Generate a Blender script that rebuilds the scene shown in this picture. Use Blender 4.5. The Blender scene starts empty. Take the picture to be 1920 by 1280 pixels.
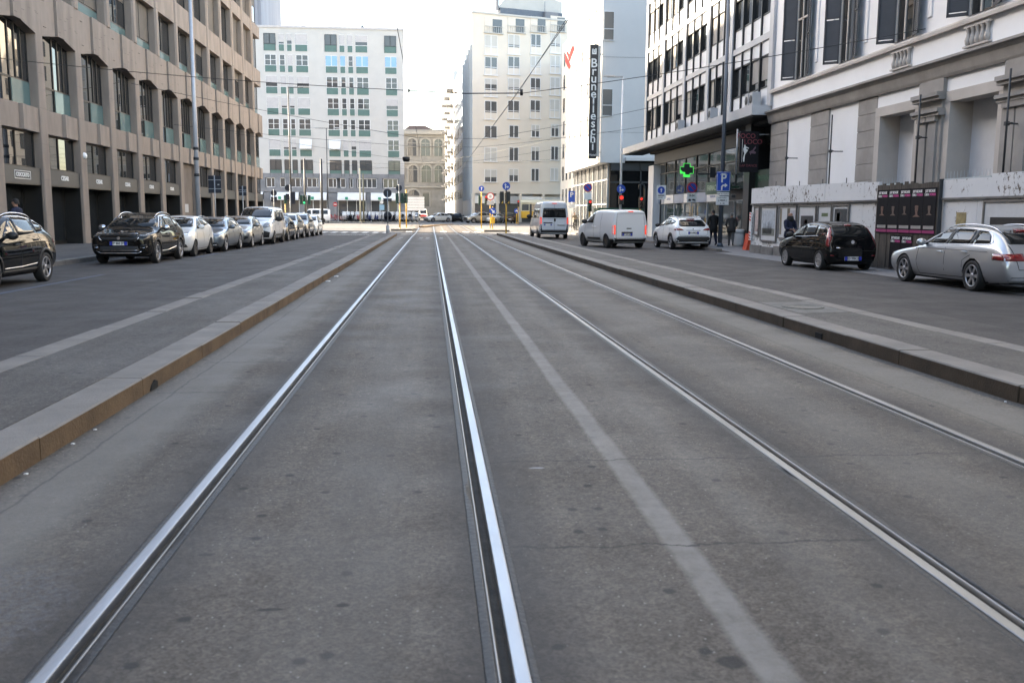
import bpy, bmesh, math, random
from mathutils import Vector, Matrix
from mathutils.bvhtree import BVHTree
random.seed(11)
sc = bpy.context.scene
COL = sc.collection
rad = math.radians
PI = math.pi

# ---------------------------------------------------------------- mesh helper
class MB:
    def __init__(s):
        s.v = []; s.f = []; s.m = []; s.s = []
    def face(s, pts, m=0, sm=False):
        b = len(s.v); s.v += [tuple(p) for p in pts]
        s.f.append(tuple(range(b, b + len(pts)))); s.m.append(m); s.s.append(sm)
    def grid(s, rows, m=0, sm=True, cu=False, cv=False):
        b = len(s.v); n = len(rows[0])
        for r in rows: s.v += [tuple(p) for p in r]
        R_ = len(rows)
        for i in range(R_ if cu else R_ - 1):
            for j in range(n if cv else n - 1):
                i2 = (i + 1) % R_; j2 = (j + 1) % n
                s.f.append((b + i*n + j, b + i*n + j2, b + i2*n + j2, b + i2*n + j)); s.m.append(m); s.s.append(sm)
    def box(s, x0, x1, y0, y1, z0, z1, m=0):
        b = len(s.v)
        s.v += [(x0,y0,z0),(x1,y0,z0),(x1,y1,z0),(x0,y1,z0),(x0,y0,z1),(x1,y0,z1),(x1,y1,z1),(x0,y1,z1)]
        for q in ((3,2,1,0),(4,5,6,7),(0,1,5,4),(1,2,6,5),(2,3,7,6),(3,0,4,7)):
            s.f.append(tuple(b + i for i in q)); s.m.append(m); s.s.append(False)
    def bbox(s, x0, x1, y0, y1, z0, z1, bv=.01, m=0):
        # box with chamfered vertical and top edges
        p = [(x0+bv,y0),(x1-bv,y0),(x1,y0+bv),(x1,y1-bv),(x1-bv,y1),(x0+bv,y1),(x0,y1-bv),(x0,y0+bv)]
        q = [(x0+2*bv,y0+bv),(x1-2*bv,y0+bv),(x1-bv,y0+2*bv),(x1-bv,y1-2*bv),(x1-2*bv,y1-bv),(x0+2*bv,y1-bv),(x0+bv,y1-2*bv),(x0+bv,y0+2*bv)]
        rows = [[(a,c,z0) for a,c in p],[(a,c,z1-bv) for a,c in p],[(a,c,z1) for a,c in q]]
        s.grid(rows, m, False, cv=True)
        s.face(rows[0][::-1], m); s.face(rows[2], m)
    def prism(s, poly, ax, a, b, m=0, poly2=None, caps=True):
        # poly: 2D points in the plane normal to axis ax
        def P(p, t):
            return (t, p[0], p[1]) if ax == 'x' else (p[0], t, p[1]) if ax == 'y' else (p[0], p[1], t)
        n = len(poly); q = poly2 or poly; o = len(s.v)
        s.v += [P(p, a) for p in poly] + [P(p, b) for p in q]
        for i in range(n):
            j = (i + 1) % n
            s.f.append((o+i, o+j, o+n+j, o+n+i)); s.m.append(m); s.s.append(False)
        if caps:
            s.f.append(tuple(o + i for i in range(n))[::-1]); s.m.append(m); s.s.append(False)
            s.f.append(tuple(o + n + i for i in range(n))); s.m.append(m); s.s.append(False)
    def cyl(s, p0, p1, r0, r1=None, n=12, m=0, sm=True, caps=True):
        r1 = r0 if r1 is None else r1
        p0 = Vector(p0); p1 = Vector(p1); d = (p1 - p0).normalized()
        a = d.orthogonal().normalized(); b = d.cross(a)
        rows = []
        for p, r in ((p0, r0), (p1, r1)):
            rows.append([tuple(p + (a*math.cos(2*PI*i/n) + b*math.sin(2*PI*i/n))*r) for i in range(n)])
        s.grid(rows, m, sm, cv=True)
        if caps:
            s.face(rows[0][::-1], m); s.face(rows[1], m)
    def tube(s, pts, r, n=6, m=0):
        pts = [Vector(p) for p in pts]; rows = []
        for i, p in enumerate(pts):
            d = (pts[min(i+1, len(pts)-1)] - pts[max(i-1, 0)]).normalized()
            a = d.cross(Vector((0, 0, 1)))
            a = a.normalized() if a.length > 1e-3 else Vector((1, 0, 0))
            b = d.cross(a).normalized()
            rr = r[i] if isinstance(r, (list, tuple)) else r
            rows.append([tuple(p + (a*math.cos(2*PI*k/n) + b*math.sin(2*PI*k/n))*rr) for k in range(n)])
        s.grid(rows, m, True, cv=True)
        s.face(rows[0][::-1], m); s.face(rows[-1], m)
    def lathe(s, prof, n=24, c=(0,0,0), ax='z', m=0, sm=True):
        rows = []
        for k in range(n):
            a = 2*PI*k/n; ca, sa = math.cos(a), math.sin(a); row = []
            for r, h in prof:
                if ax == 'z': row.append((c[0]+r*ca, c[1]+r*sa, c[2]+h))
                elif ax == 'x': row.append((c[0]+h, c[1]+r*ca, c[2]+r*sa))
                else: row.append((c[0]+r*ca, c[1]+h, c[2]+r*sa))
            rows.append(row)
        s.grid(rows, m, sm, cu=True)
    def mesh(s, name, mats, off=(0,0,0)):
        me = bpy.data.meshes.new(name)
        ox, oy, oz = off
        me.from_pydata([(x-ox, y-oy, z-oz) for x, y, z in s.v], [], s.f)
        for mt in (mats if isinstance(mats, (list, tuple)) else [mats]): me.materials.append(mt)
        me.polygons.foreach_set('material_index', s.m)
        me.polygons.foreach_set('use_smooth', s.s)
        bm = bmesh.new(); bm.from_mesh(me)
        bmesh.ops.remove_doubles(bm, verts=bm.verts, dist=1e-5)
        bmesh.ops.recalc_face_normals(bm, faces=bm.faces)
        bm.to_mesh(me); bm.free(); me.update()
        return me

def wl(o):
    v = Vector((0, 0, 0))
    while o: v += Vector(o.location); o = o.parent
    return v
def link(name, me, parent=None, loc=None):
    o = bpy.data.objects.new(name, me); COL.objects.link(o)
    if parent: o.parent = parent
    if loc is not None: o.location = loc
    return o
def part(name, mb, mats, parent, world=True):
    """one mesh object under parent; vertices given in world coordinates (unrotated parents) or locally"""
    off = wl(parent) if world else (0, 0, 0)
    return link(name, mb.mesh(name, mats, off), parent)
def tag(o, label=None, cat=None, group=None, kind=None):
    if label:
        o['label'] = label
        if len(label.split()) > 16: print('LONG', label)
    if cat: o['category'] = cat
    if group: o['group'] = group
    if kind: o['kind'] = kind
    return o
def thing(name, label, cat, loc=(0,0,0), rz=0, group=None):
    o = bpy.data.objects.new(name, None); COL.objects.link(o)
    o.empty_display_size = .3; o.location = loc; o.rotation_euler = (0, 0, rz)
    return tag(o, label, cat, group)
def single(name, mb, mats, label, cat, loc=(0,0,0), group=None, kind=None):
    """a thing that is one mesh; vertices in world coordinates, origin put at loc"""
    o = link(name, mb.mesh(name, mats, loc), None, loc)
    return tag(o, label, cat, group, kind)
def struct(name, mb, mats):
    o = link(name, mb.mesh(name, mats)); o['kind'] = 'structure'; return o
def kids(o): return [c for c in bpy.data.objects if c.parent == o]
def dup(o, parent=None, **kw):
    c = o.copy(); COL.objects.link(c)
    if parent: c.parent = parent
    for ch in list(o.children): dup(ch, c)
    for k, v in kw.items():
        if k in ('label', 'group'): c[k] = v
        else: setattr(c, k, v)
    return c
FONT = None
def text_mb(txt, size, ax='y-', at=(0,0,0), thick=.004, align='CENTER', bold=0.0, space=1.0, xs=1.0):
    """mesh pieces of a line of text; ax = the way the writing faces"""
    cu = bpy.data.curves.new('t', 'FONT'); cu.body = txt; cu.size = size; cu.extrude = thick
    cu.align_x = align; cu.align_y = 'CENTER'; cu.offset = bold; cu.space_character = space; cu.resolution_u = 3
    o = bpy.data.objects.new('t', cu); COL.objects.link(o)
    dg = bpy.context.evaluated_depsgraph_get()
    me = bpy.data.meshes.new_from_object(o.evaluated_get(dg))
    mb = MB()
    if ax == 'y-': f = lambda p: (p[0], -p[2], p[1])
    elif ax == 'y+': f = lambda p: (-p[0], p[2], p[1])
    elif ax == 'x+': f = lambda p: (p[2], p[0], p[1])
    elif ax == 'x-': f = lambda p: (-p[2], -p[0], p[1])
    else: f = lambda p: (p[0], p[1], p[2])
    mb.v = []
    for v in me.vertices:
        q = f((v.co.x*xs, v.co.y, v.co.z)); mb.v.append((q[0]+at[0], q[1]+at[1], q[2]+at[2]))
    for p in me.polygons: mb.f.append(tuple(p.vertices)); mb.m.append(0); mb.s.append(False)
    bpy.data.objects.remove(o); bpy.data.curves.remove(cu); bpy.data.meshes.remove(me)
    return mb
def merge(a, b, m=None):
    o = len(a.v); a.v += b.v; a.f += [tuple(i+o for i in q) for q in b.f]
    a.m += b.m if m is None else [m]*len(b.f); a.s += b.s
    return a

# ---------------------------------------------------------------- materials
MATS = {}
def nt_of(name):
    m = bpy.data.materials.new(name); m.use_nodes = True
    nt = m.node_tree; p = nt.nodes['Principled BSDF']
    return m, nt, p
def N(nt, typ, **kw):
    n = nt.nodes.new(typ)
    for k, v in kw.items():
        if k in n.inputs: n.inputs[k].default_value = v
        else: setattr(n, k, v)
    return n
def L(nt, a, b): nt.links.new(a, b)
def pm(name, col, rough=.7, metal=0., var=.1, scale=2., bump=0., bscale=None, spec=.5, stretch=(1,1,1), dirt=0., dirtcol=(.05,.045,.04), coat=0., emit=None, estr=1.):
    if name in MATS: return MATS[name]
    m, nt, p = nt_of(name)
    p.inputs['Roughness'].default_value = rough
    p.inputs['Metallic'].default_value = metal
    p.inputs['Specular IOR Level'].default_value = spec
    if coat: p.inputs['Coat Weight'].default_value = coat; p.inputs['Coat Roughness'].default_value = .03
    p.inputs['Base Color'].default_value = (*col, 1)
    tc = N(nt, 'ShaderNodeTexCoord'); mp = N(nt, 'ShaderNodeMapping'); mp.inputs['Scale'].default_value = stretch
    L(nt, tc.outputs['Object'], mp.inputs['Vector'])
    if var:
        nz = N(nt, 'ShaderNodeTexNoise', Scale=scale, Detail=6., Roughness=.6); L(nt, mp.outputs[0], nz.inputs['Vector'])
        mx = N(nt, 'ShaderNodeMix', data_type='RGBA')
        mx.inputs['A'].default_value = (*[c*(1-var) for c in col], 1); mx.inputs['B'].default_value = (*[min(1, c*(1+var)) for c in col], 1)
        mr = N(nt, 'ShaderNodeMapRange'); mr.inputs['From Min'].default_value = .3; mr.inputs['From Max'].default_value = .7
        L(nt, nz.outputs['Fac'], mr.inputs['Value']); L(nt, mr.outputs[0], mx.inputs['Factor'])
        out = mx.outputs['Result']
        if dirt:
            n2 = N(nt, 'ShaderNodeTexNoise', Scale=scale*.6, Detail=8., Roughness=.7); L(nt, mp.outputs[0], n2.inputs['Vector'])
            r2 = N(nt, 'ShaderNodeMapRange'); r2.inputs['From Min'].default_value = .5; r2.inputs['From Max'].default_value = .75; r2.inputs['To Max'].default_value = dirt
            L(nt, n2.outputs['Fac'], r2.inputs['Value'])
            m2 = N(nt, 'ShaderNodeMix', data_type='RGBA'); m2.inputs['B'].default_value = (*dirtcol, 1)
            L(nt, r2.outputs[0], m2.inputs['Factor']); L(nt, out, m2.inputs['A']); out = m2.outputs['Result']
        L(nt, out, p.inputs['Base Color'])
    if bump:
        nb = N(nt, 'ShaderNodeTexNoise', Scale=bscale or scale*8, Detail=5.); L(nt, mp.outputs[0], nb.inputs['Vector'])
        bp = N(nt, 'ShaderNodeBump', Strength=bump, Distance=.02); L(nt, nb.outputs['Fac'], bp.inputs['Height']); L(nt, bp.outputs[0], p.inputs['Normal'])
    if emit:
        p.inputs['Emission Color'].default_value = (*emit, 1); p.inputs['Emission Strength'].default_value = estr
    MATS[name] = m
    return m
def glassm(name, col, rough=.03, ior=1.55, wav=.0, coat=0.):
    if name in MATS: return MATS[name]
    m, nt, p = nt_of(name)
    p.inputs['Base Color'].default_value = (*col, 1); p.inputs['Roughness'].default_value = rough; p.inputs['IOR'].default_value = ior
    p.inputs['Coat Weight'].default_value = coat; p.inputs['Coat Roughness'].default_value = .01
    if wav:
        tc = N(nt, 'ShaderNodeTexCoord'); nz = N(nt, 'ShaderNodeTexNoise', Scale=.8, Detail=1.); L(nt, tc.outputs['Object'], nz.inputs['Vector'])
        bp = N(nt, 'ShaderNodeBump', Strength=wav, Distance=.05); L(nt, nz.outputs['Fac'], bp.inputs['Height']); L(nt, bp.outputs[0], p.inputs['Normal'])
    MATS[name] = m
    return m
def paint(name, col, metal=0., rough=.3, dust=None):
    dust = (.22 if max(col) > .1 else .035) if dust is None else dust
    if name in MATS: return MATS[name]
    m, nt, p = nt_of(name)
    p.inputs['Base Color'].default_value = (*col, 1); p.inputs['Metallic'].default_value = metal; p.inputs['Roughness'].default_value = rough
    p.inputs['Coat Weight'].default_value = 1.; p.inputs['Coat Roughness'].default_value = .04
    # a film of road dust, thicker towards the sills
    tc = N(nt, 'ShaderNodeTexCoord'); nz = N(nt, 'ShaderNodeTexNoise', Scale=3., Detail=6.); L(nt, tc.outputs['Object'], nz.inputs['Vector'])
    sp = N(nt, 'ShaderNodeSeparateXYZ'); L(nt, tc.outputs['Object'], sp.inputs[0])
    mr = N(nt, 'ShaderNodeMapRange'); mr.inputs['From Min'].default_value = .75; mr.inputs['From Max'].default_value = .15; mr.inputs['To Max'].default_value = dust
    if max(col) < .1: p.inputs['Specular IOR Level'].default_value = 0.; p.inputs['Coat Weight'].default_value = .8; p.inputs['Coat IOR'].default_value = 1.45; p.inputs['Coat Roughness'].default_value = .015
    L(nt, sp.outputs['Z'], mr.inputs['Value'])
    mu = N(nt, 'ShaderNodeMath', operation='MULTIPLY'); L(nt, mr.outputs[0], mu.inputs[0]); L(nt, nz.outputs['Fac'], mu.inputs[1])
    mx = N(nt, 'ShaderNodeMix', data_type='RGBA'); mx.inputs['A'].default_value = (*col, 1); mx.inputs['B'].default_value = (.12, .11, .1, 1)
    L(nt, mu.outputs[0], mx.inputs['Factor']); L(nt, mx.outputs['Result'], p.inputs['Base Color'])
    MATS[name] = m
    return m

m_black = pm('black_plastic', (.012,.012,.013), .55, var=.15, scale=8)
m_rubber = pm('tyre_rubber', (.016,.016,.017), .8, var=.2, scale=6)
m_under = pm('underbody', (.008,.008,.008), .9, var=0)
m_glass = glassm('vehicle_glass', (.010,.012,.013), .02, 1.5)
m_alloy = pm('alloy_wheel', (.42,.42,.44), .3, .85, var=.06)
m_steelw = pm('dark_wheel', (.03,.03,.032), .5, .3, var=.1)
m_chrome = pm('chrome', (.6,.6,.62), .12, 1., var=.03)
m_lampglass = glassm('headlight_glass', (.30,.31,.33), .06, 1.5)
m_taildk = pm('tail_lamp_red', (.20,.006,.008), .12, var=.1, coat=1.)
m_tailon = pm('tail_lamp_lit', (.5,.02,.02), .2, var=0, emit=(1.,.10,.05), estr=.13)
m_indic = pm('indicator_lit', (.5,.1,.02), .2, var=0, emit=(1.,.35,.1), estr=.3)
m_plate = pm('licence_plate', (.72,.72,.70), .4, var=.03)
m_plateb = pm('plate_blue', (.01,.03,.35), .4, var=.03)
m_ink = pm('black_ink', (.012,.012,.014), .5, var=0)
m_white = pm('white_paint', (.76,.76,.75), .45, var=.04)
m_pole = pm('galvanised_pole', (.30,.32,.34), .45, .5, var=.12, scale=5)
m_poledk = pm('dark_pole', (.035,.038,.042), .5, .2, var=.15, scale=5)
m_yellow = pm('yellow_pole', (.62,.36,.03), .5, var=.1, scale=6)
m_signblue = pm('sign_blue', (.008,.07,.42), .4, var=.05)
m_signred = pm('sign_red', (.45,.012,.015), .4, var=.05)
m_signback = pm('sign_back', (.012,.016,.03), .5, var=.1)
m_signgrey = pm('sign_grey', (.42,.43,.44), .5, var=.06)
# ---------------------------------------------------------------- vehicles
def round_poly(pts, r, n=3):
    out = []; k = len(pts)
    for i in range(k):
        p = Vector(pts[i][:2]); a = Vector(pts[i-1][:2]); b = Vector(pts[(i+1) % k][:2])
        da = a - p; db = b - p; t = min(r, da.length*.45, db.length*.45)
        p0 = p + da.normalized()*t; p1 = p + db.normalized()*t
        for j in range(n + 1):
            s = j/n; out.append(tuple(p0*(1-s)**2 + p*2*s*(1-s) + p1*s*s))
    return out
def clip(poly, lo, hi):
    def half(ps, f):
        o = []
        for i in range(len(ps)):
            a = ps[i-1]; b = ps[i]; fa = f(a); fb = f(b)
            if (fa >= 0) != (fb >= 0):
                t = fa/(fa - fb); o.append((a[0]+(b[0]-a[0])*t, a[1]+(b[1]-a[1])*t))
            if fb >= 0: o.append(b)
        return o
    return half(half(poly, lambda p: p[0]-lo), lambda p: hi-p[0])
def arc(c, r, a0, a1, n=16):
    return [(c[0]+r*math.cos(rad(a0+(a1-a0)*i/n)), c[1]+r*math.sin(rad(a0+(a1-a0)*i/n))) for i in range(n+1)]

def panel(bvh, poly, view, off=.006, step=.09, big=6.):
    """mesh lying on a body: a flat outline seen from one side, laid onto the surface with a small thickness"""
    def shoot(a, b):
        if view == 'L': o, d = Vector((-big, a, b)), Vector((1, 0, 0))
        elif view == 'R': o, d = Vector((big, a, b)), Vector((-1, 0, 0))
        elif view == 'F': o, d = Vector((a, big, b)), Vector((0, -1, 0))
        elif view == 'B': o, d = Vector((a, -big, b)), Vector((0, 1, 0))
        else: o, d = Vector((a, b, big)), Vector((0, 0, -1))
        h, nn, _, _ = bvh.ray_cast(o, d)
        if h is None: return None, None, d
        if nn.dot(d) > 0: nn = -nn
        return h, nn, d
    # pull the outline in where it would run off the body or over an edge
    cxp = sum(p[0] for p in poly)/len(poly); cyp = sum(p[1] for p in poly)/len(poly); dense = []
    lim = .30 if view in 'FB' else .22
    for p, q in zip(poly, poly[1:]+poly[:1]):
        k = max(1, int(math.hypot(q[0]-p[0], q[1]-p[1])/.06))
        dense += [(p[0]+(q[0]-p[0])*i/k, p[1]+(q[1]-p[1])*i/k) for i in range(k)]
    slim = max(abs(p[1]-cyp) for p in poly) < .03 or max(abs(p[0]-cxp) for p in poly) < .03
    if not slim and len(poly) < 60:
        out = []
        for a, b in dense:
            for i in range(40):
                t = i*.02; aa, bb = a+(cxp-a)*t*.5, b+(cyp-b)*t
                h, nn, d = shoot(aa, bb)
                if h is not None and -nn.dot(d) > lim: break
            if not out or math.hypot(out[-1][0]-aa, out[-1][1]-bb) > .004: out.append((aa, bb))
        poly = out
    bm = bmesh.new()
    vs = [bm.verts.new((p[0], p[1], 0)) for p in poly]
    try: bm.faces.new(vs)
    except ValueError: bm.free(); return MB()
    x0 = min(p[0] for p in poly); x1 = max(p[0] for p in poly); y0 = min(p[1] for p in poly); y1 = max(p[1] for p in poly)
    def cuts(a, b, ax):
        k = max(1, int((b-a)/step))
        for i in range(1, k):
            t = a + (b-a)*i/k; co = [0, 0, 0]; co[ax] = t; no = [0, 0, 0]; no[ax] = 1
            bmesh.ops.bisect_plane(bm, geom=bm.verts[:]+bm.edges[:]+bm.faces[:], plane_co=co, plane_no=no)
    cuts(x0, x1, 0); cuts(y0, y1, 1)
    mb = MB(); idx = {}; ok = {}
    bm.verts.ensure_lookup_table()
    for v in bm.verts:
        a, b = v.co.x, v.co.y
        if view == 'L': o, d = Vector((-big, a, b)), Vector((1, 0, 0))
        elif view == 'R': o, d = Vector((big, a, b)), Vector((-1, 0, 0))
        elif view == 'F': o, d = Vector((a, big, b)), Vector((0, -1, 0))
        elif view == 'B': o, d = Vector((a, -big, b)), Vector((0, 1, 0))
        else: o, d = Vector((a, b, big)), Vector((0, 0, -1))
        h, nn, _, _ = bvh.ray_cast(o, d)
        if h is None: ok[v.index] = False; h = o; nn = -d
        else: ok[v.index] = True
        if nn.dot(d) > 0: nn = -nn
        idx[v.index] = len(mb.v); mb.v.append(tuple(h + (nn*.8 - d*.6).normalized()*off))
        mb._n = getattr(mb, '_n', []); mb._n.append(nn)
    for f in bm.faces:
        q = [v.index for v in f.verts]
        if all(ok[i] for i in q):
            mb.f.append(tuple(idx[i] for i in q)); mb.m.append(0); mb.s.append(True)
    # keep the connected main piece, drop crumbs where the outline ran off the body
    par = list(range(len(mb.v)))
    def fnd(i):
        while par[i] != i: par[i] = par[par[i]]; i = par[i]
        return i
    for q in mb.f:
        for i in q[1:]: par[fnd(i)] = fnd(q[0])
    if mb.f:
        cn = {}
        for q in mb.f: cn[fnd(q[0])] = cn.get(fnd(q[0]), 0) + 1
        best = max(cn, key=cn.get); mb.f = [q for q in mb.f if fnd(q[0]) == best]
        mb.m = [0]*len(mb.f); mb.s = [True]*len(mb.f)
        live = {i for q in mb.f for i in q}
        for k_, i in idx.items():
            if i not in live: ok[k_] = False
    # rim: close the edge back to the body
    base = len(mb.v)
    for e in bm.edges:
        if e.is_boundary and all(ok[v.index] for v in e.verts):
            a, b = (idx[v.index] for v in e.verts)
            i = len(mb.v)
            for k in (a, b): mb.v.append(tuple(Vector(mb.v[k]) - mb._n[k]*(off+.006)))
            mb.f.append((a, b, i+1, i)); mb.m.append(0); mb.s.append(False)
    bm.free()
    return mb

WHEELS = {}
def wheel_meshes(r, w, style, hue):
    key = (round(r,3), round(w,3), style, hue)
    if key in WHEELS: return WHEELS[key]
    t = MB(); h = w/2; ri = r*.70
    prof = [(ri, -h*.85),(r*.86,-h),(r*.95,-h*.98),(r*.99,-h*.75),(r,-h*.4),(r,h*.4),(r*.99,h*.75),(r*.95,h*.98),(r*.86,h),(ri,h*.85)]
    t.lathe(prof, 28, ax='x'); tm = t.mesh('wheel', m_rubber)
    m = MB()
    m.lathe([(ri*1.02,h*.86),(ri*.97,h*.92),(ri*.93,h*.8),(ri*.9,h*.2),(ri*.3,h*.1),(0.001,h*.1)], 28, ax='x', m=1)
    m.lathe([(ri*1.02,h*.86),(ri*1.0,h*.93),(ri*.93,h*.90),(ri*.92,h*.7)], 28, ax='x')
    n = {'five':5, 'six':6, 'ten':10, 'cap':8, 'twin':10}[style]
    for k in range(n):
        a = 2*PI*k/n
        if style == 'twin': a = 2*PI*(k//2)/5 + (.16 if k % 2 else -.16)
        wid = ri*{'five':.17,'six':.15,'ten':.08,'cap':.2,'twin':.075}[style]
        ca, sa = math.cos(a), math.sin(a)
        def P(rr, ww, hh): return (hh, rr*ca - ww*sa, rr*sa + ww*ca)
        q = [P(ri*.12,-wid*.8,h*.72),P(ri*.12,wid*.8,h*.72),P(ri*.95,wid*1.1,h*.88),P(ri*.95,-wid*1.1,h*.88)]
        q2 = [P(ri*.12,-wid*.8,h*.3),P(ri*.12,wid*.8,h*.3),P(ri*.95,wid*1.1,h*.5),P(ri*.95,-wid*1.1,h*.5)]
        m.face(q); 
        for i in range(4):
            j = (i+1) % 4; m.face([q[i], q[j], q2[j], q2[i]])
    m.lathe([(ri*.24,h*.5),(ri*.22,h*.8),(ri*.12,h*.84),(.001,h*.84)], 16, ax='x')
    rm = m.mesh('rim', [m_alloy if hue == 'alloy' else m_steelw, m_under])
    WHEELS[key] = (tm, rm)
    return tm, rm

def plate_part(root, y, z, face, txt, x=0, w=.52):
    mb = MB(); s = 1 if face == 'F' else -1
    mb.box(x-w/2, x+w/2, min(y, y+s*.012), max(y, y+s*.012), z-.055, z+.055)
    p = part('licence_plate', mb, m_plate, root, False)
    for e in (-1, 1):
        b = MB(); b.box(x+e*(w/2-.045)-.043, x+e*(w/2-.045)+.043, min(y+s*.004, y+s*.0145), max(y+s*.004, y+s*.0145), z-.0555, z+.0555)
        part('blue_band', b, m_plateb, p, False)
    if txt:
        part('plate_number', text_mb(txt, .105, 'y+' if face == 'F' else 'y-', (x, y+s*.014, z), .0015, bold=.003, space=1.05, xs=.78), m_ink, p, False)

def loft_body(name, st, level=3, crease=None):
    """st: list of (y, [(w,z) x7]); the ring runs bottom centre -> roof centre and is mirrored"""
    bm = bmesh.new(); rings = []
    cl = bm.edges.layers.float.new('crease_edge')
    for y, pts in st:
        ring = []; n = len(pts)
        dy = [p[2] if len(p) > 2 else 0 for p in pts]
        for i in range(n): ring.append(bm.verts.new((pts[i][0], y+dy[i], pts[i][1])))
        for i in range(n-2, 0, -1): ring.append(bm.verts.new((-pts[i][0], y+dy[i], pts[i][1])))
        rings.append(ring)
    K = len(rings[0])
    for a, b in zip(rings, rings[1:]):
        for i in range(K):
            j = (i+1) % K; bm.faces.new((a[i], a[j], b[j], b[i]))
    # end caps split across the car so they subdivide evenly
    n = len(st[0][1])
    for ring in (rings[0], rings[-1]):
        for i in range(n-1):
            j = i+1; q = [ring[i], ring[j], ring[(K-j) % K], ring[(K-i) % K]]
            q2 = []
            for v in q:
                if v not in q2: q2.append(v)
            if len(q2) >= 3: bm.faces.new(q2)
    bmesh.ops.recalc_face_normals(bm, faces=bm.faces)
    if crease:
        for e in bm.edges:
            a, b = e.verts
            for ri, ring in enumerate(rings):
                if a in ring and b in ring and ri in crease.get('ring', {}): e[cl] = crease['ring'][ri]
            ia = [r.index(a) for r in rings if a in r]; ib = [r.index(b) for r in rings if b in r]
            if ia and ib and ia[0] == ib[0] and min(ia[0], K-ia[0]) in crease.get('line', {}): e[cl] = crease['line'][min(ia[0], K-ia[0])]
    me = bpy.data.meshes.new(name); bm.to_mesh(me); bm.free()
    o = bpy.data.objects.new(name, me); COL.objects.link(o)
    md = o.modifiers.new('s', 'SUBSURF'); md.levels = level; md.render_levels = level
    dg = bpy.context.evaluated_depsgraph_get()
    out = bpy.data.meshes.new_from_object(o.evaluated_get(dg))
    bpy.data.objects.remove(o); bpy.data.meshes.remove(me)
    for p in out.polygons: p.use_smooth = True
    return out

def cut_wheels(me, name, wheels, r, hw):
    """wheel wells: cylinders taken out of the body"""
    o = bpy.data.objects.new(name, me); COL.objects.link(o)
    c = MB()
    for (wx, wy) in wheels:
        s = 1 if wx > 0 else -1
        c.cyl((s*(hw+.3), wy, r*.985), (s*(hw-.36), wy, r*.985), r*1.13, n=32, sm=False)
    cm = c.mesh('c', m_under); co = bpy.data.objects.new('c', cm); COL.objects.link(co)
    md = o.modifiers.new('b', 'BOOLEAN'); md.operation = 'DIFFERENCE'; md.object = co; md.solver = 'EXACT'
    dg = bpy.context.evaluated_depsgraph_get()
    out = bpy.data.meshes.new_from_object(o.evaluated_get(dg))
    bpy.data.objects.remove(o); bpy.data.objects.remove(co)
    return out

def car_stations(c):
    L_, W, H = c['L'], c['W'], c['H']; g = c.get('gc', .17); f = L_/2
    nose, hood, belt, beltr = c['nose'], c['hood'], c['belt'], c['beltr']
    cowl, wst, rend, rendz, tail, tailz = c['cowl'], c['wst'], c['rend'], c['rendz'], c['tail'], c['tailz']
    tw = c.get('tw', .335); hw = W/2
    st = []
    def S(d, *p): st.append((f-d, list(p)))
    zc = c.get('chin', .30)
    S(0, (0,zc), (.29*W,zc), (.385*W,zc+.10), (.41*W,(zc+nose)/2), (.385*W,nose-.11), (.28*W,nose-.04), (0,nose-.02))
    S(.10, (0,g+.03), (.39*W,g+.05), (.45*W,.36), (.468*W,.52), (.442*W,nose-.05), (.33*W,nose+.02), (0,nose+.045))
    S(.42, (0,g), (.42*W,g+.01), (.487*W,.36), (.498*W,.58), (.47*W,nose+.015), (.36*W,nose+.055), (0,nose+.075))
    m = (.42+cowl)/2
    S(m, (0,g), (.42*W,g), (.490*W,.36), (.500*W,.62), (.478*W,(nose+hood)/2+.0), (.385*W,(nose+hood)/2+.035), (0,(nose+hood)/2+.06))
    S(cowl-.08, (0,g), (.42*W,g), (.490*W,.36), (.500*W,.64), (.480*W,belt-.05), (.40*W,hood-.02), (0,hood+.01))
    S(cowl+.10, (0,g), (.42*W,g), (.490*W,.36), (.500*W,.64), (.478*W,belt-.01), (.405*W,belt+.10), (0,hood+.10))
    S(wst, (0,g), (.42*W,g), (.490*W,.36), (.500*W,.66), (.474*W,belt+.01), (tw*W,H-.065), (0,H-.025))
    md = (wst+rend)/2
    S(md, (0,g), (.42*W,g), (.490*W,.36), (.500*W,.67), (.474*W,(belt+beltr)/2+.01), ((tw+.008)*W,H-.05), (0,H+.004))
    S(rend, (0,g), (.42*W,g+.01), (.488*W,.38), (.498*W,.68), (.468*W,beltr+.01), ((tw-.01)*W,rendz-.05), (0,rendz))
    S(tail, (0,g+.03), (.41*W,g+.05), (.478*W,.40), (.488*W,.68), (.452*W,beltr-.02), (.385*W,tailz), (0,tailz+.03))
    tb = c.get('tb', tailz-.22)
    S(L_-.05, (0,g+.07), (.39*W,g+.09), (.452*W,.42), (.466*W,.60), (.440*W,max(.66,tb-.08)), (.36*W,tb), (0,tb+.02))
    S(L_, (0,g+.13), (.33*W,g+.15), (.405*W,.42), (.425*W,.54), (.405*W,.62), (.30*W,.67), (0,.68))
    return st
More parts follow.
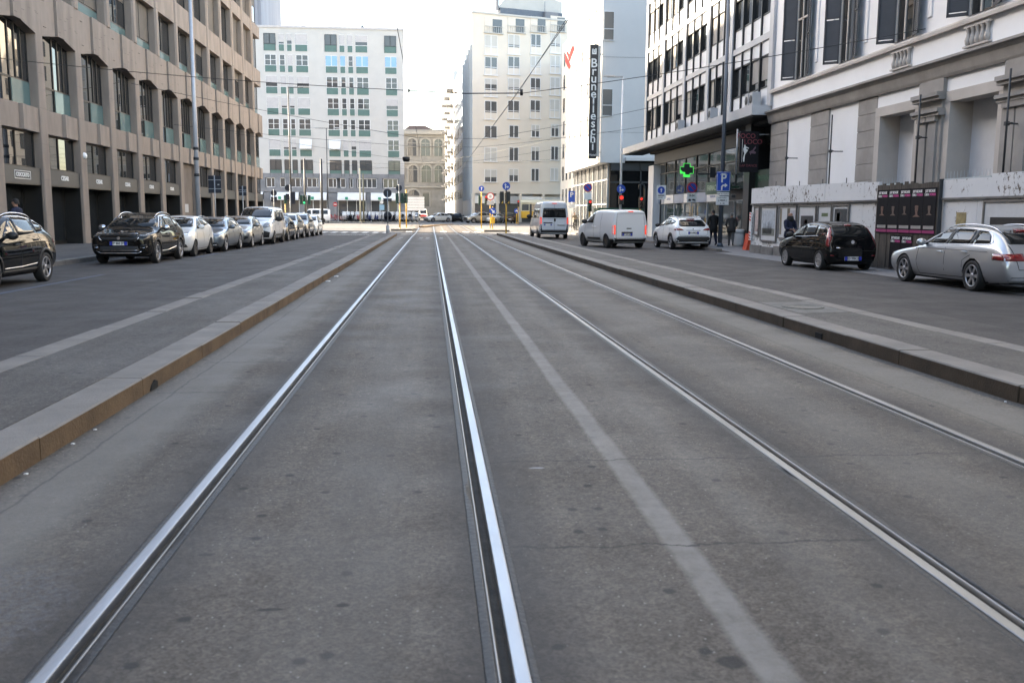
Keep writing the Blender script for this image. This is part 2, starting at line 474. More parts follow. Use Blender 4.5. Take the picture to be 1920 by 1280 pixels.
def van_stations(c):
    L_, W, H = c['L'], c['W'], c['H']; g = c.get('gc', .2); f = L_/2
    nose, hood, belt = c['nose'], c['hood'], c['belt']; cowl, wst = c['cowl'], c['wst']; tw = c.get('tw', .40)
    st = []
    def S(d, *p): st.append((f-d, list(p)))
    S(0, (0,.32), (.30*W,.32), (.39*W,.42), (.415*W,(nose+.3)/2), (.39*W,nose-.16), (.29*W,nose-.06), (0,nose-.03))
    S(.10, (0,g+.03), (.40*W,g+.05), (.455*W,.4), (.47*W,.6), (.445*W,nose-.05), (.34*W,nose+.05), (0,nose+.08))
    S(.45, (0,g), (.42*W,g+.01), (.485*W,.4), (.497*W,.65), (.47*W,nose+.1), (.37*W,nose+.18), (0,nose+.2))
    S(cowl-.08, (0,g), (.42*W,g), (.49*W,.4), (.50*W,.7), (.482*W,belt-.06), (.41*W,hood-.02), (0,hood+.02))
    S(cowl+.10, (0,g), (.42*W,g), (.49*W,.4), (.50*W,.7), (.48*W,belt), (.415*W,belt+.16), (0,hood+.13))
    S(wst, (0,g), (.42*W,g), (.49*W,.4), (.50*W,.75), (.482*W,belt+.05), (tw*W,H-.12), (0,H-.05))
    S(wst+.5, (0,g), (.42*W,g), (.49*W,.4), (.50*W,.75), (.487*W,belt+.05), ((tw+.02)*W,H-.07), (0,H))
    S(L_*.75, (0,g), (.42*W,g), (.49*W,.4), (.50*W,.75), (.487*W,belt+.05), ((tw+.02)*W,H-.07), (0,H))
    S(L_-.22, (0,g), (.42*W,g+.01), (.488*W,.42), (.496*W,.75), (.482*W,belt+.05), ((tw+.015)*W,H-.08), (0,H-.02))
    S(L_-.05, (0,g+.04), (.41*W,g+.06), (.475*W,.44), (.484*W,.75), (.470*W,belt+.05), ((tw+.0)*W,H-.11), (0,H-.05))
    S(L_, (0,g+.10), (.37*W,g+.12), (.44*W,.46), (.452*W,.75), (.440*W,belt+.02), ((tw-.04)*W,H-.2), (0,H-.14))
    return st

def vehicle(c, name, label, cat, loc, rz, group, detail=2):
    van = c.get('van', False)
    L_, W, H = c['L'], c['W'], c['H']; f = L_/2; hw = W/2
    root = thing(name, label, cat, loc, rz, group)
    body_m = c['paint']
    st = van_stations(c) if van else car_stations(c)
    cr = {'line': {1: .5, 5: c.get('edge', .42), 4: .30}, 'ring': {0: .15, len(st)-1: .25}}
    if van: cr['ring'][len(st)-1] = .35
    me = loft_body('body', st, 3 if detail >= 2 else 2, cr)
    bvh = BVHTree.FromPolygons([v.co.copy() for v in me.vertices], [tuple(p.vertices) for p in me.polygons])
    r = c.get('r', .33); ww = c.get('ww', .21); tr = c.get('track', hw-.115)
    yf = f - c['fo']; yr = yf - c['wb']
    wh = [(sx*tr, wy) for wy in (yf, yr) for sx in (-1, 1)]
    me.materials.append(body_m); me.materials.append(m_under)
    if detail >= 1:
        me = cut_wheels(me, 'body', wh, r, hw)
        if len(me.materials) < 2: me.materials.append(m_under)
        for p in me.polygons:
            ct = p.center; p.material_index = 0
            for (wx, wy) in wh:
                dd = math.hypot(ct.y-wy, ct.z-r*.985)
                if dd < r*1.12 + .004 and abs(ct.x) < hw+.1 and (abs(dd-r*1.13) < .012 or abs(p.normal.x) > .97 and abs(ct.x) < hw-.25): p.material_index = 1; p.use_smooth = False
            if ct.z < c.get('gc', .17)+.06 and p.normal.z < -.5: p.material_index = 1
        me.set_sharp_from_angle(angle=rad(38))
    body = link('body', me, root)
    tmh, rmh = wheel_meshes(r, ww, c.get('rim', 'five'), c.get('rimhue', 'alloy'))
    for (wx, wy) in wh:
        t = link('wheel', tmh, root, (wx, wy, r)); 
        if wx < 0: t.rotation_euler = (0, 0, PI)
        link('rim', rmh, t)
    def PP(nm, poly, view, mat, off=.006, step=.09, parent=None, side=True):
        views = ['L', 'R'] if view == 'S' else [view]
        out = []
        for v in views:
            pl = [(f-p[0], p[1]) for p in poly] if v in 'LRT' and view != 'T' else poly
            mb = panel(bvh, pl, v, off, step)
            if mb.f: out.append(part(nm, mb, mat, parent or root, False))
        return out
    # ---- windows
    for poly in c.get('sidewin', []):
        PP('side_window', round_poly(poly, .05), 'S', m_glass, .007)
    if 'trim' in c:    # bright line round the glass
        for poly in c['trim']: PP('window_trim', poly, 'S', m_chrome, .009)
    if 'bpost' in c:
        for poly in c['bpost']: PP('pillar_trim', poly, 'S', m_black, .006)
    zb, zt, wb_, wt_ = c['wsz']
    PP('windscreen', round_poly([(-wb_*W, zb), (wb_*W, zb), (wt_*W, zt), (-wt_*W, zt)], .07), 'F', m_glass, .007)
    if 'rear' in c:
        for poly in c['rear']: PP('rear_window', round_poly(poly, .06), 'B', m_glass, .007)
    # ---- lamps and trim
    for poly in c.get('head', []):
        for s in (-1, 1): PP('headlight', round_poly([(s*a, b) for a, b in poly], .03), 'F', m_lampglass, .008, .06)
    for poly in c.get('tail_l', []):
        for s in (-1, 1): PP('tail_light', round_poly([(s*a, b) for a, b in poly], .025), 'B', c.get('tailmat', m_taildk), .009, .06)
    for poly in c.get('tail_s', []):
        PP('tail_light', round_poly(poly, .025), 'S', c.get('tailmat', m_taildk), .010, .06)
    for poly in c.get('indic', []):
        for s in (-1, 1): PP('indicator', round_poly([(s*a, b) for a, b in poly], .02), 'B', m_indic, .014, .06)
    for nm, view, poly, mat in c.get('extra', []):
        if view == 'FF':
            for s in (-1, 1): PP(nm, [(s*a, b) for a, b in poly], 'F', mat, .009, .07)
        elif view == 'BB':
            for s in (-1, 1): PP(nm, [(s*a, b) for a, b in poly], 'B', mat, .009, .07)
        else: PP(nm, poly, view, mat, .009, .08)
    for d in c.get('arch', []):   # dark cladding ring round each wheel well
        wy = d; 
        o_ = arc((wy, r*.985), r*1.13+.075, -8, 188); i_ = arc((wy, r*.985), r*1.13+.004, 188, -8)
        PP('arch_trim', o_+i_, 'S', m_black, .012, .12)
    for d0, d1, z0, z1 in c.get('sill', []):
        PP('sill_trim', [(d0,z0),(d1,z0),(d1,z1),(d0,z1)], 'S', m_black, .012, .12)
    # seams between the doors
    for seam in c.get('seams', []):
        pts = seam
        for a, b in zip(pts, pts[1:]):
            dx, dz = b[0]-a[0], b[1]-a[1]; ln = math.hypot(dx, dz); nx, nz = -dz/ln*.006, dx/ln*.006
            PP('door_seam', [(a[0]+nx,a[1]+nz),(b[0]+nx,b[1]+nz),(b[0]-nx,b[1]-nz),(a[0]-nx,a[1]-nz)], 'S', m_under, .0025, .1)
    for d, z in c.get('handles', []):
        for s in (-1, 1):
            h, nn, _, _ = bvh.ray_cast(Vector((s*5, f-d, z)), Vector((-s, 0, 0)))
            if h is None: continue
            mb = MB(); x = h.x
            mb.bbox(min(x-s*.01, x+s*.035), max(x-s*.01, x+s*.035), f-d-.10, f-d+.10, z-.016, z+.016, .006)
            part('door_handle', mb, c.get('handlemat', body_m), root, False)
    if 'mirror' in c:
        d, z = c['mirror']
        for s in (-1, 1):
            h, nn, _, _ = bvh.ray_cast(Vector((s*5, f-d, z-.02)), Vector((-s, 0, 0)))
            x = h.x if h else s*hw*.9
            k = c.get('mk', 1.)
            rows = []
            for i in range(7):
                a = i/6; xx = x + s*(.05 + .22*k*a); q = math.sin(PI*(.12+.8*a))**.6
                rows.append([(xx, f-d-.02+.075*q*math.cos(t), z+.09*k*q*math.sin(t)*(1.0) + .02) for t in [2*PI*j/12 for j in range(12)]])
            mb = MB(); mb.grid(rows, 0, True, cv=True); mb.face(rows[0]); mb.face(rows[-1])
            mb.box(min(x-s*.03, x+s*.09), max(x-s*.03, x+s*.09), f-d-.04, f-d+.03, z-.045, z+.01, 1)
            part('mirror', mb, [c.get('mirmat', body_m), m_black], root, False)
    if 'rails' in c:
        d0, d1, inset = c['rails']
        for s in (-1, 1):
            pts = []
            for i in range(13):
                t = i/12; d = d0 + (d1-d0)*t
                h, nn, _, _ = bvh.ray_cast(Vector((s*W*inset, f-d, 4)), Vector((0, 0, -1)))
                if h: pts.append((h.x, h.y, h.z + (.0 if i in (0, 12) else .035 if i in (1, 11) else .045)))
            mb = MB(); mb.tube(pts, .016, 6); part('roof_rail', mb, c.get('railmat', m_chrome), root, False)
    if 'plateF' in c:
        z, txt = c['plateF']; h = bvh.ray_cast(Vector((0, 6, z)), Vector((0, -1, 0)))[0]
        plate_part(root, h.y+.012, z, 'F', txt)
    if 'plateB' in c:
        z, txt = c['plateB'][:2]; x = c['plateB'][2] if len(c['plateB']) > 2 else 0
        h = bvh.ray_cast(Vector((x, -6, z)), Vector((0, 1, 0)))[0]
        plate_part(root, h.y-.010, z, 'B', txt, x)
    if 'third' in c:
        z, w_ = c['third']; PP('brake_light', [(-w_, z-.02), (w_, z-.02), (w_, z+.02), (-w_, z+.02)], 'B', c.get('thirdmat', m_taildk), .015, .1)
    if 'badge' in c:
        v, z, rr = c['badge']
        h = bvh.ray_cast(Vector((0, 6 if v == 'F' else -6, z)), Vector((0, -1 if v == 'F' else 1, 0)))[0]
        mb = MB(); s = 1 if v == 'F' else -1
        mb.cyl((0, h.y-s*.01, z), (0, h.y+s*.018, z), rr, n=16); part('badge', mb, m_chrome, root, False)
    if c.get('wiper'):
        z = c['wiper']; pts = []
        for i in range(6):
            x = -.05 + .55*i/5*.9; h = bvh.ray_cast(Vector((x, -6, z+.03*math.sin(i*.6))), Vector((0, 1, 0)))[0]
            if h: pts.append((h.x, h.y-.02, h.z))
        if len(pts) > 2:
            mb = MB(); mb.tube(pts, .008, 5); part('wiper', mb, m_black, root, False)
    return root
# ---------------------------------------------------------------- vehicle kinds
def dlo(c, b, cq=None, gap=.05, top=.13, lift=.05):
    H = c['H']; w, re = c['wst'], c['rend']; rz_ = c['rendz']; be, br = c['belt'], c['beltr']; co, ta = c['cowl'], c['tail']
    p = [(co+.27, be+lift), (w+.13, H-top-.02), (w+.35, H-top+.01), ((w+re)/2, H-top+.005), (re-.12, rz_-top-.02), (ta-.38, br+.16), (ta-.50, br+lift+.01), ((co+ta)/2, (be+br)/2+lift)]
    out = [clip(p, -9, b-gap)]
    if cq: out += [clip(p, b+gap, cq-gap*.6), clip(p, cq+gap*.6, 99)]
    else: out += [clip(p, b+gap, 99)]
    return [q for q in out if len(q) > 2], p
def car(base, **kw):
    c = dict(base); c.update(kw)
    if 'sidewin' not in c:
        c['sidewin'], c['outline'] = dlo(c, c['b'], c.get('cq'))
    if 'wsz' not in c: c['wsz'] = (c['hood']+.075, c['H']-.10, .405, c.get('tw', .335)-.015)
    co, b, g = c['cowl'], c['b'], c.get('gc', .17)
    if 'seams' not in c:
        rq = c.get('cq') or c['rend']-.2
        yr = c['fo']+c['wb']
        c['seams'] = [[(co+.10, c['belt']-.02), (co+.05, .55), (co+.12, g+.10)], [(b, c['belt']), (b+.01, .55), (b, g+.10)],
                      [(min(rq+.05, yr+.18), c['beltr']), (yr-.12, .78), (yr-.38, .66), (yr-.42, g+.12)], [(co+.12, g+.10), (yr-.42, g+.12)]]
        c['handles'] = c.get('handles', [(b-.18, c['belt']-.11), (min(rq, yr+.1)-.12, c['beltr']-.13)])
    c.setdefault('mirror', (co+.36, c['belt']+.07))
    return c
def stroke(pts, w):
    a = []; b_ = []
    for i, p in enumerate(pts):
        q0 = Vector(pts[max(i-1, 0)]); q1 = Vector(pts[min(i+1, len(pts)-1)]); d = (q1-q0).normalized(); n = Vector((-d.y, d.x))*w
        a.append(tuple(Vector(p)+n)); b_.append(tuple(Vector(p)-n))
    return a + b_[::-1]
CH = dict(nose=.78, hood=1.0, belt=.95, beltr=1.0, cowl=1.02, wst=1.85)
suv = dict(L=4.40, W=1.83, H=1.60, wb=2.66, fo=.91, r=.345, gc=.21, nose=.90, hood=1.08, belt=1.02, beltr=1.09, cowl=1.18, wst=1.98, rend=3.72, rendz=1.55, tail=4.22, tailz=1.10, b=2.28, cq=3.22, chin=.34)
hatch = dict(L=3.90, W=1.68, H=1.49, wb=2.47, fo=.76, r=.305, gc=.16, nose=.80, hood=.99, belt=.94, beltr=1.0, cowl=.95, wst=1.72, rend=3.30, rendz=1.44, tail=3.76, tailz=1.0, b=2.08, cq=2.98, ww=.19)
wagon = dict(L=4.90, W=1.87, H=1.46, wb=2.90, fo=.93, r=.335, gc=.16, nose=.74, hood=.93, belt=.92, beltr=.97, cowl=1.42, wst=2.25, rend=4.10, rendz=1.41, tail=4.72, tailz=.99, b=2.62, cq=3.60)

# black small crossover with chrome arc (left, nearest)
k = car(suv, L=4.21, W=1.77, H=1.59, wb=2.60, fo=.84, b=2.16, cq=3.12, r=.335, rend=3.50, rendz=1.52, tail=4.05, tailz=1.12, belt=1.0, beltr=1.10, paint=paint('black_car_paint', (.004,.0045,.005)), rim='five', rails=(1.7,3.55,.30), mirmat=m_black, handlemat=m_black)
k['trim'] = [stroke([(1.75,1.455),(2.2,1.50),(2.7,1.495),(3.2,1.44),(3.55,1.33),(3.8,1.20),(4.0,1.165)], .017)]
k['arch'] = [k['fo'], k['fo']+k['wb']]; k['sill'] = [(1.3,3.0,.25,.36)]
k['head'] = [[(.46,.90),(.56,1.0),(.82,1.02),(.80,.88)]]
k['extra'] = [('grille','F',[(-.42,.74),(.42,.74),(.46,.92),(-.46,.92)],m_black),('bumper_grille','F',[(-.60,.40),(.60,.40),(.55,.56),(-.55,.56)],m_black),('sill_trim','S',stroke([(1.35,.40),(2.2,.405),(3.0,.45)], .014), m_chrome)]
k['tail_s'] = [[(4.02,.98),(4.18,.96),(4.19,.84),(4.0,.90)]]; k['tail_l'] = [[(.50,.97),(.80,.98),(.84,.86),(.52,.84)]]
k['rear'] = [[(-.58,1.16),(.58,1.16),(.50,1.44),(-.50,1.44)]]
K_CROSS = k
# dark grey-brown crossover, nose to the camera
k = car(suv, L=4.45, W=1.84, H=1.62, wb=2.675, fo=.93, tail=4.26, rend=3.78, paint=paint('dark_bronze_car_paint', (.010,.009,.008), 0.), rim='twin', rails=(1.85,3.75,.31), mirmat=m_chrome)
k['head'] = [[(.50,.98),(.72,1.03),(.885,1.02),(.875,.90),(.70,.86),(.56,.86)]]
k['extra'] = [('grille','F',[(-.52,.70),(.52,.70),(.56,.88),(.46,.93),(-.46,.93),(-.56,.88)],m_black),
  ('bumper_grille','F',[(-.62,.38),(.62,.38),(.55,.56),(-.55,.56)],m_black),
  ('grille_trim','FF',[(.50,.70),(.58,.76),(.66,.90),(.62,.905),(.545,.79),(.47,.71)],m_chrome),
  ('skid_trim','F',stroke([(-.66,.40),(-.55,.345),(.55,.345),(.66,.40)],.016),m_chrome),
  ('skid_trim','F',stroke([(-.55,.43),(.55,.43)],.009),m_chrome),
  ('fog_lamp','FF',[(.62,.60),(.80,.63),(.82,.55),(.66,.53)],m_black),
  ('fog_lamp_trim','FF',stroke([(.62,.525),(.72,.51),(.82,.54)],.010),m_chrome),
  ('bonnet_edge','F',stroke([(-.50,.945),(0,.955),(.50,.945)],.008),m_chrome),
  ('sill_trim','S',stroke([(1.45,.36),(2.2,.37),(3.1,.46)],.030),m_chrome)]
k['trim'] = [stroke([(1.45,1.12),(2.05,1.475),(2.8,1.495),(3.55,1.42),(3.95,1.20)],.012)]
k['arch'] = [k['fo'], k['fo']+k['wb']]; k['plateF'] = (.645,'FP 860 DT'); k['badge'] = ('F',.80,.045)
K_3 = k
# white small hatch
k = car(hatch, L=3.84, W=1.676, H=1.52, wb=2.39, fo=.75, rend=3.25, tail=3.70, belt=.98, beltr=1.10, b=2.02, cq=None, nose=.82, paint=paint('white_car_paint', (.72,.72,.70)), rim='cap', rimhue='dark')
k['sidewin'], _ = dlo(k, 2.02, None); k['head'] = [[(.46,.80),(.55,.93),(.72,.96),(.70,.78)]]
k['extra'] = [('grille','F',[(-.26,.50),(.26,.50),(.30,.80),(-.30,.80)],m_black),('bumper_grille','FF',[(.42,.34),(.70,.36),(.66,.46),(.44,.44)],m_black)]
k['handles'] = [(1.86,.90)]; k['plateF'] = (.46,'')
K_WH = k
# blue-grey estate
k = car(wagon, paint=paint('blue_grey_car_paint', (.14,.17,.20), .55), rim='five', rails=(2.2,4.2,.30), mirmat=paint('blue_grey_car_paint', (.14,.17,.20), .55))
k['head'] = [[(.46,.70),(.50,.79),(.86,.83),(.87,.73),(.62,.68)]]
k['extra'] = [('grille','F',[(-.42,.56),(.42,.56),(.46,.76),(-.46,.76)],m_black),('bumper_grille','F',[(-.78,.27),(.78,.27),(.74,.40),(-.74,.40)],m_black),('bumper_trim','F',stroke([(-.78,.30),(0,.26),(.78,.30)],.012),m_chrome)]
k['trim'] = [stroke([(1.7,.975),(3.0,.995),(4.35,1.03)],.009)]; k['plateF'] = (.47,'')
K_WG = k
# silver-grey hatch
k = car(hatch, L=3.99, W=1.71, H=1.49, wb=2.525, paint=paint('silver_grey_car_paint', (.26,.26,.26), .6), rim='ten')
k['head'] = [[(.44,.74),(.54,.80),(.80,.96),(.80,.82),(.66,.72)]]
k['extra'] = [('grille','F',[(-.44,.36),(.44,.36),(.34,.58),(-.34,.58)],m_black),('fog_lamp','FF',[(.56,.36),(.74,.44),(.76,.60),(.60,.54)],m_black),('grille_bar','F',stroke([(-.3,.70),(.3,.70)],.03),m_black)]
K_HY = k
# dark hatch, grey suvs
K_DK = car(hatch, L=3.75, paint=paint('dark_grey_car_paint', (.022,.023,.025), .3), head=[[(.44,.74),(.54,.84),(.78,.90),(.76,.76)]], rim='ten', extra=[('grille','F',[(-.42,.38),(.42,.38),(.36,.6),(-.36,.6)],m_black)])
sg = paint('grey_suv_paint', (.30,.30,.29), .6)
K_SU = car(suv, L=4.5, W=1.84, H=1.64, paint=sg, rim='five', head=[[(.46,.93),(.56,1.0),(.84,1.04),(.82,.95),(.60,.88)]], extra=[('grille','F',[(-.56,.42),(.56,.42),(.40,.70),(.58,.95),(-.58,.95),(-.40,.70)],m_black),('bumper_trim','F',stroke([(-.7,.36),(.7,.36)],.025),m_chrome)])
K_SU['arch'] = [K_SU['fo'], K_SU['fo']+K_SU['wb']]
K_S2 = car(suv, L=4.35, W=1.8, H=1.66, paint=paint('brown_grey_suv_paint', (.15,.145,.14), .5), rim='twin', head=[[(.50,.88),(.56,1.0),(.82,1.02),(.80,.86)]], extra=[('grille','F',[(-.5,.78),(.5,.78),(.5,.93),(-.5,.93)],m_black),('bumper_grille','F',[(-.86,.30),(.86,.30),(.86,.62),(-.86,.62)],m_black)])
K_SW = car(hatch, L=3.6, W=1.63, H=1.52, paint=MATS['white_car_paint'], rim='ten', head=[[(.46,.74),(.52,.88),(.70,.90),(.68,.74)]], extra=[('grille','F',[(-.42,.34),(.42,.34),(.38,.46),(-.38,.46)],m_black)])
# white panel van (nose to camera) / delivery van (tail) / minibus
vanw = paint('white_van_paint', (.74,.75,.76))
k = dict(van=True, L=4.97, W=1.99, H=1.97, wb=2.93, fo=.96, r=.33, ww=.21, gc=.22, nose=1.02, hood=1.25, belt=1.16, cowl=1.05, wst=1.98, tw=.385, paint=vanw, rim='cap', rimhue='dark', mirmat=m_black, mk=1.5, mirror=(1.52,1.27),
  wsz=(1.36,1.86,.42,.365), head=[[(.52,.86),(.60,1.02),(.80,1.18),(.90,1.14),(.90,.92),(.70,.84)]],
  sidewin=[[(1.42,1.20),(2.02,1.70),(2.38,1.74),(2.38,1.20)],[(2.55,1.22),(2.55,1.74),(3.5,1.74),(3.5,1.22)],[(3.66,1.22),(3.66,1.74),(4.6,1.72),(4.6,1.22)]],
  seams=[[(1.28,1.15),(1.28,.4)],[(2.46,1.8),(2.46,.36)],[(3.58,1.8),(3.58,.36)],[(1.3,.40),(3.5,.36)]], handles=[(2.3,1.02)],
  extra=[('front_bumper','F',[(-.84,.36),(.84,.36),(.90,.62),(.55,.72),(-.55,.72),(-.90,.62)],m_black),('grille','F',[(-.50,.76),(.50,.76),(.52,.80),(-.52,.80)],m_black),('sill_trim','S',[(1.5,.42),(3.4,.42),(3.4,.52),(1.5,.52)],m_black)], badge=('F',.90,.07))
K_TR = k
k = dict(van=True, L=4.61, W=1.92, H=1.905, wb=2.95, fo=.88, r=.335, ww=.21, gc=.22, nose=1.0, hood=1.22, belt=1.18, cowl=.95, wst=1.95, tw=.40, paint=vanw, rim='cap', rimhue='dark', mirmat=m_black, mk=1.3, mirror=(1.46,1.25),
  wsz=(1.33,1.79,.42,.38), head=[[(.55,.80),(.62,1.0),(.86,1.05),(.84,.84)]],
  sidewin=[[(1.36,1.22),(1.62,1.55),(1.95,1.70),(2.22,1.72),(2.22,1.20)]],
  seams=[[(1.20,1.1),(1.20,.4)],[(2.30,1.76),(2.30,.36)],[(3.15,1.76),(3.15,.36)],[(1.3,.36),(3.1,.36)]], handles=[(2.15,1.02),(2.5,1.02)],
  tail_l=[[(.775,.66),(.925,.68),(.915,1.10),(.775,1.12)]], tailmat=m_tailon,
  extra=[('rear_bumper','B',[(-.86,.32),(.86,.32),(.88,.46),(.84,.52),(.68,.47),(-.68,.47),(-.84,.52),(-.88,.46)],m_black),('sill_trim','S',[(1.5,.40),(3.1,.40),(3.1,.50),(1.5,.50)],m_black),
   ('bumper_corner','S',[(4.0,.30),(4.6,.26),(4.6,.46),(4.1,.46)],m_black),
   ('rear_seam','B',stroke([(-.74,.50),(-.74,1.1),(-.70,1.68),(.70,1.68),(.74,1.1),(.74,.50),(-.74,.50)],.006),m_under),
   ('tail_handle','B',stroke([(-.20,.96),(.05,.96)],.022),m_black),('tail_lock','B',stroke([(.10,1.33),(.22,1.33)],.018),m_black),
   ('plate_recess','B',[(-.46,.60),(.12,.60),(.12,.80),(-.46,.80)],m_black)],
  plateB=(.67,'FT 007AK',-.17), third=(1.76,.13), thirdmat=m_tailon)
K_EX = k
k = dict(van=True, L=5.41, W=2.05, H=2.52, wb=3.45, fo=.95, r=.345, ww=.22, gc=.26, nose=1.12, hood=1.35, belt=1.35, cowl=.95, wst=1.85, tw=.40, paint=paint('pale_grey_van_paint', (.62,.65,.70)), rim='cap', rimhue='dark', mirmat=m_black, mk=1.6, mirror=(1.45,1.45),
  wsz=(1.45,2.2,.42,.36), sidewin=[[(1.25,1.38),(1.65,1.95),(2.15,1.98),(2.15,1.36)],[(2.35,1.36),(2.35,1.98),(3.7,1.98),(3.7,1.36)],[(3.85,1.36),(3.85,1.98),(5.15,1.96),(5.15,1.36)]],
  rear=[[(-.80,1.40),(.80,1.40),(.74,2.03),(-.74,2.03)]], tail_l=[[(.845,.98),(.985,.98),(.965,1.42),(.84,1.42)]], tailmat=m_tailon,
  extra=[('rear_bumper','B',[(-.88,.40),(.88,.40),(.90,.60),(-.90,.60)],m_black),('bumper_corner','BB',[(.80,.55),(1.0,.55),(1.0,.96),(.86,.96)],m_black),('rear_seam','B',stroke([(0,.6),(0,2.25)],.006),m_under),('rear_latch','B',[(-.02,1.15),(.10,1.15),(.10,1.34),(-.02,1.34)],m_black),
   ('door_seam_line','B',stroke([(-.84,1.34),(.84,1.34)],.005),m_under),('plate_recess','B',[(-.72,1.02),(-.12,1.02),(-.12,1.09),(-.72,1.09)],m_black),('lower_badge','B',[(.22,.86),(.74,.86),(.74,1.0),(.22,1.0)],m_signgrey)],
  seams=[[(2.25,2.1),(2.25,.4)],[(3.78,2.1),(3.78,.4)]], plateB=(.93,'',-.42), third=(2.33,.16), thirdmat=m_tailon)
K_DU = k
# white crossover seen from behind
k = car(suv, L=4.39, W=1.81, H=1.59, wb=2.65, fo=.92, gc=.22, paint=MATS['white_van_paint'], rim='twin', rails=(1.9,3.7,.31), belt=1.03, beltr=1.14, tailz=1.12, rendz=1.52, mirmat=m_black)
k['rear'] = [[(-.66,1.15),(-.58,1.08),(.58,1.08),(.66,1.15),(.55,1.385),(-.55,1.385)]]
k['tail_l'] = [[(.44,.90),(.87,.90),(.89,1.0),(.80,1.02),(.56,.99)]]; k['tail_s'] = [[(4.0,1.02),(4.36,.93),(4.36,.88),(4.05,.93)]]
k['extra'] = [('rear_bumper','B',[(-.84,.30),(.84,.30),(.85,.50),(.72,.62),(-.72,.62),(-.85,.50)],m_black),('rear_skid','B',[(-.42,.26),(.42,.26),(.42,.34),(-.42,.34)],m_signgrey),('rear_seam','B',stroke([(-.68,1.05),(-.68,.80),(-.64,.66),(.64,.66),(.68,.80),(.68,1.05)],.005),m_under),('tail_handle','B',stroke([(-.34,.90),(.34,.90)],.012),m_chrome)]
k['arch'] = [k['fo'], k['fo']+k['wb']]; k['sill'] = [(1.4,3.1,.25,.38)]; k['plateB'] = (.79,'FK 690DZ'); k['third'] = (1.42,.2); k['wiper'] = 1.13; k['badge'] = ('B',.965,.03)
K_QA = k
# black hatch seen from behind
k = car(hatch, L=3.84, W=1.60, H=1.48, wb=2.46, fo=.75, paint=MATS['black_car_paint'], rim='cap', rimhue='alloy', belt=.93, beltr=.98, rend=3.46, rendz=1.43, tail=3.74, tailz=.99, b=2.06, cq=2.86, tw=.375, mirmat=m_black, handlemat=m_black, r=.295)
k['rear'] = [[(-.64,1.0),(.64,1.0),(.50,1.36),(-.50,1.36)]]
k['tail_l'] = [[(.60,1.36),(.68,1.36),(.80,1.0),(.815,.74),(.73,.70),(.70,.98)]]
k['tail_s'] = [[(3.42,1.34),(3.50,1.32),(3.74,.94),(3.80,.72),(3.66,.74),(3.58,1.0)]]
k['extra'] = [('rear_seam','B',stroke([(-.69,.95),(-.70,.70),(-.62,.60),(.62,.60),(.70,.70),(.69,.95)],.005),m_under),('bumper_line','B',stroke([(-.80,.60),(0,.585),(.80,.60)],.006),m_under),
  ('reflector','BB',[(.58,.44),(.76,.45),(.76,.48),(.58,.47)],m_taildk),('model_badge','B',stroke([(-.52,.68),(-.32,.68)],.016),m_chrome)]
k['trim'] = [stroke([(1.25,.96),(2.2,.985),(3.05,1.02)],.007)]
k['plateB'] = (.37,'ED 998CB'); k['badge'] = ('B',.85,.052); k['third'] = (1.345,.10)
K_PU = k
# silver estate seen from the rear left
k = car(wagon, L=4.926, W=1.874, H=1.46, wb=2.912, fo=.91, paint=paint('silver_car_paint', (.42,.44,.47), .65, .28), rim='six', rails=(2.2,4.25,.30), cowl=1.46, wst=2.32, rend=4.18, tail=4.72, rendz=1.40, b=2.70, cq=3.62)
ol = k['outline']; k['trim'] = [stroke([(1.7,.965),(2.6,.985),(3.6,1.01),(4.25,1.03),(4.32,1.07),(4.15,1.22),(3.95,1.30),(3.3,1.345),(2.75,1.35),(2.42,1.325),(1.75,1.0)],.009)]
k['bpost'] = [[(2.60,1.0),(2.72,1.0),(2.84,1.33),(2.74,1.33)], [(3.56,1.02),(3.68,1.02),(3.68,1.32),(3.58,1.32)]]
k['sidewin'] = [[(1.80,.99),(2.45,1.315),(2.74,1.335),(2.60,1.0)],[(2.72,1.0),(2.84,1.335),(3.56,1.325),(3.56,1.02)],[(3.69,1.025),(3.69,1.315),(3.95,1.285),(4.12,1.21),(4.26,1.05)]]
k['rear'] = [[(-.66,1.04),(.66,1.04),(.56,1.34),(-.56,1.34)]]
k['tail_l'] = [[(.44,.70),(.89,.70),(.88,.84),(.44,.85)]]; k['tail_s'] = [[(4.50,.71),(4.88,.70),(4.88,.84),(4.48,.845)]]
k['extra'] = [('rear_diffuser','B',[(-.80,.22),(.80,.22),(.70,.36),(-.70,.36)],m_black),('crease','S',stroke([(1.4,.86),(2.6,.875),(4.3,.865)],.005),pm('silver_shadow_line',(.10,.105,.11),.5)),('rear_seam','B',stroke([(-.66,1.02),(-.62,.70),(-.56,.52),(.56,.52),(.62,.70),(.66,1.02)],.005),m_under)]  # the crease is a dark strip, its shade painted along the flank
k['plateB'] = (.60,''); k['third'] = (1.325,.2)
K_AU = k

def gz(y): return 0. if y < 75 else (y-75)*.005 if y < 140 else .325
G_L = 'cars parked nose to tail along the left kerb'
def put(k, name, label, cat, x, y, deg=0, group=None, detail=2):
    return vehicle(k, name, label, cat, (x, y, gz(y)), rad(deg), group, detail)
def left(k, nose, outer): return (outer - k['W']/2, nose + k['L']/2, 180)
put(K_CROSS, 'parked_car', 'black crossover with a chrome arc over its windows, nearest car at the left', 'car', *left(K_CROSS, 18.75, -8.87), G_L)
put(K_3, 'parked_car', 'dark bronze crossover with silver lower grille trim, facing the camera', 'car', *left(K_3, 29.2, -8.62), G_L)
put(K_WH, 'parked_car', 'small white hatchback parked right behind the dark bronze crossover', 'car', *left(K_WH, 34.1, -8.62), G_L)
put(K_WG, 'parked_car', 'blue-grey estate car parked behind the small white hatchback', 'car', *left(K_WG, 38.25, -8.45), G_L)
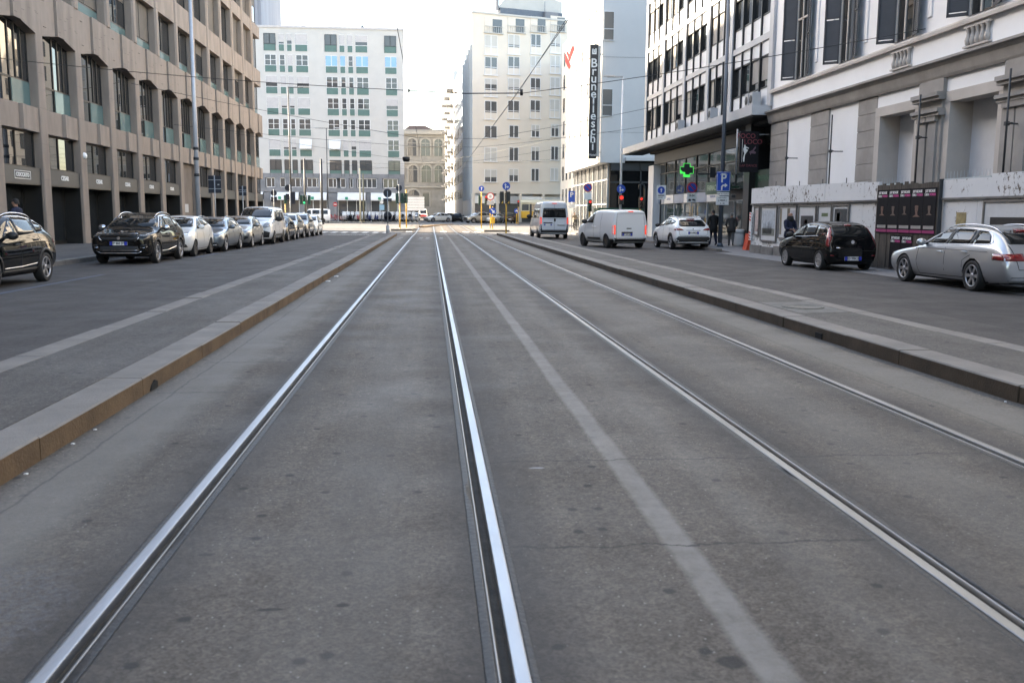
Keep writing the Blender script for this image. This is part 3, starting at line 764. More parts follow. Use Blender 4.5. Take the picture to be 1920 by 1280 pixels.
put(K_HY, 'parked_car', 'silver-grey hatchback parked in front of the white van in the left row', 'car', *left(K_HY, 43.4, -8.3), G_L)
put(K_TR, 'parked_van', 'white van with black bumper, tallest in the parked row', 'van', *left(K_TR, 48.0, -8.1), G_L)
put(K_DK, 'parked_car', 'dark grey hatchback half hidden behind the parked white van', 'car', *left(K_DK, 53.4, -8.15), G_L, 1)
put(K_SU, 'parked_car', 'grey sport utility car with a large dark grille, beyond the parked white van', 'car', *left(K_SU, 57.4, -8.2), G_L, 1)
put(K_S2, 'parked_car', 'brown-grey boxy sport utility car, next to last in the parked row', 'car', *left(K_S2, 62.2, -8.15), G_L, 1)
put(K_SW, 'parked_car', 'tiny white hatchback at the far end of the parked row by the stop line', 'car', *left(K_SW, 67.0, -8.1), G_L, 1)
put(K_AU, 'parked_car', 'silver estate car with red tail lamp beside the dark plank hoarding', 'car', 12.66, 20.45, 0)
put(K_PU, 'parked_car', 'black hatchback with tall red tail lamps parked by the white hoarding', 'car', 12.30, 28.0, 1.5)
put(K_QA, 'car', 'white crossover with dark rear window, right of the white delivery van', 'car', 12.2, 44.5, 1)
put(K_EX, 'delivery_van', 'white windowless delivery van with lit tail lamps, turned slightly left', 'van', 9.05, 46.1, 13)
put(K_DU, 'minibus', 'pale high-roof minibus with rear window and lit brake lamps', 'minibus', 8.1, 63.6, 1)
# far vehicles at the junction
K_TX = car(wagon, L=4.5, W=1.76, H=1.48, wb=2.7, fo=.95, tail=4.3, rend=3.5, rendz=1.38, tailz=1.05, cq=3.1, b=2.4, cowl=1.2, wst=2.1, paint=MATS['white_car_paint'], head=[[(.5,.66),(.55,.78),(.8,.86),(.8,.7)]], rim='ten', extra=[('bumper_grille','F',[(-.5,.25),(.5,.25),(.4,.42),(-.4,.42)],m_black),('fog_lamp','FF',[(.55,.32),(.75,.34),(.75,.5),(.58,.46)],m_black)])
put(K_TX, 'taxi', 'white taxi crossing the junction beyond the tram tracks', 'taxi', 1.1, 148, 118, None, 1)
put(car(K_DK, paint=MATS['black_car_paint']), 'car', 'black car driving away just right of the white taxi', 'car', 4.3, 150, -6, None, 1)
put(car(K_SU, H=1.66, paint=paint('beige_grey_car_paint', (.34,.33,.31), .5)), 'car', 'beige-grey people carrier crossing to the left by the corner building', 'car', 7.0, 136.6, 118, None, 1)
put(car(K_S2, paint=paint('brown_black_car_paint', (.015,.013,.011), .2), tail_l=[[(.6,.9),(.85,.9),(.85,1.05),(.6,1.05)]], rear=[[(-.62,1.16),(.62,1.16),(.5,1.48),(-.5,1.48)]], plateB=(.6,'')), 'car', 'dark brown sport utility car seen from behind, left of the yellow tram', 'car', 11.25, 136.0, 4, None, 1)
put(car(K_SW), 'car', 'small white car between the people carrier and the dark brown car', 'car', 9.35, 137.6, 150, None, 1)
K_AM = dict(K_TR, H=2.5, L=5.4, wst=1.9, extra=[('red_band','F',[(-.98,.62),(.98,.62),(.98,1.2),(-.98,1.2)],pm('ambulance_red',(.5,.03,.03),.4)),('front_bumper','F',[(-.97,.26),(.97,.26),(.97,.58),(-.97,.58)],m_black)], wsz=(1.36,2.15,.42,.365))
put(K_AM, 'ambulance', 'red and white ambulance driving towards the junction from the far street', 'ambulance', -1.8, 215, 180, None, 1)
put(dict(K_TR), 'delivery_van', 'white van in the cross street behind the parked row', 'van', -16.2, 128, 100, None, 1)

for k_, nm, lb, cat, x, y, a in ((car(K_DK), 'car', 'dark grey car waiting beyond the taxi at the far junction', 'car', 2.6, 158, 100),
    (car(K_SU, paint=paint('mid_blue_car_paint', (.05,.07,.12), .3)), 'car', 'dark blue car half hidden behind the beige-grey people carrier', 'car', 8.3, 139.2, 95),
    (car(K_HY), 'car', 'silver-grey car beside the ambulance in the far street', 'car', 2.6, 178, 178),
    (car(K_SW), 'car', 'white car parked far down the street behind the taxi', 'car', -3.0, 190, 180)):
    put(k_, nm, lb, cat, x, y, a, None, 1)
# ---------------------------------------------------------------- ground, roads, tram bed
def asphalt(name, dark, light, kind=None):
    m, nt, p = nt_of(name)
    p.inputs['Roughness'].default_value = .82
    tc = N(nt, 'ShaderNodeTexCoord'); co = tc.outputs['Object']
    def noise(scale, detail=6., rough=.6, stretch=None):
        n = N(nt, 'ShaderNodeTexNoise', Scale=scale, Detail=detail, Roughness=rough)
        if stretch:
            mp = N(nt, 'ShaderNodeMapping'); mp.inputs['Scale'].default_value = stretch; L(nt, co, mp.inputs['Vector']); L(nt, mp.outputs[0], n.inputs['Vector'])
        else: L(nt, co, n.inputs['Vector'])
        return n.outputs['Fac']
    def mr(v, a, b, c=0., d=1.):
        n = N(nt, 'ShaderNodeMapRange'); n.inputs['From Min'].default_value = a; n.inputs['From Max'].default_value = b; n.inputs['To Min'].default_value = c; n.inputs['To Max'].default_value = d
        L(nt, v, n.inputs['Value']); return n.outputs[0]
    def mth(op, a, b=None):
        n = N(nt, 'ShaderNodeMath', operation=op)
        for i, x in enumerate((a, b)):
            if x is None: continue
            if isinstance(x, (int, float)): n.inputs[i].default_value = x
            else: L(nt, x, n.inputs[i])
        return n.outputs[0]
    def mix(fac, a, b):
        n = N(nt, 'ShaderNodeMix', data_type='RGBA')
        if isinstance(fac, (int, float)): n.inputs['Factor'].default_value = fac
        else: L(nt, fac, n.inputs['Factor'])
        for k_, x in (('A', a), ('B', b)):
            if isinstance(x, tuple): n.inputs[k_].default_value = (*x, 1)
            else: L(nt, x, n.inputs[k_])
        return n.outputs['Result']
    base = mix(mr(noise(.55, 8., .65, (1, .35, 1)), .34, .66), dark, light)
    # aggregate: pale and dark grains
    va = N(nt, 'ShaderNodeTexVoronoi', Scale=95., voronoi_dimensions='2D'); L(nt, co, va.inputs['Vector'])
    vb = N(nt, 'ShaderNodeTexVoronoi', Scale=36., voronoi_dimensions='2D'); L(nt, co, vb.inputs['Vector'])
    sa = N(nt, 'ShaderNodeSeparateColor'); L(nt, va.outputs['Color'], sa.inputs[0]); sb = N(nt, 'ShaderNodeSeparateColor'); L(nt, vb.outputs['Color'], sb.inputs[0])
    g = mth('MULTIPLY', mr(sa.outputs[0], 0., 1., .64, 1.36), mr(sb.outputs[0], 0., 1., .84, 1.16))
    g = mth('MULTIPLY', g, mr(noise(12., 6., .75), .3, .7, .80, 1.18))
    g = mth('MULTIPLY', g, mr(noise(5.5, 7., .65, (1, .05, 1)), .3, .7, .82, 1.16))
    vm = N(nt, 'ShaderNodeVectorMath', operation='SCALE'); L(nt, base, vm.inputs[0]); L(nt, g, vm.inputs['Scale']); col = vm.outputs[0]
    vo = N(nt, 'ShaderNodeTexVoronoi', Scale=34., voronoi_dimensions='2D'); L(nt, co, vo.inputs['Vector'])
    sepc = N(nt, 'ShaderNodeSeparateColor'); L(nt, vo.outputs['Color'], sepc.inputs[0])
    fleck = mth('MULTIPLY', mr(vo.outputs['Distance'], .10, .18, 1., 0.), mth('GREATER_THAN', sepc.outputs[0], .965))
    col = mix(mth('MULTIPLY', fleck, .55), col, (.40, .39, .37))
    # dried spots of gum and oil
    vo2 = N(nt, 'ShaderNodeTexVoronoi', Scale=2.6, Randomness=1., voronoi_dimensions='2D'); L(nt, co, vo2.inputs['Vector'])
    s2 = N(nt, 'ShaderNodeSeparateColor'); L(nt, vo2.outputs['Color'], s2.inputs[0])
    wob = mth('ADD', vo2.outputs['Distance'], mth('MULTIPLY', mth('SUBTRACT', noise(24., 3.), .5), .05))
    spot = mth('MULTIPLY', mr(wob, .050, .085, 1., 0.), mth('GREATER_THAN', s2.outputs[1], .58))
    col = mix(mth('MULTIPLY', spot, .88), col, (.018, .017, .017))
    # broad stains
    st = mr(noise(.9, 9., .72), .54, .70, 0., .42); col = mix(st, col, tuple(c*.55 for c in dark))
    sp = N(nt, 'ShaderNodeSeparateXYZ'); L(nt, co, sp.inputs[0]); X, Yc = sp.outputs['X'], sp.outputs['Y']
    if kind == 'tram':
        nz = mth('MULTIPLY', mth('SUBTRACT', noise(2.2, 7., .7), .5), .28)
        xn = mth('ADD', X, nz)
        for rx in (-1.255, .285, 2.135, 3.635):   # grime along the rails
            dd = mth('ABSOLUTE', mth('SUBTRACT', xn, rx)); col = mix(mr(dd, .09, .36, .66, 0.), col, (.026, .025, .026))
        for cx, wd, am, cc in ((-2.02, .34, .62, (.155, .147, .132)), (4.32, .34, .58, (.148, .140, .124)), (-.35, .36, .26, (.132, .124, .113)), (2.9, .42, .32, (.132, .124, .113))):   # dust and polished strips
            dd = mth('ABSOLUTE', mth('SUBTRACT', xn, cx)); col = mix(mr(dd, wd*.35, wd, am, 0.), col, cc)
        # pale joint strip and its fainter neighbour
        xj = mth('ADD', mth('ADD', X, mth('MULTIPLY', mth('SUBTRACT', noise(9., 5.), .5), .035)), mth('MULTIPLY', mth('SUBTRACT', noise(.35, 2.), .5), .05))
        brk = mr(noise(7., 6., .7), .30, .60, .45, 1.)
        dd = mth('ABSOLUTE', mth('SUBTRACT', xj, 1.13)); col = mix(mth('MULTIPLY', mr(dd, .050, .085, .85, 0.), brk), col, (.205, .192, .175))
        dd = mth('ABSOLUTE', mth('SUBTRACT', xn, 1.62)); col = mix(mth('MULTIPLY', mr(dd, .05, .16, .22, 0.), brk), col, (.165, .155, .142))
        # cracks across
        for cy, x0, x1 in ((3.98, .3, 2.1), (5.45, .3, 3.6), (7.8, -2.3, -1.3), (9.4, -2.3, -1.3), (2.2, -1.2, .2), (14.2, -2.3, .2)):
            yn = mth('ADD', Yc, mth('MULTIPLY', mth('SUBTRACT', noise(3.5, 6., .7), .5), .22))
            l_ = mr(mth('ABSOLUTE', mth('SUBTRACT', yn, cy)), .004, .013, .85, 0.)
            l_ = mth('MULTIPLY', l_, mth('MULTIPLY', mth('GREATER_THAN', X, x0), mth('LESS_THAN', X, x1)))
            col = mix(l_, col, (.02, .02, .02))
        # single stains: an oil spot, a chalk mark, a scuffed pale patch
        for sx_, sy_, rx_, ry_, cc, am in ((1.01, 2.86, .055, .05, (.012, .012, .013), .8), (.62, 5.3, .05, .016, (.3, .3, .32), .7), (-1.72, 3.45, .34, .55, (.115, .12, .135), .55), (-1.0, 4.0, .04, .02, (.02, .02, .02), .8), (-.62, 3.4, .05, .016, (.018, .018, .018), .8), (-.35, 3.42, .03, .02, (.018, .018, .018), .8)):
            ex = mth('DIVIDE', mth('SUBTRACT', mth('ADD', X, mth('MULTIPLY', mth('SUBTRACT', noise(11., 6., .7), .5), rx_*1.1)), sx_), rx_); ey = mth('DIVIDE', mth('SUBTRACT', mth('ADD', Yc, mth('MULTIPLY', mth('SUBTRACT', noise(9., 6., .7), .5), ry_*1.1)), sy_), ry_)
            rr_ = mth('ADD', mth('MULTIPLY', ex, ex), mth('MULTIPLY', ey, ey)); col = mix(mth('MULTIPLY', mr(rr_, .5, 1.1, am, 0.), 1. if rx_ < .2 else mr(noise(30., 5., .8), .42, .60)), col, cc)
        # saw-cut joint beside the kerbs
        for kx in (-2.16, 4.10):
            dd = mth('ABSOLUTE', mth('SUBTRACT', mth('ADD', X, mth('MULTIPLY', mth('SUBTRACT', noise(1.6, 7., .75), .5), .12)), kx))
            col = mix(mr(dd, .003, .014, .55, 0.), col, (.03, .03, .03))
    if kind == 'road':
        # relaid patches with a tarred edge
        for x0, x1, y0, y1, cc in ((8.4, 11.6, 9.5, 16.4, (.030, .027, .026)), (-8.2, -6.4, 20.5, 27.5, (.046, .041, .039)), (7.2, 8.3, 26, 31, (.031, .028, .027)), (-6.6, -5.2, 36, 47, (.034, .030, .029))):
            wx = mth('ADD', X, mth('MULTIPLY', mth('SUBTRACT', noise(3., 5., .7), .5), .12)); wy = mth('ADD', Yc, mth('MULTIPLY', mth('SUBTRACT', noise(2.5, 5., .7), .5), .3))
            ax = mth('SUBTRACT', mth('ABSOLUTE', mth('SUBTRACT', wx, (x0+x1)/2)), (x1-x0)/2); ay = mth('SUBTRACT', mth('ABSOLUTE', mth('SUBTRACT', wy, (y0+y1)/2)), (y1-y0)/2)
            e_ = mth('MAXIMUM', ax, ay); col = mix(mr(e_, -.01, .01, .62, 0.), col, cc)
            col = mix(mr(mth('ABSOLUTE', e_), .012, .04, .7, 0.), col, (.014, .013, .013))
    L(nt, col, p.inputs['Base Color'])
    bp = N(nt, 'ShaderNodeBump', Strength=.55, Distance=.006); L(nt, noise(130., 4., .65), bp.inputs['Height']); L(nt, bp.outputs[0], p.inputs['Normal'])
    rr = mr(noise(1.1, 5.), .3, .7, .66, .9); L(nt, rr, p.inputs['Roughness'])
    return m
m_tram = asphalt('tram_asphalt', (.067,.0560,.0455), (.106,.0905,.0745), 'tram')
m_road = asphalt('road_asphalt', (.039,.0345,.0325), (.056,.0495,.0465), 'road')
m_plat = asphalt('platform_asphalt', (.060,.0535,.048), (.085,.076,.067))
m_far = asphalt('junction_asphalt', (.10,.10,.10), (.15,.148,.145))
m_pave = asphalt('pavement_asphalt', (.070,.065,.062), (.098,.091,.086))
m_kerbtop = pm('kerb_granite', (.165,.150,.134), .75, var=.22, scale=2.4, bump=.35, bscale=70, dirt=.5, dirtcol=(.10,.095,.09))
m_rust = pm('kerb_face_rust', (.125,.080,.043), .85, var=.35, scale=2.2, bump=.4, bscale=50, dirt=.6, dirtcol=(.06,.035,.02))
m_kerbdk = pm('kerb_face_dark', (.074,.053,.035), .85, var=.35, scale=2.2, bump=.4, bscale=50, dirt=.6, dirtcol=(.025,.02,.017))
m_mark = pm('road_marking', (.62,.62,.60), .65, var=.18, scale=5, dirt=.75, dirtcol=(.14,.14,.14))
m_markw = pm('worn_marking', (.30,.30,.30), .7, var=.3, scale=6, dirt=.9, dirtcol=(.12,.12,.12))
m_blueline = pm('blue_marking', (.07,.085,.12), .7, var=.25, scale=5, dirt=.6, dirtcol=(.07,.07,.08))

def sheet(mb, x0, x1, ys, dz, m=0, nx=1):
    for ya, yb in zip(ys, ys[1:]):
        for i in range(nx):
            a = x0+(x1-x0)*i/nx; b = x0+(x1-x0)*(i+1)/nx
            mb.face([(a,ya,gz(ya)+dz),(b,ya,gz(ya)+dz),(b,yb,gz(yb)+dz),(a,yb,gz(yb)+dz)], m)
mb = MB(); ys = [-400,-60,0,40,75,90,105,120,140,200,320,700,2500]
for ya, yb in zip(ys, ys[1:]):
    xs = [-2500,-300,-60,-20,20,60,300,2500]
    for a, b in zip(xs, xs[1:]): mb.face([(a,ya,gz(ya)-.03),(b,ya,gz(ya)-.03),(b,yb,gz(yb)-.03),(a,yb,gz(yb)-.03)])
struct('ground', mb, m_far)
mb = MB(); sheet(mb, -11.25, -3.9, [-30,0,30,74], 0); struct('road', mb, m_road)
mb = MB(); sheet(mb, 6.2, 14.0, [-30,0,30,74], 0); struct('road', mb, m_road)
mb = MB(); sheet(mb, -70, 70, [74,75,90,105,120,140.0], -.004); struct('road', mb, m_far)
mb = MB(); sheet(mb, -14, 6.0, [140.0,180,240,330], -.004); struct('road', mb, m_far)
# tram bed, 0.1 m proud of the roads, ramping down at the junction
mb = MB(); prof = [(-12,.1),(0,.1),(12,.1),(30,.1),(62,.1),(70,.06),(78,gz(78)+.004),(100,gz(100)+.004),(122,gz(122)+.004)]
def bz(y):
    for (a, za), (b, zb) in zip(prof, prof[1:]):
        if a <= y <= b: return za+(zb-za)*(y-a)/(b-a)
    return prof[-1][1]
RAILS = [(-1.24, -1), (.262, 1), (2.15, -1), (3.62, 1)]   # x of the running edge, side on which the head lies
xs = [-2.45]
for rx, s in RAILS:
    a, b = sorted((rx + s*.085, rx - s*.095)); xs += [a, b]
xs.append(4.85)
for i in range(0, len(xs), 2):
    for (ya, za), (yb, zb) in zip(prof, prof[1:]):
        mb.face([(xs[i],ya,za),(xs[i+1],ya,za),(xs[i+1],yb,zb),(xs[i],yb,zb)])
struct('tram_bed', mb, m_tram)

m_rail = pm('polished_rail', (.33,.35,.38), .42, 1., var=.12, scale=3., stretch=(1,.35,1), bump=.06, bscale=26)
m_rail2 = pm('dim_reflection_rail', (.20,.21,.22), .45, 1., var=.18, scale=3., stretch=(1,.35,1), bump=.06, bscale=26)  # right pair: darker reflections put into the steel colour
m_groove = pm('rail_groove', (.050,.040,.030), .9, var=.4, scale=9, bump=.3)
m_lip = pm('rail_lip', (.26,.26,.265), .36, 1., var=.2, scale=6., stretch=(1,.3,1))
m_seal = pm('bitumen_seal', (.020,.0205,.022), .62, var=.35, scale=14, bump=.35, bscale=35, spec=.6)
rnd = random.Random(5)
for i, (rx, s) in enumerate(RAILS):
    root = thing('tram_rail', ['grooved steel rail nearest the left kerb', 'bright grooved steel rail running straight away from the camera', 'grooved steel rail just right of the pale joint strip', 'grooved steel rail nearest the right kerb'][i], 'rail', (rx, 20, .1), 0, 'grooved tram rails in the asphalt')
    ystep = [-11.9 + .22*k for k in range(150)] + [22+2*k for k in range(51)]
    def strip(pts, mat, nm, par, wob=0., wi=None):
        rows = []; g = MB(); ph = rnd.uniform(0, 9); w = [0.]*len(pts); t = 0.
        for y in ystep:
            t = t*.72 + rnd.uniform(-1, 1)*wob*.5
            row = []
            for j, (dx, dz) in enumerate(pts):
                o = t if (wi is not None and j == wi) else 0.
                row.append((rx + s*(dx+o), y, bz(y)+dz))
            rows.append(row)
        g.grid(rows, 0, True); return part(nm, g, mat, par)
    strip([(0,-.030),(.0005,.0045),(.0025,.0078),(.0045,.0084),(.008,.0085),(.045,.0083),(.0500,.0082),(.0530,.0072),(.0550,.004),(.0555,-.01)], m_rail if i < 2 else m_rail2, 'rail_head', root)
    strip([(-.042,-.02),(-.040,-.030),(-.004,-.032),(0,-.028)], m_groove, 'groove', root)
    strip([(-.053,-.012),(-.0525,.003),(-.050,.005),(-.044,.004),(-.0415,-.028)], m_lip, 'guard_lip', root)
    strip([(.0545,-.006),(.057,.002),(.060,.004),(.068,.0045),(.084,.0005)], m_seal, 'sealing_strip', root, .014, 3)
    strip([(-.052,-.006),(-.055,.003),(-.060,.004),(-.070,.0045),(-.092,.0005)], m_seal, 'sealing_strip', root, .014, 3)

# platforms between tram bed and roads, with separate kerb stones
def stones(mb, x0, x1, y0, y1, z0, z1, face_m, lens, gap=.013, seed=1):
    r = random.Random(seed); y = y0
    while y < y1:
        ln = r.choice(lens)*r.uniform(.95, 1.05); e = min(y+ln, y1)
        d = r.uniform(-.008, .008); zz = z1 + r.uniform(-.007, .007); bv = .012
        a, b = x0+d, x1
        P = [(a+bv, y), (b-bv, y), (b, y)]
        q = [(a, y+gap/2, z0), (b, y+gap/2, z0), (b, e-gap/2, z0), (a, e-gap/2, z0)]
        t = [(a, y+gap/2, zz-bv), (b, y+gap/2, zz-bv), (b, e-gap/2, zz-bv), (a, e-gap/2, zz-bv)]
        u = [(a+bv, y+gap/2+.002, zz), (b-bv, y+gap/2+.002, zz), (b-bv, e-gap/2-.002, zz), (a+bv, e-gap/2-.002, zz)]
        for i in range(4):
            j = (i+1) % 4; mb.face([q[i], q[j], t[j], t[i]], face_m); mb.face([t[i], t[j], u[j], u[i]], 0)
        mb.face(u, 0)
        y = e
pz = .25
mb = MB(); stones(mb, -2.70, -2.375, -8, 65, .04, pz, 1, (1.9,1.9,1.0,2.0), seed=3); stones(mb, -3.935, -3.65, -8, 66, -.02, pz-.004, 0, (2.,2.1,1.), seed=4); struct('kerb', mb, [m_kerbtop, m_rust])
mb = MB(); stones(mb, 4.765, 5.10, -8, 67, .04, pz, 1, (1.9,2.0,1.2,2.1), seed=6); stones(mb, 6.0, 6.27, -8, 67, -.02, pz-.004, 0, (2.,2.2,1.), seed=7); struct('kerb', mb, [m_kerbtop, m_kerbdk])
mb = MB(); mb.box(-3.65, -2.70, -8, 65.2, 0, pz-.006); struct('platform', mb, m_plat)
mb = MB(); mb.box(5.10, 6.0, -8, 67, 0, pz-.006); struct('platform', mb, m_plat)
# drain holes in the kerb faces
for (hx, hy, nm, lb) in ((-2.372, 7.95, 'kerb_drain', 'dark drain hole at the foot of the rusty left kerb'), (4.760, 10.85, 'kerb_drain', 'small dark drain hole in the right kerb face')):
    g = MB(); s = 1 if hx < 0 else -1
    g.prism([(hy-.10,.105),(hy+.10,.105),(hy+.10,.16),(hy+.03,.178),(hy-.05,.15)] if hx < 0 else [(hy-.09,.105),(hy+.09,.105),(hy+.09,.175),(hy-.09,.175)], 'x', hx-.05*s, hx+.010*s)
    single(nm, g, m_under, lb, 'drain', (hx, hy, .1), 'drain holes in the kerbs')
# manhole in the right platform
g = MB(); cx, cy, cz = 5.56, 13.3, pz-.006
root = thing('manhole', 'worn round manhole cover set in pale mortar on the right platform', 'manhole', (cx, cy, cz))
g.prism([(cx-.40,cy-.85),(cx+.40,cy-.72),(cx+.42,cy+.85),(cx-.42,cy+.75)], 'z', cz-.03, cz+.003); part('mortar_surround', g, pm('mortar',(.125,.12,.11),.9,var=.25,scale=4,bump=.3), root)
g = MB(); g.lathe([(.31,.004),(.31,.012),(.28,.014),(.275,.010),(.14,.0135),(.135,.010),(.05,.013),(.001,.013)], 32, (cx,cy,cz)); part('cover', g, pm('cast_iron',(.10,.098,.09),.6,.3,var=.35,scale=14,bump=.6,bscale=60), root)
# pavements
mb = MB(); stones(mb, -11.35, -11.05, -10, 92, -.02, .15, 0, (1.2,1.4), seed=9); struct('kerb', mb, m_kerbtop)
mb = MB(); mb.box(-17.2, -11.35, -30, 92, -.02, .146); struct('pavement', mb, m_pave)
m_slab = pm('pale_paving', (.175,.17,.168), .85, var=.12, scale=3, bump=.2, bscale=40, dirt=.4, dirtcol=(.13,.13,.13))
mb = MB(); mb.box(12.25, 15.4, -20, 39, -.02, .012); mb.prism([(39,-.02),(39,.012),(42.5,.12),(64,.12),(64,-.02)], 'x', 13.05, 16.6); struct('pavement', mb, m_slab)
mb = MB(); stones(mb, 12.83, 13.05, 40.5, 64, -.02, .12, 0, (1.2,1.5), seed=12); struct('kerb', mb, m_kerbtop)
mb = MB(); stones(mb, 11.6, 12.0, 71.5, 92, -.02, .13, 0, (1.2,1.5), seed=13); mb.box(12.0, 16, 71.5, 92, -.02, .126); struct('pavement', mb, m_slab)
# islands at the junction
def island(pts, z, h, mats):
    mb = MB(); mb.prism(pts, 'z', z-.05, z+h, 0); struct('traffic_island', mb, mats)
island([(-3.6,84),(-1.75,84.4),(-1.5,88),(-1.6,94),(-2.9,97),(-3.7,94)], gz(90), .16, m_kerbtop)
island([(-1.3,100),(.2,112),(2.6,122),(3.0,121.6),(.8,112),(-.7,100)], gz(110), .12, pm('kerb_face_rust2',(.20,.13,.07),.85,var=.3,scale=2))
island([(4.7,82),(7.0,82.5),(6.6,92),(5.2,100),(4.5,95)], gz(90), .14, m_kerbtop)
island([(-30,134),(-2.5,134),(-1.6,136),(-1.6,141.5),(-30,141.5)], gz(135), .12, pm('pale_pavement', (.42,.40,.36), .9, var=.12, scale=2))
island([(6.0,139.9),(11.0,139.9),(30,144),(30,146),(6.0,141)], gz(135), .12, MATS['pale_pavement'])
# painted lines
mb = MB(); mb.box(-11.0,-3.95,70.2,70.7,.0,.004); mb.box(6.3,12.8,72.2,72.7,.0,.004); struct('stop_line', mb, m_mark)
mb = MB(); 
for a, b in ((-2.3,-1.36),(-1.12,.14),(.38,2.02),(2.28,3.5),(3.74,4.7)): mb.box(a,b,71.0,71.5,bz(71.2)-.004,bz(71.0)+.005)
struct('stop_line', mb, m_mark)
mb = MB()
for i in range(9):
    x = -10.9 + i*.86
    mb.face([(x,77,gz(77)+.004),(x+.45,77,gz(77)+.004),(x+.45,80.2,gz(80.2)+.004),(x,80.2,gz(80.2)+.004)])
for i in range(8):
    x = 6.9 + i*.86; mb.face([(x,77,gz(77)+.004),(x+.45,77,gz(77)+.004),(x+.45,80.2,gz(80.2)+.004),(x,80.2,gz(80.2)+.004)])
for i in range(7):
    x = -2.2 + i*1.0
    if any(abs(x+.27-r[0]) < .42 for r in RAILS): continue
    mb.face([(x,80,gz(80)+.010),(x+.55,80,gz(80)+.010),(x+.55,83,gz(83)+.010),(x,83,gz(83)+.010)])
struct('pedestrian_crossing', mb, m_mark)
mb = MB(); r = random.Random(8)
for i in range(7):
    x = -2.0 + i*.42
    if any(abs(x+.1-q[0]) < .25 for q in RAILS): continue
    mb.box(x, x+.22, 58.0, 59.2, .1, .104); mb.box(x-.03, x+.2, 55.2, 55.7, .1, .104)
mb.box(2.3,3.5,64.0,64.5,.1,.104); mb.box(3.75,4.7,64.2,64.6,.1,.104)
struct('worn_lettering_marking', mb, m_markw)
mb = MB(); mb.box(-8.5,-8.38,12,24.5,0,.004); mb.box(-8.5,-8.38,34.0,37.5,0,.004); struct('parking_line', mb, m_blueline)
# ---------------------------------------------------------------- buildings
m_stone = pm('brown_stone', (.262,.212,.176), .75, var=.22, scale=1.3, stretch=(1,1,.28), bump=.15, bscale=30, dirt=.45, dirtcol=(.16,.12,.095))
m_stone2 = pm('brown_stone_shaded', (.150,.123,.104), .8, var=.2, scale=1.2, dirt=.35, dirtcol=(.13,.10,.08))  # darker copy of the brown stone, recess shade put into its colour
m_bronze = pm('dark_bronze_frame', (.022,.020,.018), .45, .3, var=.2)
m_pane = glassm('window_glass', (.016,.018,.020), .012, 2.1, .012)
m_pane2 = glassm('sky_toned_glass', (.075,.08,.085), .03, 1.6, .01)  # pale base colour stands in for sky reflected in the panes
m_teal = glassm('teal_glass_panel', (.10,.17,.165), .08, 1.55)
m_blind = pm('roller_blind', (.11,.095,.08), .7, var=.12, scale=2)
m_signbd = pm('shop_fascia', (.055,.056,.055), .5, var=.1)
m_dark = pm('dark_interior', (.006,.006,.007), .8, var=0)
m_letter = pm('white_lettering', (.78,.78,.76), .5, var=0)
rn = random.Random(21)

# --- left: brown stone office building -------------------------------------
XL, P0, PI_ = -15.9, 40.73, 4.23
left_b = thing('office_building', 'brown stone office building with deep window bays along the left side of the street', 'building', (XL, 60, .15))
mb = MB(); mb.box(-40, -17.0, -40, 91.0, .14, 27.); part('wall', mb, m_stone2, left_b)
mb = MB(); mb.box(-40.3, -15.75, -40, 91.6, 27., 27.6); part('cornice', mb, m_stone, left_b)
mb = MB(); mb.box(-17.0, XL+.02, -40, P0-4*PI_-.72, .14, 27.); part('unseen_run', mb, m_stone, left_b)  # plain unseen stretch past the camera, added to enclose the street light
KS = list(range(-4, 12))
def bay(o, k, base=0, **kw):
    c = dup(o, left_b, **kw) if k != base else o
    c.location = (o['_x'] if False else o.location[0], o['_y0'] + (k-base)*PI_, o.location[2]); return c
def proto(nm, mb, mats):
    o = link(nm, mb.mesh(nm, mats, (XL, P0, .15)), left_b, (0, P0-60, 0)); o['_y0'] = P0-60; return o
def world(x, y, z): return (XL+x, P0+y, z)
def W(mb, x0, x1, y0, y1, z0, z1, m=0): mb.box(XL+x0, XL+x1, P0+y0, P0+y1, z0, z1, m)
# pillars
mb = MB(); mb.prism([(XL-1.0,P0-.72),(XL-.03,P0-.72),(XL,P0-.69),(XL,P0-.06),(XL-.03,P0),(XL-1.0,P0)], 'z', .0, 8.74)
for z in (1.45, 2.9, 4.35, 5.8, 7.2): mb.box(XL-.01, XL+.003, P0-.70, P0-.05, z, z+.008, 1)
pil = proto('pillar', mb, [m_stone, m_stone2])
mb = MB(); mb.prism([(XL-1.0,P0-.74),(XL-.05,P0-.70),(XL+.05,P0-.60),(XL+.05,P0-.22),(XL-.35,P0),(XL-1.0,P0)], 'z', 10.66, 27.)
for z in (13.35, 17.75, 21.75): mb.box(XL-.01, XL+.055, P0-.62, P0-.2, z, z+.012, 1)
pil2 = proto('upper_pillar', mb, [m_stone, m_stone2])
# folded spandrel above the shop windows
def fold(z0, z1, back=-.5):
    mb = MB(); y = P0; x = XL
    mb.prism([(x+back,y+.0),(x-.10,y),(x-.02,y+1.52),(x-.17,y+1.58),(x-.17,y+1.70),(x+.07,y+1.74),(x+.05,y+2.05),(x-.01,y+2.12),(x-.08,y+3.51),(x+back,y+3.51)], 'z', z0, z1)
    return mb
sp1 = proto('spandrel', fold(4.80, 5.78), m_stone)
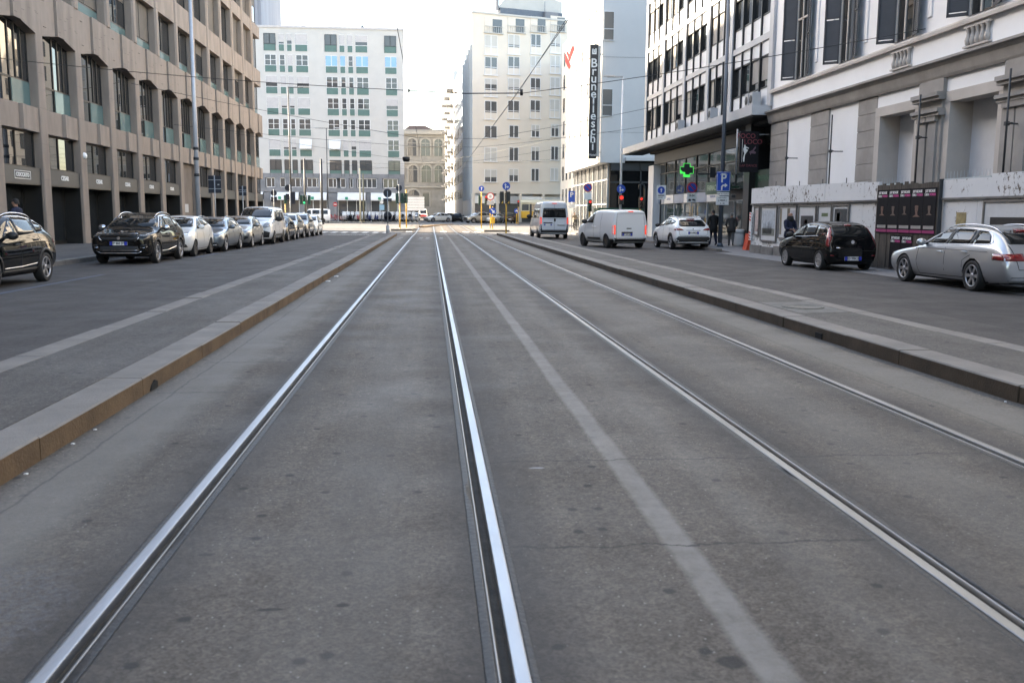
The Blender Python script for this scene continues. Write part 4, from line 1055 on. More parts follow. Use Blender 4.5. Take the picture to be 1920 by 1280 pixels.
# band with a shallow chamfered arch over each tall window
mb = MB(); x, y = XL, P0
mb.prism([(y-.72,8.74),(y-.06,8.74),(y-.06,10.66),(y-.72,10.66)], 'x', x-.6, x)
mb.prism([(y-.05,8.74),(y+1.36,8.98),(y+1.36,10.66),(y-.05,10.66)], 'x', x-.62, x-.02)
mb.prism([(y+1.36,8.98),(y+1.43,8.98),(y+1.43,10.66),(y+1.36,10.66)], 'x', x-.62, x-.14)
mb.prism([(y+1.43,9.0),(y+2.15,9.0),(y+2.15,10.66),(y+1.43,10.66)], 'x', x-.62, x+.07)
mb.prism([(y+2.17,9.0),(y+3.51,8.72),(y+3.51,10.66),(y+2.17,10.66)], 'x', x-.62, x+.02)
for q in range(16):
    yy, zz = rn.uniform(-.6, 3.2), rn.uniform(9.1, 10.5); xo = .0 if yy < 1.36 else .07 if yy < 2.15 else .02
    if abs(yy-1.4) > .2 and abs(yy-2.16) > .2 and abs(yy+.05) > .16: mb.box(x+xo-.05, x+xo+.003, y+yy-.12, y+yy+.12, zz, zz+.018, 1)
hood = proto('arched_spandrel', mb, [m_stone, m_stone2])
def flat(z0, z1):
    mb = MB(); y = P0; x = XL
    mb.prism([(x-.6,y),(x-.03,y),(x-.03,y+3.50),(x-.6,y+3.50)], 'z', z0, z1); return mb
sp2 = proto('spandrel', flat(13.30, 14.72), m_stone); sp3 = proto('spandrel', flat(17.70, 18.72), m_stone); sp4 = proto('spandrel', flat(21.7, 22.72), m_stone); sp5 = proto('spandrel', flat(25.7, 27.), m_stone)
def win(z0, z1, dep, nm='window', panel_h=0., mull=(1.75,), blind=0., half=False):
    y0, y1 = P0+.02, P0+3.49; x = XL-dep
    mb = MB(); t = .06
    mb.box(x-.08, x+.03, y0, y0+t, z0, z1); mb.box(x-.08, x+.03, y1-t, y1, z0, z1); mb.box(x-.08, x+.03, y0, y1, z0, z0+t); mb.box(x-.08, x+.03, y0, y1, z1-t, z1)
    for m in mull: mb.box(x-.08, x+.04, P0+m-.035, P0+m+.035, z0, z1)
    if panel_h: mb.box(x-.08, x+.035, y0, y1, z0+panel_h-.05, z0+panel_h+.03)
    o = proto(nm, mb, m_bronze)
    g = MB()
    ms = [.05]+list(mull)+[3.47]
    for a, b in zip(ms, ms[1:]):
        tx = rn.uniform(-.006, .006)
        g.face([(x+tx, P0+a, z0+panel_h), (x-tx, P0+b, z0+panel_h), (x-tx, P0+b, z1), (x+tx, P0+a, z1)])
    link('pane', g.mesh('pane', m_pane, (XL, P0, .15)), o)
    if panel_h:
        g = MB()
        if half: g.box(x-.02, x+.005, P0+.05, P0+1.75, z0+.05, z0+panel_h-.04, 1); g.box(x-.02, x+.07, P0+1.79, y1-.06, z0+.05, z0+panel_h-.04, 0)
        else: g.box(x-.02, x+.05, y0+.05, y1-.1, z0+.03, z0+panel_h-.06, 0)
        link('glass_panel', g.mesh('glass_panel', [m_teal, m_pane], (XL, P0, .15)), o)
    if blind:
        g = MB(); g.box(x+.01, x+.02, y0+.06, y1-.06, z1-(z1-z0-panel_h)*blind, z1-.05); link('blind', g.mesh('blind', m_blind, (XL, P0, .15)), o)
    return o
w_me = win(3.36, 4.80, .36)
w_1 = win(5.78, 8.99, .40, panel_h=1.02, mull=(1.77, 2.35, 2.9), half=True)
w_2 = [win(10.66, 13.30, .42, panel_h=.62, mull=(1.75,)), win(10.66, 13.30, .42, panel_h=.62, mull=(1.75,), blind=.35), win(10.66, 13.30, .42, panel_h=.62, mull=(1.75,), blind=.97)]
w_3 = [win(14.72, 17.70, .42, blind=b) for b in (.2, .95, 0.)]
w_4 = [win(18.72, 21.70, .42, blind=b) for b in (.4, .9, 0.)]
w_5 = [win(22.72, 25.70, .42, blind=b) for b in (.4, 0.)]
mb = MB(); W(mb, -.62, -.12, .0, 3.51, 2.70, 3.35); fas = proto('fascia', mb, m_signbd)
mb = MB(); W(mb, -1.02, -.9, 0, 3.51, .0, 2.70); W(mb, -.95, -.80, 1.7, 1.76, .15, 2.7, 1); W(mb, -.95, -.82, 0, .06, .15, 2.7, 1); W(mb, -.95, -.82, 3.45, 3.51, .15, 2.7, 1); W(mb, -.95, -.82, 0, 3.51, .15, .30, 1)
W(mb, -1.0, -.13, 3.47, 3.515, .0, 2.70, 2); W(mb, -1.0, -.13, 0, 3.5, 2.66, 2.70, 2)
shop = proto('shopfront', mb, [m_pane, m_bronze, pm('black_reveal', (.012,.012,.012), .4, var=.2)])
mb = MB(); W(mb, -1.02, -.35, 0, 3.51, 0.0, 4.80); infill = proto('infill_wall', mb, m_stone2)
for k in KS:
    if k != 0:
        for o in (pil, pil2, sp1, hood, sp2, sp3, sp4, sp5): bay(o, k)
    if k == 5: infill.location[1] = P0 + 5*PI_ - 60
    else:
        for o in (w_me, fas, shop): bay(o, k)
    bay(w_1, k)
# the upper windows differ in their blinds
pat2 = {0:2, 1:2, 2:1, 3:2, 4:0, 5:0, 6:1, 7:0, 8:0, 9:1, 10:0, 11:0}
for k in KS:
    for lst, z in ((w_2, pat2), (w_3, None), (w_4, None), (w_5, None)):
        i = z.get(k, 0) if z else rn.randrange(len(lst))
        c = dup(lst[i], left_b); c.location[1] = P0 + k*PI_ - 60
for lst in (w_2, w_3, w_4, w_5):
    for o in lst:
        for ch in list(o.children): bpy.data.objects.remove(ch)
        bpy.data.objects.remove(o)
for o in left_b.children:
    if '_y0' in o: del o['_y0']
for k in range(-1, 5):
    f = [o for o in left_b.children if o.name.startswith('fascia') and abs(o.location[1]-(P0+k*PI_-60)) < .01][0]
    y = P0+k*PI_+1.75
    if k >= 0: t = text_mb('CESAR', .27, 'x+', (XL-.115, y, 3.03), .01, bold=.006, space=1.08)
    else:
        t = text_mb('COCCATO', .22, 'x+', (XL-.113, y, 3.03), .01, bold=.004, space=1.1)
        for a, b, c, d in ((-.72,.72,2.87,2.89),(-.72,.72,3.17,3.19),(-.72,-.70,2.87,3.19),(.70,.72,2.87,3.19)): t.box(XL-.118, XL-.106, y+a, y+b, c, d)
    link('lettering', t.mesh('lettering', m_letter, (XL, P0+k*PI_, .15)), f)
mb = MB(); mb.lathe([(.001,.12),(.10,.10),(.15,.04),(.16,0)], 16, (XL, P0+PI_-.36+.0, 4.15), 'x'); part('alarm_box', mb, [m_white], left_b)
mb = MB(); mb.box(XL-.36, XL-.33, P0+5*PI_+.9, P0+5*PI_+2.1, 1.6, 2.15); part('nameplate', mb, m_signgrey, left_b)

# --- tower beyond -----------------------------------------------------------
m_rib = pm('grey_ribbed_concrete', (.33,.32,.34), .8, var=.15, scale=.5, stretch=(1,1,.1))
mb = MB(); mb.box(-70, -29.0, 168, 190, .3, 62)
for i in range(24): mb.box(-53+i, -52.6+i, 167.6, 168.0, .3, 62)
single('tower', mb, m_rib, 'tall grey ribbed tower rising behind the brown office building', 'tower', (-40, 170, .3))

# --- white apartment block with green panels --------------------------------
m_wg = pm('pale_mosaic_wall', (.54,.525,.505), .8, var=.05, scale=.6, dirt=.18, dirtcol=(.42,.40,.38))
m_green = pm('green_panel', (.085,.16,.145), .35, var=.12, scale=1.5)
m_greyst = pm('grey_stone_base', (.20,.205,.22), .8, var=.2, scale=.8, dirt=.3, dirtcol=(.12,.12,.13))
m_wframe = pm('white_window_frame', (.70,.70,.70), .5, var=.03)
m_shut = pm('roller_shutter', (.50,.48,.48), .7, var=.08, scale=2)
m_bluebl = pm('blue_sun_blind', (.25,.45,.68), .6, var=.06)
YG = 140.; GB = .30
apt = thing('apartment_block', 'pale apartment block with green panels under its windows, facing the junction', 'building', (-14, YG, GB))
def bx(px): return -24.22 + (480+px/4-490)*.07648
def bzv(py): return 28.21 - (py/4-50)*.07648
mb = MB(); mb.prism([(-34,YG),(-3.92,YG),(-5.75,YG+60),(-34,YG+60)], 'z', 7.35, 28.1); part('wall', mb, m_wg, apt)  # unseen depth stretched down the far street to shade the blocks opposite
mb = MB(); mb.prism([(-34.1,YG-.12),(-3.8,YG-.12),(-5.7,YG+60.1),(-34.1,YG+60.1)], 'z', 28.1, 28.4); part('roof', mb, m_shut, apt)
mb = MB()
for (a, b) in ((-34,-30.5),(-24.6,-23.6),(-19.4,-18.6),(-15.3,-13.9),(-9.6,-9.0),(-4.9,-3.95)): mb.box(a, b, YG-.05, YG+1, GB-.3, 4.7)
mb.box(-34, -3.95, YG-.05, YG+1, 4.6, 5.35); mb.box(-34, -3.95, YG-.05, YG+1, 6.75, 7.4); mb.prism([(-34,YG+.6),(-4.0,YG+.6),(-5.8,YG+60),(-34,YG+60)],'z',GB-.3,7.36)
for (a, b) in ((-34,-30),(-22.9,-22.2),(-21.4,-20.7),(-16.5,-15.3),(-12.6,-12.1),(-11.5,-11.0),(-8.0,-7.2),(-4.8,-3.95),(-25.0,-24.3),(-19.0,-18.4)): mb.box(a, b, YG-.045, YG+.9, 5.3, 6.8)
part('stone_base', mb, m_greyst, apt)
cols = [(55,140,'w'),(165,205,'n'),(227,262,'n'),(288,378,'w'),(510,597,'w'),(620,657,'n'),(680,717,'n'),(740,830,'w'),(960,1047,'w')]
rows = [(250,375),(405,530),(562,690),(720,847),(880,1003),(1030,1158),(1187,1310)]
kinds = ['g s s s g s s s g', 'f f s f b b f b b', 's s s s f f f f f', 's s s s f f f f s', 'f f f f f f f f f', 's s s a a s s s f', 'g g g g g g g g g']
cache = {}
for (r0, r1), kd in zip(rows, kinds):
    for (c0, c1, wk), kk in zip(cols, kd.split()):
        x0, x1 = bx(c0 + (r0-250)*.022), bx(c1 + (r0-250)*.022); z1, z0 = bzv(r0), bzv(r1); zs = z0 + (z1-z0)*.40
        if (c0, kk, r0) and True:
            mb = MB(); y = YG
            mb.box(x0-.04, x0, y-.06, y+.02, z0, z1); mb.box(x1, x1+.04, y-.06, y+.02, z0, z1); mb.box(x0, x1, y-.06, y+.02, z1, z1+.05); mb.box(x0, x1, y-.06, y+.02, zs-.04, zs+.03)
            if kk in 'fgb':
                if wk == 'w': mb.box((x0+x1)/2-.05, (x0+x1)/2+.05, y-.055, y+.02, zs, z1)
                if kk == 'f': mb.box(x0, x0+.06, y-.05, y, zs, z1); mb.box(x1-.06, x1, y-.05, y, zs, z1); mb.box(x0, x1, y-.05, y, zs+(z1-zs)*.5, zs+(z1-zs)*.5+.06)
            o = part('window', mb, m_wframe if kk != 'g' else m_poledk, apt)
            g = MB(); g.box(x0, x1, y-.03, y-.01, z0, zs); part('green_panel', g, m_green, o)
            g = MB(); g.box(x0, x1, y-.02, y-.005, zs, z1); part('pane', g, m_pane2, o)
            if kk == 's': g = MB(); g.box(x0+.02, x1-.02, y-.035, y-.022, z1-(z1-zs)*rn.choice((.65,.8,1.,1.)), z1); part('shutter', g, m_shut, o)
            if kk == 'b': g = MB(); g.box(x0+.02, x1-.02, y-.035, y-.022, zs+.02, z1); part('shutter', g, m_bluebl, o)
            if kk == 'a': g = MB(); g.prism([(y-.03, z1),(y-.03,z1-.5),(y-.55,z0+(z1-z0)*.42),(y-.58,z0+(z1-z0)*.47)], 'x', x0, x1); part('shutter', g, m_white, o)
for (a, b) in ((-24.2,-22.9),(-22.2,-21.4),(-20.7,-18.95),(-18.3,-16.5),(-15.2,-13.9),(-13.4,-12.6),(-12.0,-11.5),(-10.9,-8.0),(-7.1,-4.9)):
    g = MB(); g.box(a, b, YG+.2, YG+.3, 5.35, 6.75); o = part('window', g, m_pane2, apt)
    g = MB(); g.box(a, b, YG+.1, YG+.2, 5.35, 5.45); g.box(a, b, YG+.1, YG+.2, 6.65, 6.75)
    for q in range(int((b-a)/.7)+2): xx = min(a + q*.7, b-.1); g.box(xx, xx+.1, YG+.1, YG+.2, 5.35, 6.75)
    part('window_frame', g, m_wframe, o)
for i, (a, b) in enumerate(((-30.4,-24.7),(-23.5,-19.5),(-18.5,-15.4),(-13.8,-9.7),(-8.9,-5.0))):
    g = MB(); g.prism([(YG-.1,4.65),(YG-.9,3.75),(YG-.9,3.5),(YG-.1,3.5)], 'x', a, b); o = part('awning', g, m_white, apt)
    g = MB(); g.box(a+ (b-a)*.28, a+(b-a)*.28+.42, YG-.93, YG-.905, 3.6, 4.0); part('awning_logo', g, pm('bank_green',(.02,.28,.16),.5,var=.05), o)
    g = MB(); g.box(a, b, YG+.3, YG+.4, GB, 3.6); o = part('shopfront', g, m_pane2, apt)
    g = MB()
    for q in range(4): xx = a + (b-a)*q/3; g.box(xx-.05, xx+.05, YG+.2, YG+.3, GB, 3.6)
    part('shop_frame', g, m_wframe, o)
g = MB(); 
for x, h, w in ((-18.9,.7,.5),(-18.5,.5,.3),(-10.2,.9,.4),(-20.6,.3,.4)): g.box(x, x+w, YG+3, YG+3.5, 28.4, 28.4+h)
part('chimney', g, m_greyst, apt)

# --- ornate palazzo at the end of the far street ----------------------------
m_pal = pm('palazzo_stone', (.255,.248,.235), .8, var=.2, scale=.5, dirt=.4, dirtcol=(.25,.22,.18))
m_pal2 = pm('palazzo_trim', (.31,.30,.28), .8, var=.1)
YP = 250.; q = YP/1737.
pal = thing('palazzo', 'ornate ochre palazzo with arched windows at the end of the far street', 'building', (-2, YP, .33))
def px(u): return (u-808)*q
def pzv(v): return 1.6 + (401-v)*q
mb = MB(); mb.box(-16, 8, YP, YP+12, .2, pzv(247)); part('wall', mb, m_pal, pal)
mb = MB(); mb.box(-16, 8, YP-.8, YP, pzv(256), pzv(250)); mb.box(-16, 8, YP-.5, YP, pzv(309), pzv(304)); mb.box(-16, 8, YP-.4, YP, pzv(353), pzv(350)); mb.box(-16,8,YP-.35,YP,pzv(278)-.1,pzv(278)+.1); part('cornice', mb, m_pal2, pal)
mb = MB(); mb.prism([(-7, pzv(247)),(-5.6, pzv(239)),(-1.5,pzv(239)),(1.2,pzv(247))], 'y', YP+2, YP+8); part('roof', mb, pm('red_roof',(.12,.095,.095),.8,var=.15), pal)
for (u0, u1, v0, v1) in ((766,782,264,295),(790.5,807,264,295),(767,783.5,312,343),(791,809,312,343),(742,757,264,295),(742,757,312,343),(815,830,264,295),(815,830,312,343),(765,787,357,412)):
    xa, xb = px(u0), px(u1); za, zb = pzv(v1), pzv(v0); r = (xb-xa)/2; cxm = (xa+xb)/2
    pts = [(xa, za),(xb, za)] + [(cxm + r*math.cos(PI*i/10), zb - r + r*math.sin(PI*i/10)) for i in range(11)]
    g = MB(); g.prism(pts, 'y', YP-.06, YP+.02); o = part('arched_window', g, m_pane2, pal)
    out = [(cxm + (r+.5)*math.cos(PI*i/10), zb - r + (r+.5)*math.sin(PI*i/10)) for i in range(11)]; inn = [(cxm + r*math.cos(PI*i/10), zb - r + r*math.sin(PI*i/10)) for i in range(11)]
    g = MB(); g.prism(out + inn[::-1], 'y', YP-.3, YP); g.box(xa-.3, xa, YP-.25, YP, za, zb-r); g.box(xb, xb+.3, YP-.25, YP, za, zb-r); g.box(cxm-.06, cxm+.06, YP-.12, YP-.05, za, zb); g.box(xa, xb, YP-.12, YP-.05, zb-r-.08, zb-r+.08)
    part('window_frame', g, m_pal2, o)
g = MB(); g.box(px(793), px(805), YP-.06, YP, pzv(387), pzv(364)); o = part('window', g, m_pane2, pal)
g = MB(); g.box(px(790.5), px(793), YP-.2, YP, pzv(388), pzv(361)); g.box(px(805), px(807.5), YP-.2, YP, pzv(388), pzv(361)); g.box(px(790), px(808), YP-.25, YP, pzv(361), pzv(359)); part('window_frame', g, m_pal2, o)

# --- right side of the far street -------------------------------------------
def fx(y): return 6.25 - .02556*(y-140)
m_bluegl = pm('blue_grey_panel', (.50,.56,.64), .4, var=.08, scale=.4)
m_grey2 = pm('grey_render', (.52,.52,.53), .8, var=.1, scale=.5)
m_sunw = pm('white_render', (.50,.49,.46), .8, var=.06, scale=.5)
m_corner = pm('cream_render', (.66,.605,.53), .8, var=.05, scale=.4)
def side_block(nm, label, y0, y1, h, mat, nrow, ncol, zb, pane_m, mull=False):
    t = thing(nm, label, 'building', (fx(y0)+4, (y0+y1)/2, .33))
    g = MB(); g.prism([(fx(y0),y0),(fx(y0)+14,y0+5.4),(fx(y1)+14,y1+5),(fx(y1),y1)], 'z', .2, h); part('wall', g, mat, t)
    for r_ in range(nrow):
        for c_ in range(ncol):
            ya = y0 + (y1-y0)*(c_+.2)/ncol; yb = y0 + (y1-y0)*(c_+.78)/ncol; za = zb + (h-1.2-zb)*(r_+.15)/nrow; zc = zb + (h-1.2-zb)*(r_+.72)/nrow
            g = MB(); g.prism([(fx(ya)-.03,ya),(fx(yb)-.03,yb),(fx(yb)+.2,yb),(fx(ya)+.2,ya)], 'z', za, zc); o = part('window', g, pane_m, t)
            if mull: g = MB(); g.prism([(fx(ya)-.25,ya-.2),(fx(ya)-.25,ya),(fx(ya)+.1,ya),(fx(ya)+.1,ya-.2)], 'z', za-.6, zc+.6); part('mullion', g, m_sunw, o)
    return t
b1 = side_block('office_block', 'blue-grey glazed office block just behind the cream corner building', 140.6, 164, 28, m_bluegl, 8, 5, 4, m_pane2, True)
b2 = side_block('grey_block', 'plain grey block with rows of dark windows on the far street', 164.1, 196, 28, m_grey2, 8, 6, 4, m_pane2)
b3 = side_block('balcony_block', 'sunlit white block with dark balconies down the far street', 196.1, 240, 31, m_sunw, 8, 3, 4, m_pane2)
for r_ in range(8):
    for c_ in range(3):
        ya = 198 + 14*c_; z = 5.2 + 3.2*r_
        g = MB(); g.box(fx(ya)-1.3, fx(ya), ya, ya+5, z-.25, z); o = part('balcony', g, m_greyst, b3)  # slabs in darker grey, their shadow put into the colour
        g = MB()
        for i in range(6): g.box(fx(ya)-1.3, fx(ya)-1.26, ya+i, ya+i+.08, z, z+1.0)
        g.box(fx(ya)-1.3, fx(ya)-1.24, ya, ya+5, z+.95, z+1.02); part('railing', g, m_poledk, o)

# --- cream corner building ---------------------------------------------------
cb = thing('corner_building', 'cream corner building with loggias at its top across the junction', 'building', (6.25, 140, .33), math.atan2(4.7, 14.8))
WD = 15.6; sc_ = .0806
def cz(v): return 1.27 + (401-v)*sc_ - .0
def cxu(u): return (u-885)/177.*WD
CP = [(0,0),(WD,0),(WD,3),(1.6,5.2)]
g = MB(); g.prism(CP, 'z', 4.4, cz(38)); part('wall', g, m_corner, cb, False)
g = MB(); g.prism([(-.12,-.15),(WD+.1,-.15),(WD+.1,3),(1.6,5.3)], 'z', cz(38), cz(38)+.25); part('roof', g, m_sunw, cb, False)
g = MB(); 
for a in (0, 3.9, 7.7, 11.6, 15.2): g.box(a, a+.4, 0, .5, -.1, 4.4)
g.prism([(.4,1.2),(WD,1.2),(WD,3),(1.6,4.8)], 'z', -.1, 4.4); part('ground_floor', g, m_corner, cb, False)
for a, b in ((.4,3.9),(4.3,7.7),(8.1,11.6),(12.,15.2)):
    g = MB(); g.box(a, b, .3, .36, .0, 2.9); o = part('shopfront', g, m_pane2, cb, False)
    g = MB(); g.box(a, b, .1, .4, 2.9, 4.0); part('shop_sign', g, [m_white, m_signgrey, m_white, m_sunw][int(a//3.9)], o, False)
g = MB(); g.prism([(0,3.55),(-1.3,3.05),(-1.3,2.95),(0,3.4)], 'x', 8, WD); part('awning', g, pm('cream_awning',(.6,.55,.45),.8), cb, False)
cw = [(907.5,928.7),(950,970),(992,1009.5),(1029.5,1046.5)]
for (v0, v1, kd) in ((44,71,'l'),(76,110,'b'),(115,146,'b'),(154,185,'b'),(194,226,'b'),(239,260,'s'),(279,303,'s'),(319,341,'s')):
    for i, (u0, u1) in enumerate(cw):
        s_ = 1 + .03*(i/3.)
        a, b = cxu(u0), cxu(u1); z1 = 1.27 + (401.5+i-v0)*sc_*s_; z0 = 1.27 + (401.5+i-v1)*sc_*s_
        if kd == 'l': a -= .1; b += .9
        if kd == 's' and i: a += .25; b -= .1
        fr = MB(); y = 0
        if kd == 'l':
            fr.box(a, b, -.05, .0, z0, z1, 0); o = part('loggia', fr, m_corner, cb, False)
            g = MB(); g.box(a+(b-a)*.45, b-.1, -.08, -.055, z0, z1-.2); part('pane', g, m_pane2, o, False)
            g = MB(); g.box(a, b, -.25, -.2, z0+.85, z0+.92); g.box(a-.1, b+.1, -.3, 0, z0-.12, z0)
            for q in range(9): xx = a+(b-a)*q/8; g.box(xx-.02, xx+.02, -.24, -.2, z0, z0+.9)
            part('railing', g, m_sunw, o, False)
            continue
        fr.box(a-.08, a, -.1, .02, z0, z1); fr.box(b, b+.08, -.1, .02, z0, z1); fr.box(a-.08, b+.08, -.1, .02, z1, z1+.08); fr.box(a-.2, b+.2, -.22, .02, z0-.14, z0)
        fr.box((a+b)/2-.06, (a+b)/2+.06, -.08, 0, z0+(z1-z0)*.0, z1); 
        if kd == 'b': fr.box(a, b, -.08, 0, z0+(z1-z0)*.42, z0+(z1-z0)*.42+.08)
        o = part('window', fr, m_wframe, cb, False)
        g = MB(); g.box(a, b, -.05, -.01, z0, z1); part('pane', g, m_pane2, o, False)
        if rn.random() < .45:
            g = MB(); hh = rn.choice((.3,.5,.62,1.)); g.box(a, b, -.065, -.055, z1-(z1-z0)*hh, z1); part('shutter', g, m_sunw, o, False)
        if kd == 'b': g = MB(); g.box(a, b, -.075, -.06, z0, z0+(z1-z0)*.36); part('parapet_panel', g, m_corner, o, False)
g = MB(); g.box(5.2, WD, 2, 3, cz(38)+.25, cz(38)+1.6); o = part('roof_storey', g, pm('slate_metal',(.10,.12,.15),.5,var=.1), cb, False)
g = MB(); g.prism([(5.0,cz(38)+1.6),(WD,cz(38)+1.6),(WD,cz(38)+3.3),(13,cz(38)+3.9),(9,cz(38)+4.0),(6.4,cz(38)+3.3)], 'y', 2.2, 3); part('roof_vault', g, m_sunw, o, False)
g = MB(); g.box(4.85, 5.05, 2.2, 3, cz(38)+1.3, cz(38)+3.6); g.box(12.4, 14.6, 1.4, 2, cz(38)+.25, cz(38)+1.5); g.tube([(12.4,1.6,cz(38)+.3),(12.4,1.6,cz(38)+3.)], .05); part('roof_plant', g, m_greyst, o, False)

# --- hotel ------------------------------------------------------------------
m_hotel = pm('hotel_panels', (.64,.625,.61), .7, var=.04, scale=.5, dirt=.12, dirtcol=(.4,.4,.4))
hot = thing('hotel', 'white hotel tower with glazed ground floor at the side street', 'building', (14, 72, .13))
g = MB(); g.box(13.05, 34, 71.3, 89.5, 6.0, 46); part('wall', g, m_hotel, hot)
g = MB()
for z in (7.9, 13.5, 19.1, 24.7): g.box(13.06, 34, 71.285, 71.3, z, z+.02)
part('panel_joint', g, m_greyst, hot)
for (x0, x1, z0, z1) in ((13.05+.12,13.9,14.75,16.8),(13.15,13.9,9.15,11.1),(13.15,13.9,20.4,22.4)):
    g = MB(); g.box(x0, x1, 71.26, 71.30, z0, z1); o = part('window', g, glassm('grey_blind_glass',(.15,.15,.145),.2,1.5), hot)
    g = MB(); g.box(x0-.04,x0,71.22,71.3,z0,z1); g.box(x1,x1+.04,71.22,71.3,z0,z1); g.box(x0,x1,71.22,71.3,z1,z1+.04); g.box(x0-.06,x1+.06,71.2,71.3,z0-.05,z0); g.box(x0,x1,71.22,71.26,z0+(z1-z0)*.38,z0+(z1-z0)*.38+.06)
    part('window_frame', g, m_wframe, o)
for r_ in range(9):
    for c_ in range(5):
        y = 73.4 + 3.3*c_; z = 8.2 + 3.1*r_
        g = MB(); g.box(13.0, 13.06, y, y+.75, z, z+1.5); o = part('window', g, m_pane2, hot)
        g = MB(); g.box(12.96,13.06,y-.06,y,z-.05,z+1.55); g.box(12.96,13.06,y+.75,y+.81,z-.05,z+1.55); g.box(12.90,13.06,y-.1,y+.85,z-.1,z-.04); part('window_frame', g, m_wframe, o)
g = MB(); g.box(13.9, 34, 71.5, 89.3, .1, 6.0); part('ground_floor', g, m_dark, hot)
g = MB(); g.box(13.05, 15, 71.3, 89.5, 5.6, 6.0); g.box(15, 30, 70.9, 71.3, 5.75, 6.0); part('soffit', g, m_hotel, hot)
m_dkgl = glassm('dark_glass', (.008,.009,.010), .04, 1.5)
for i in range(8):
    y = 72 + 2.2*i
    for z0, z1 in ((.2,2.4),(2.5,4.3),(4.4,5.6)):
        g = MB(); g.box(13.84, 13.90, y+.06, y+2.14, z0, z1); o = part('glazing', g, m_pane2, hot)
        g = MB(); g.box(13.76,13.9,y-.06,y+.06,z0-.05,z1+.05); g.box(13.78,13.9,y,y+2.2,z1,z1+.1); part('glazing_bar', g, m_signgrey, o)
for i in range(4):
    x = 13.95 + 2.4*i
    g = MB(); g.box(x, x+2.3, 71.42, 71.5, .15, 5.0); o = part('glazing', g, m_dkgl, hot)
    g = MB(); g.box(x+2.3,x+2.4,71.36,71.5,.15,5.6); g.box(x,x+2.4,71.36,71.5,4.05,4.2); g.box(x,x+2.4,71.36,71.5,5.0,5.1); part('glazing_bar', g, m_poledk, o)
    g = MB(); g.box(x, x+2.3, 71.42, 71.5, 5.1, 5.6); part('glazing', g, m_pane2, hot)
# vertical sign
m_signblk = pm('sign_black', (.014,.016,.022), .4, var=.05)
sg_ = thing('hotel_sign', 'tall black vertical sign with white letters on the corner of the white hotel', 'sign', (12.4, 71, 6))
g = MB(); g.bbox(12.08, 12.70, 70.93, 71.12, 5.85, 14.35, .015); part('sign_board', g, m_signblk, sg_)
g = MB(); g.box(12.70, 13.05, 71.0, 71.1, 6.3, 6.4); g.box(12.70, 13.05, 71.0, 71.1, 13.6, 13.7); g.box(12.7,12.92,70.98,71.14,6.0,14.3); part('bracket', g, m_sunw, sg_)
t = MB(); zz = 12.95
for ch in 'Brunelleschi':
    merge(t, text_mb(ch, .92 if ch in 'Blhi' else .92, 'y-', (12.39, 70.925, zz), .004, bold=.012)); zz -= .565 if ch not in 'il' else .53
merge(t, text_mb('Hotel', .24, 'y-', (12.39, 70.925, 6.15), .004))
for a, b, c, d in ((12.22,12.56,13.62,13.72),(12.22,12.32,13.72,14.02),(12.46,12.56,13.72,14.05),(12.35,12.43,13.74,13.98)): t.box(a, b, 70.92, 70.928, c, d)
part('lettering', t, m_letter, sg_)
# flags
fl = thing('flags', 'red and white flags on a pole at the white hotel front', 'flag', (12.5, 84, 14))
m_flag = pm('red_flag', (.55,.10,.10), .7, var=.1)
for (y, dx) in ((84.5, -.2), (80.5, -.15)):
    rows_ = [[(12.55+dx-.45*s_ + .08*math.sin(5*s_+t_*4)+.35*t_*(1 if y > 82 else -1), y, 16.2-1.5*t_-.5*s_) for s_ in [i/4*.62 for i in range(5)]] for t_ in [i/6 for i in range(7)]]
    g = MB(); g.grid(rows_, 0, True); part('flag_cloth', g, m_flag, fl)
g = MB(); g.tube([(13.05,84.5,14.0),(12.0,84.5,16.4)], .035); g.tube([(13.05,80.5,14.0),(12.1,80.5,16.4)], .035); part('flag_pole', g, m_white, fl)

# --- cream block on the far right of the junction (seen in the left windows) --
crm = thing('cream_block', 'cream block on the right side of the junction, reflected in the left windows', 'building', (19, 116, .3))
g = MB(); g.prism([(18.5,101),(18.5,132),(21.6,141),(32,141),(32,101)], 'z', .2, 25); part('wall', g, m_corner, crm)
for r_ in range(7):
    for c_ in range(9):
        y = 102.4 + 3.3*c_; z = 3.2 + 3.1*r_
        g = MB(); g.box(18.44, 18.5, y, y+1.2, z, z+1.9); o = part('window', g, m_pane2, crm)
        if (r_+c_) % 3 == 0: g = MB(); g.box(18.40, 18.44, y, y+1.2, z+.7, z+1.9); part('shutter', g, m_blind, o)
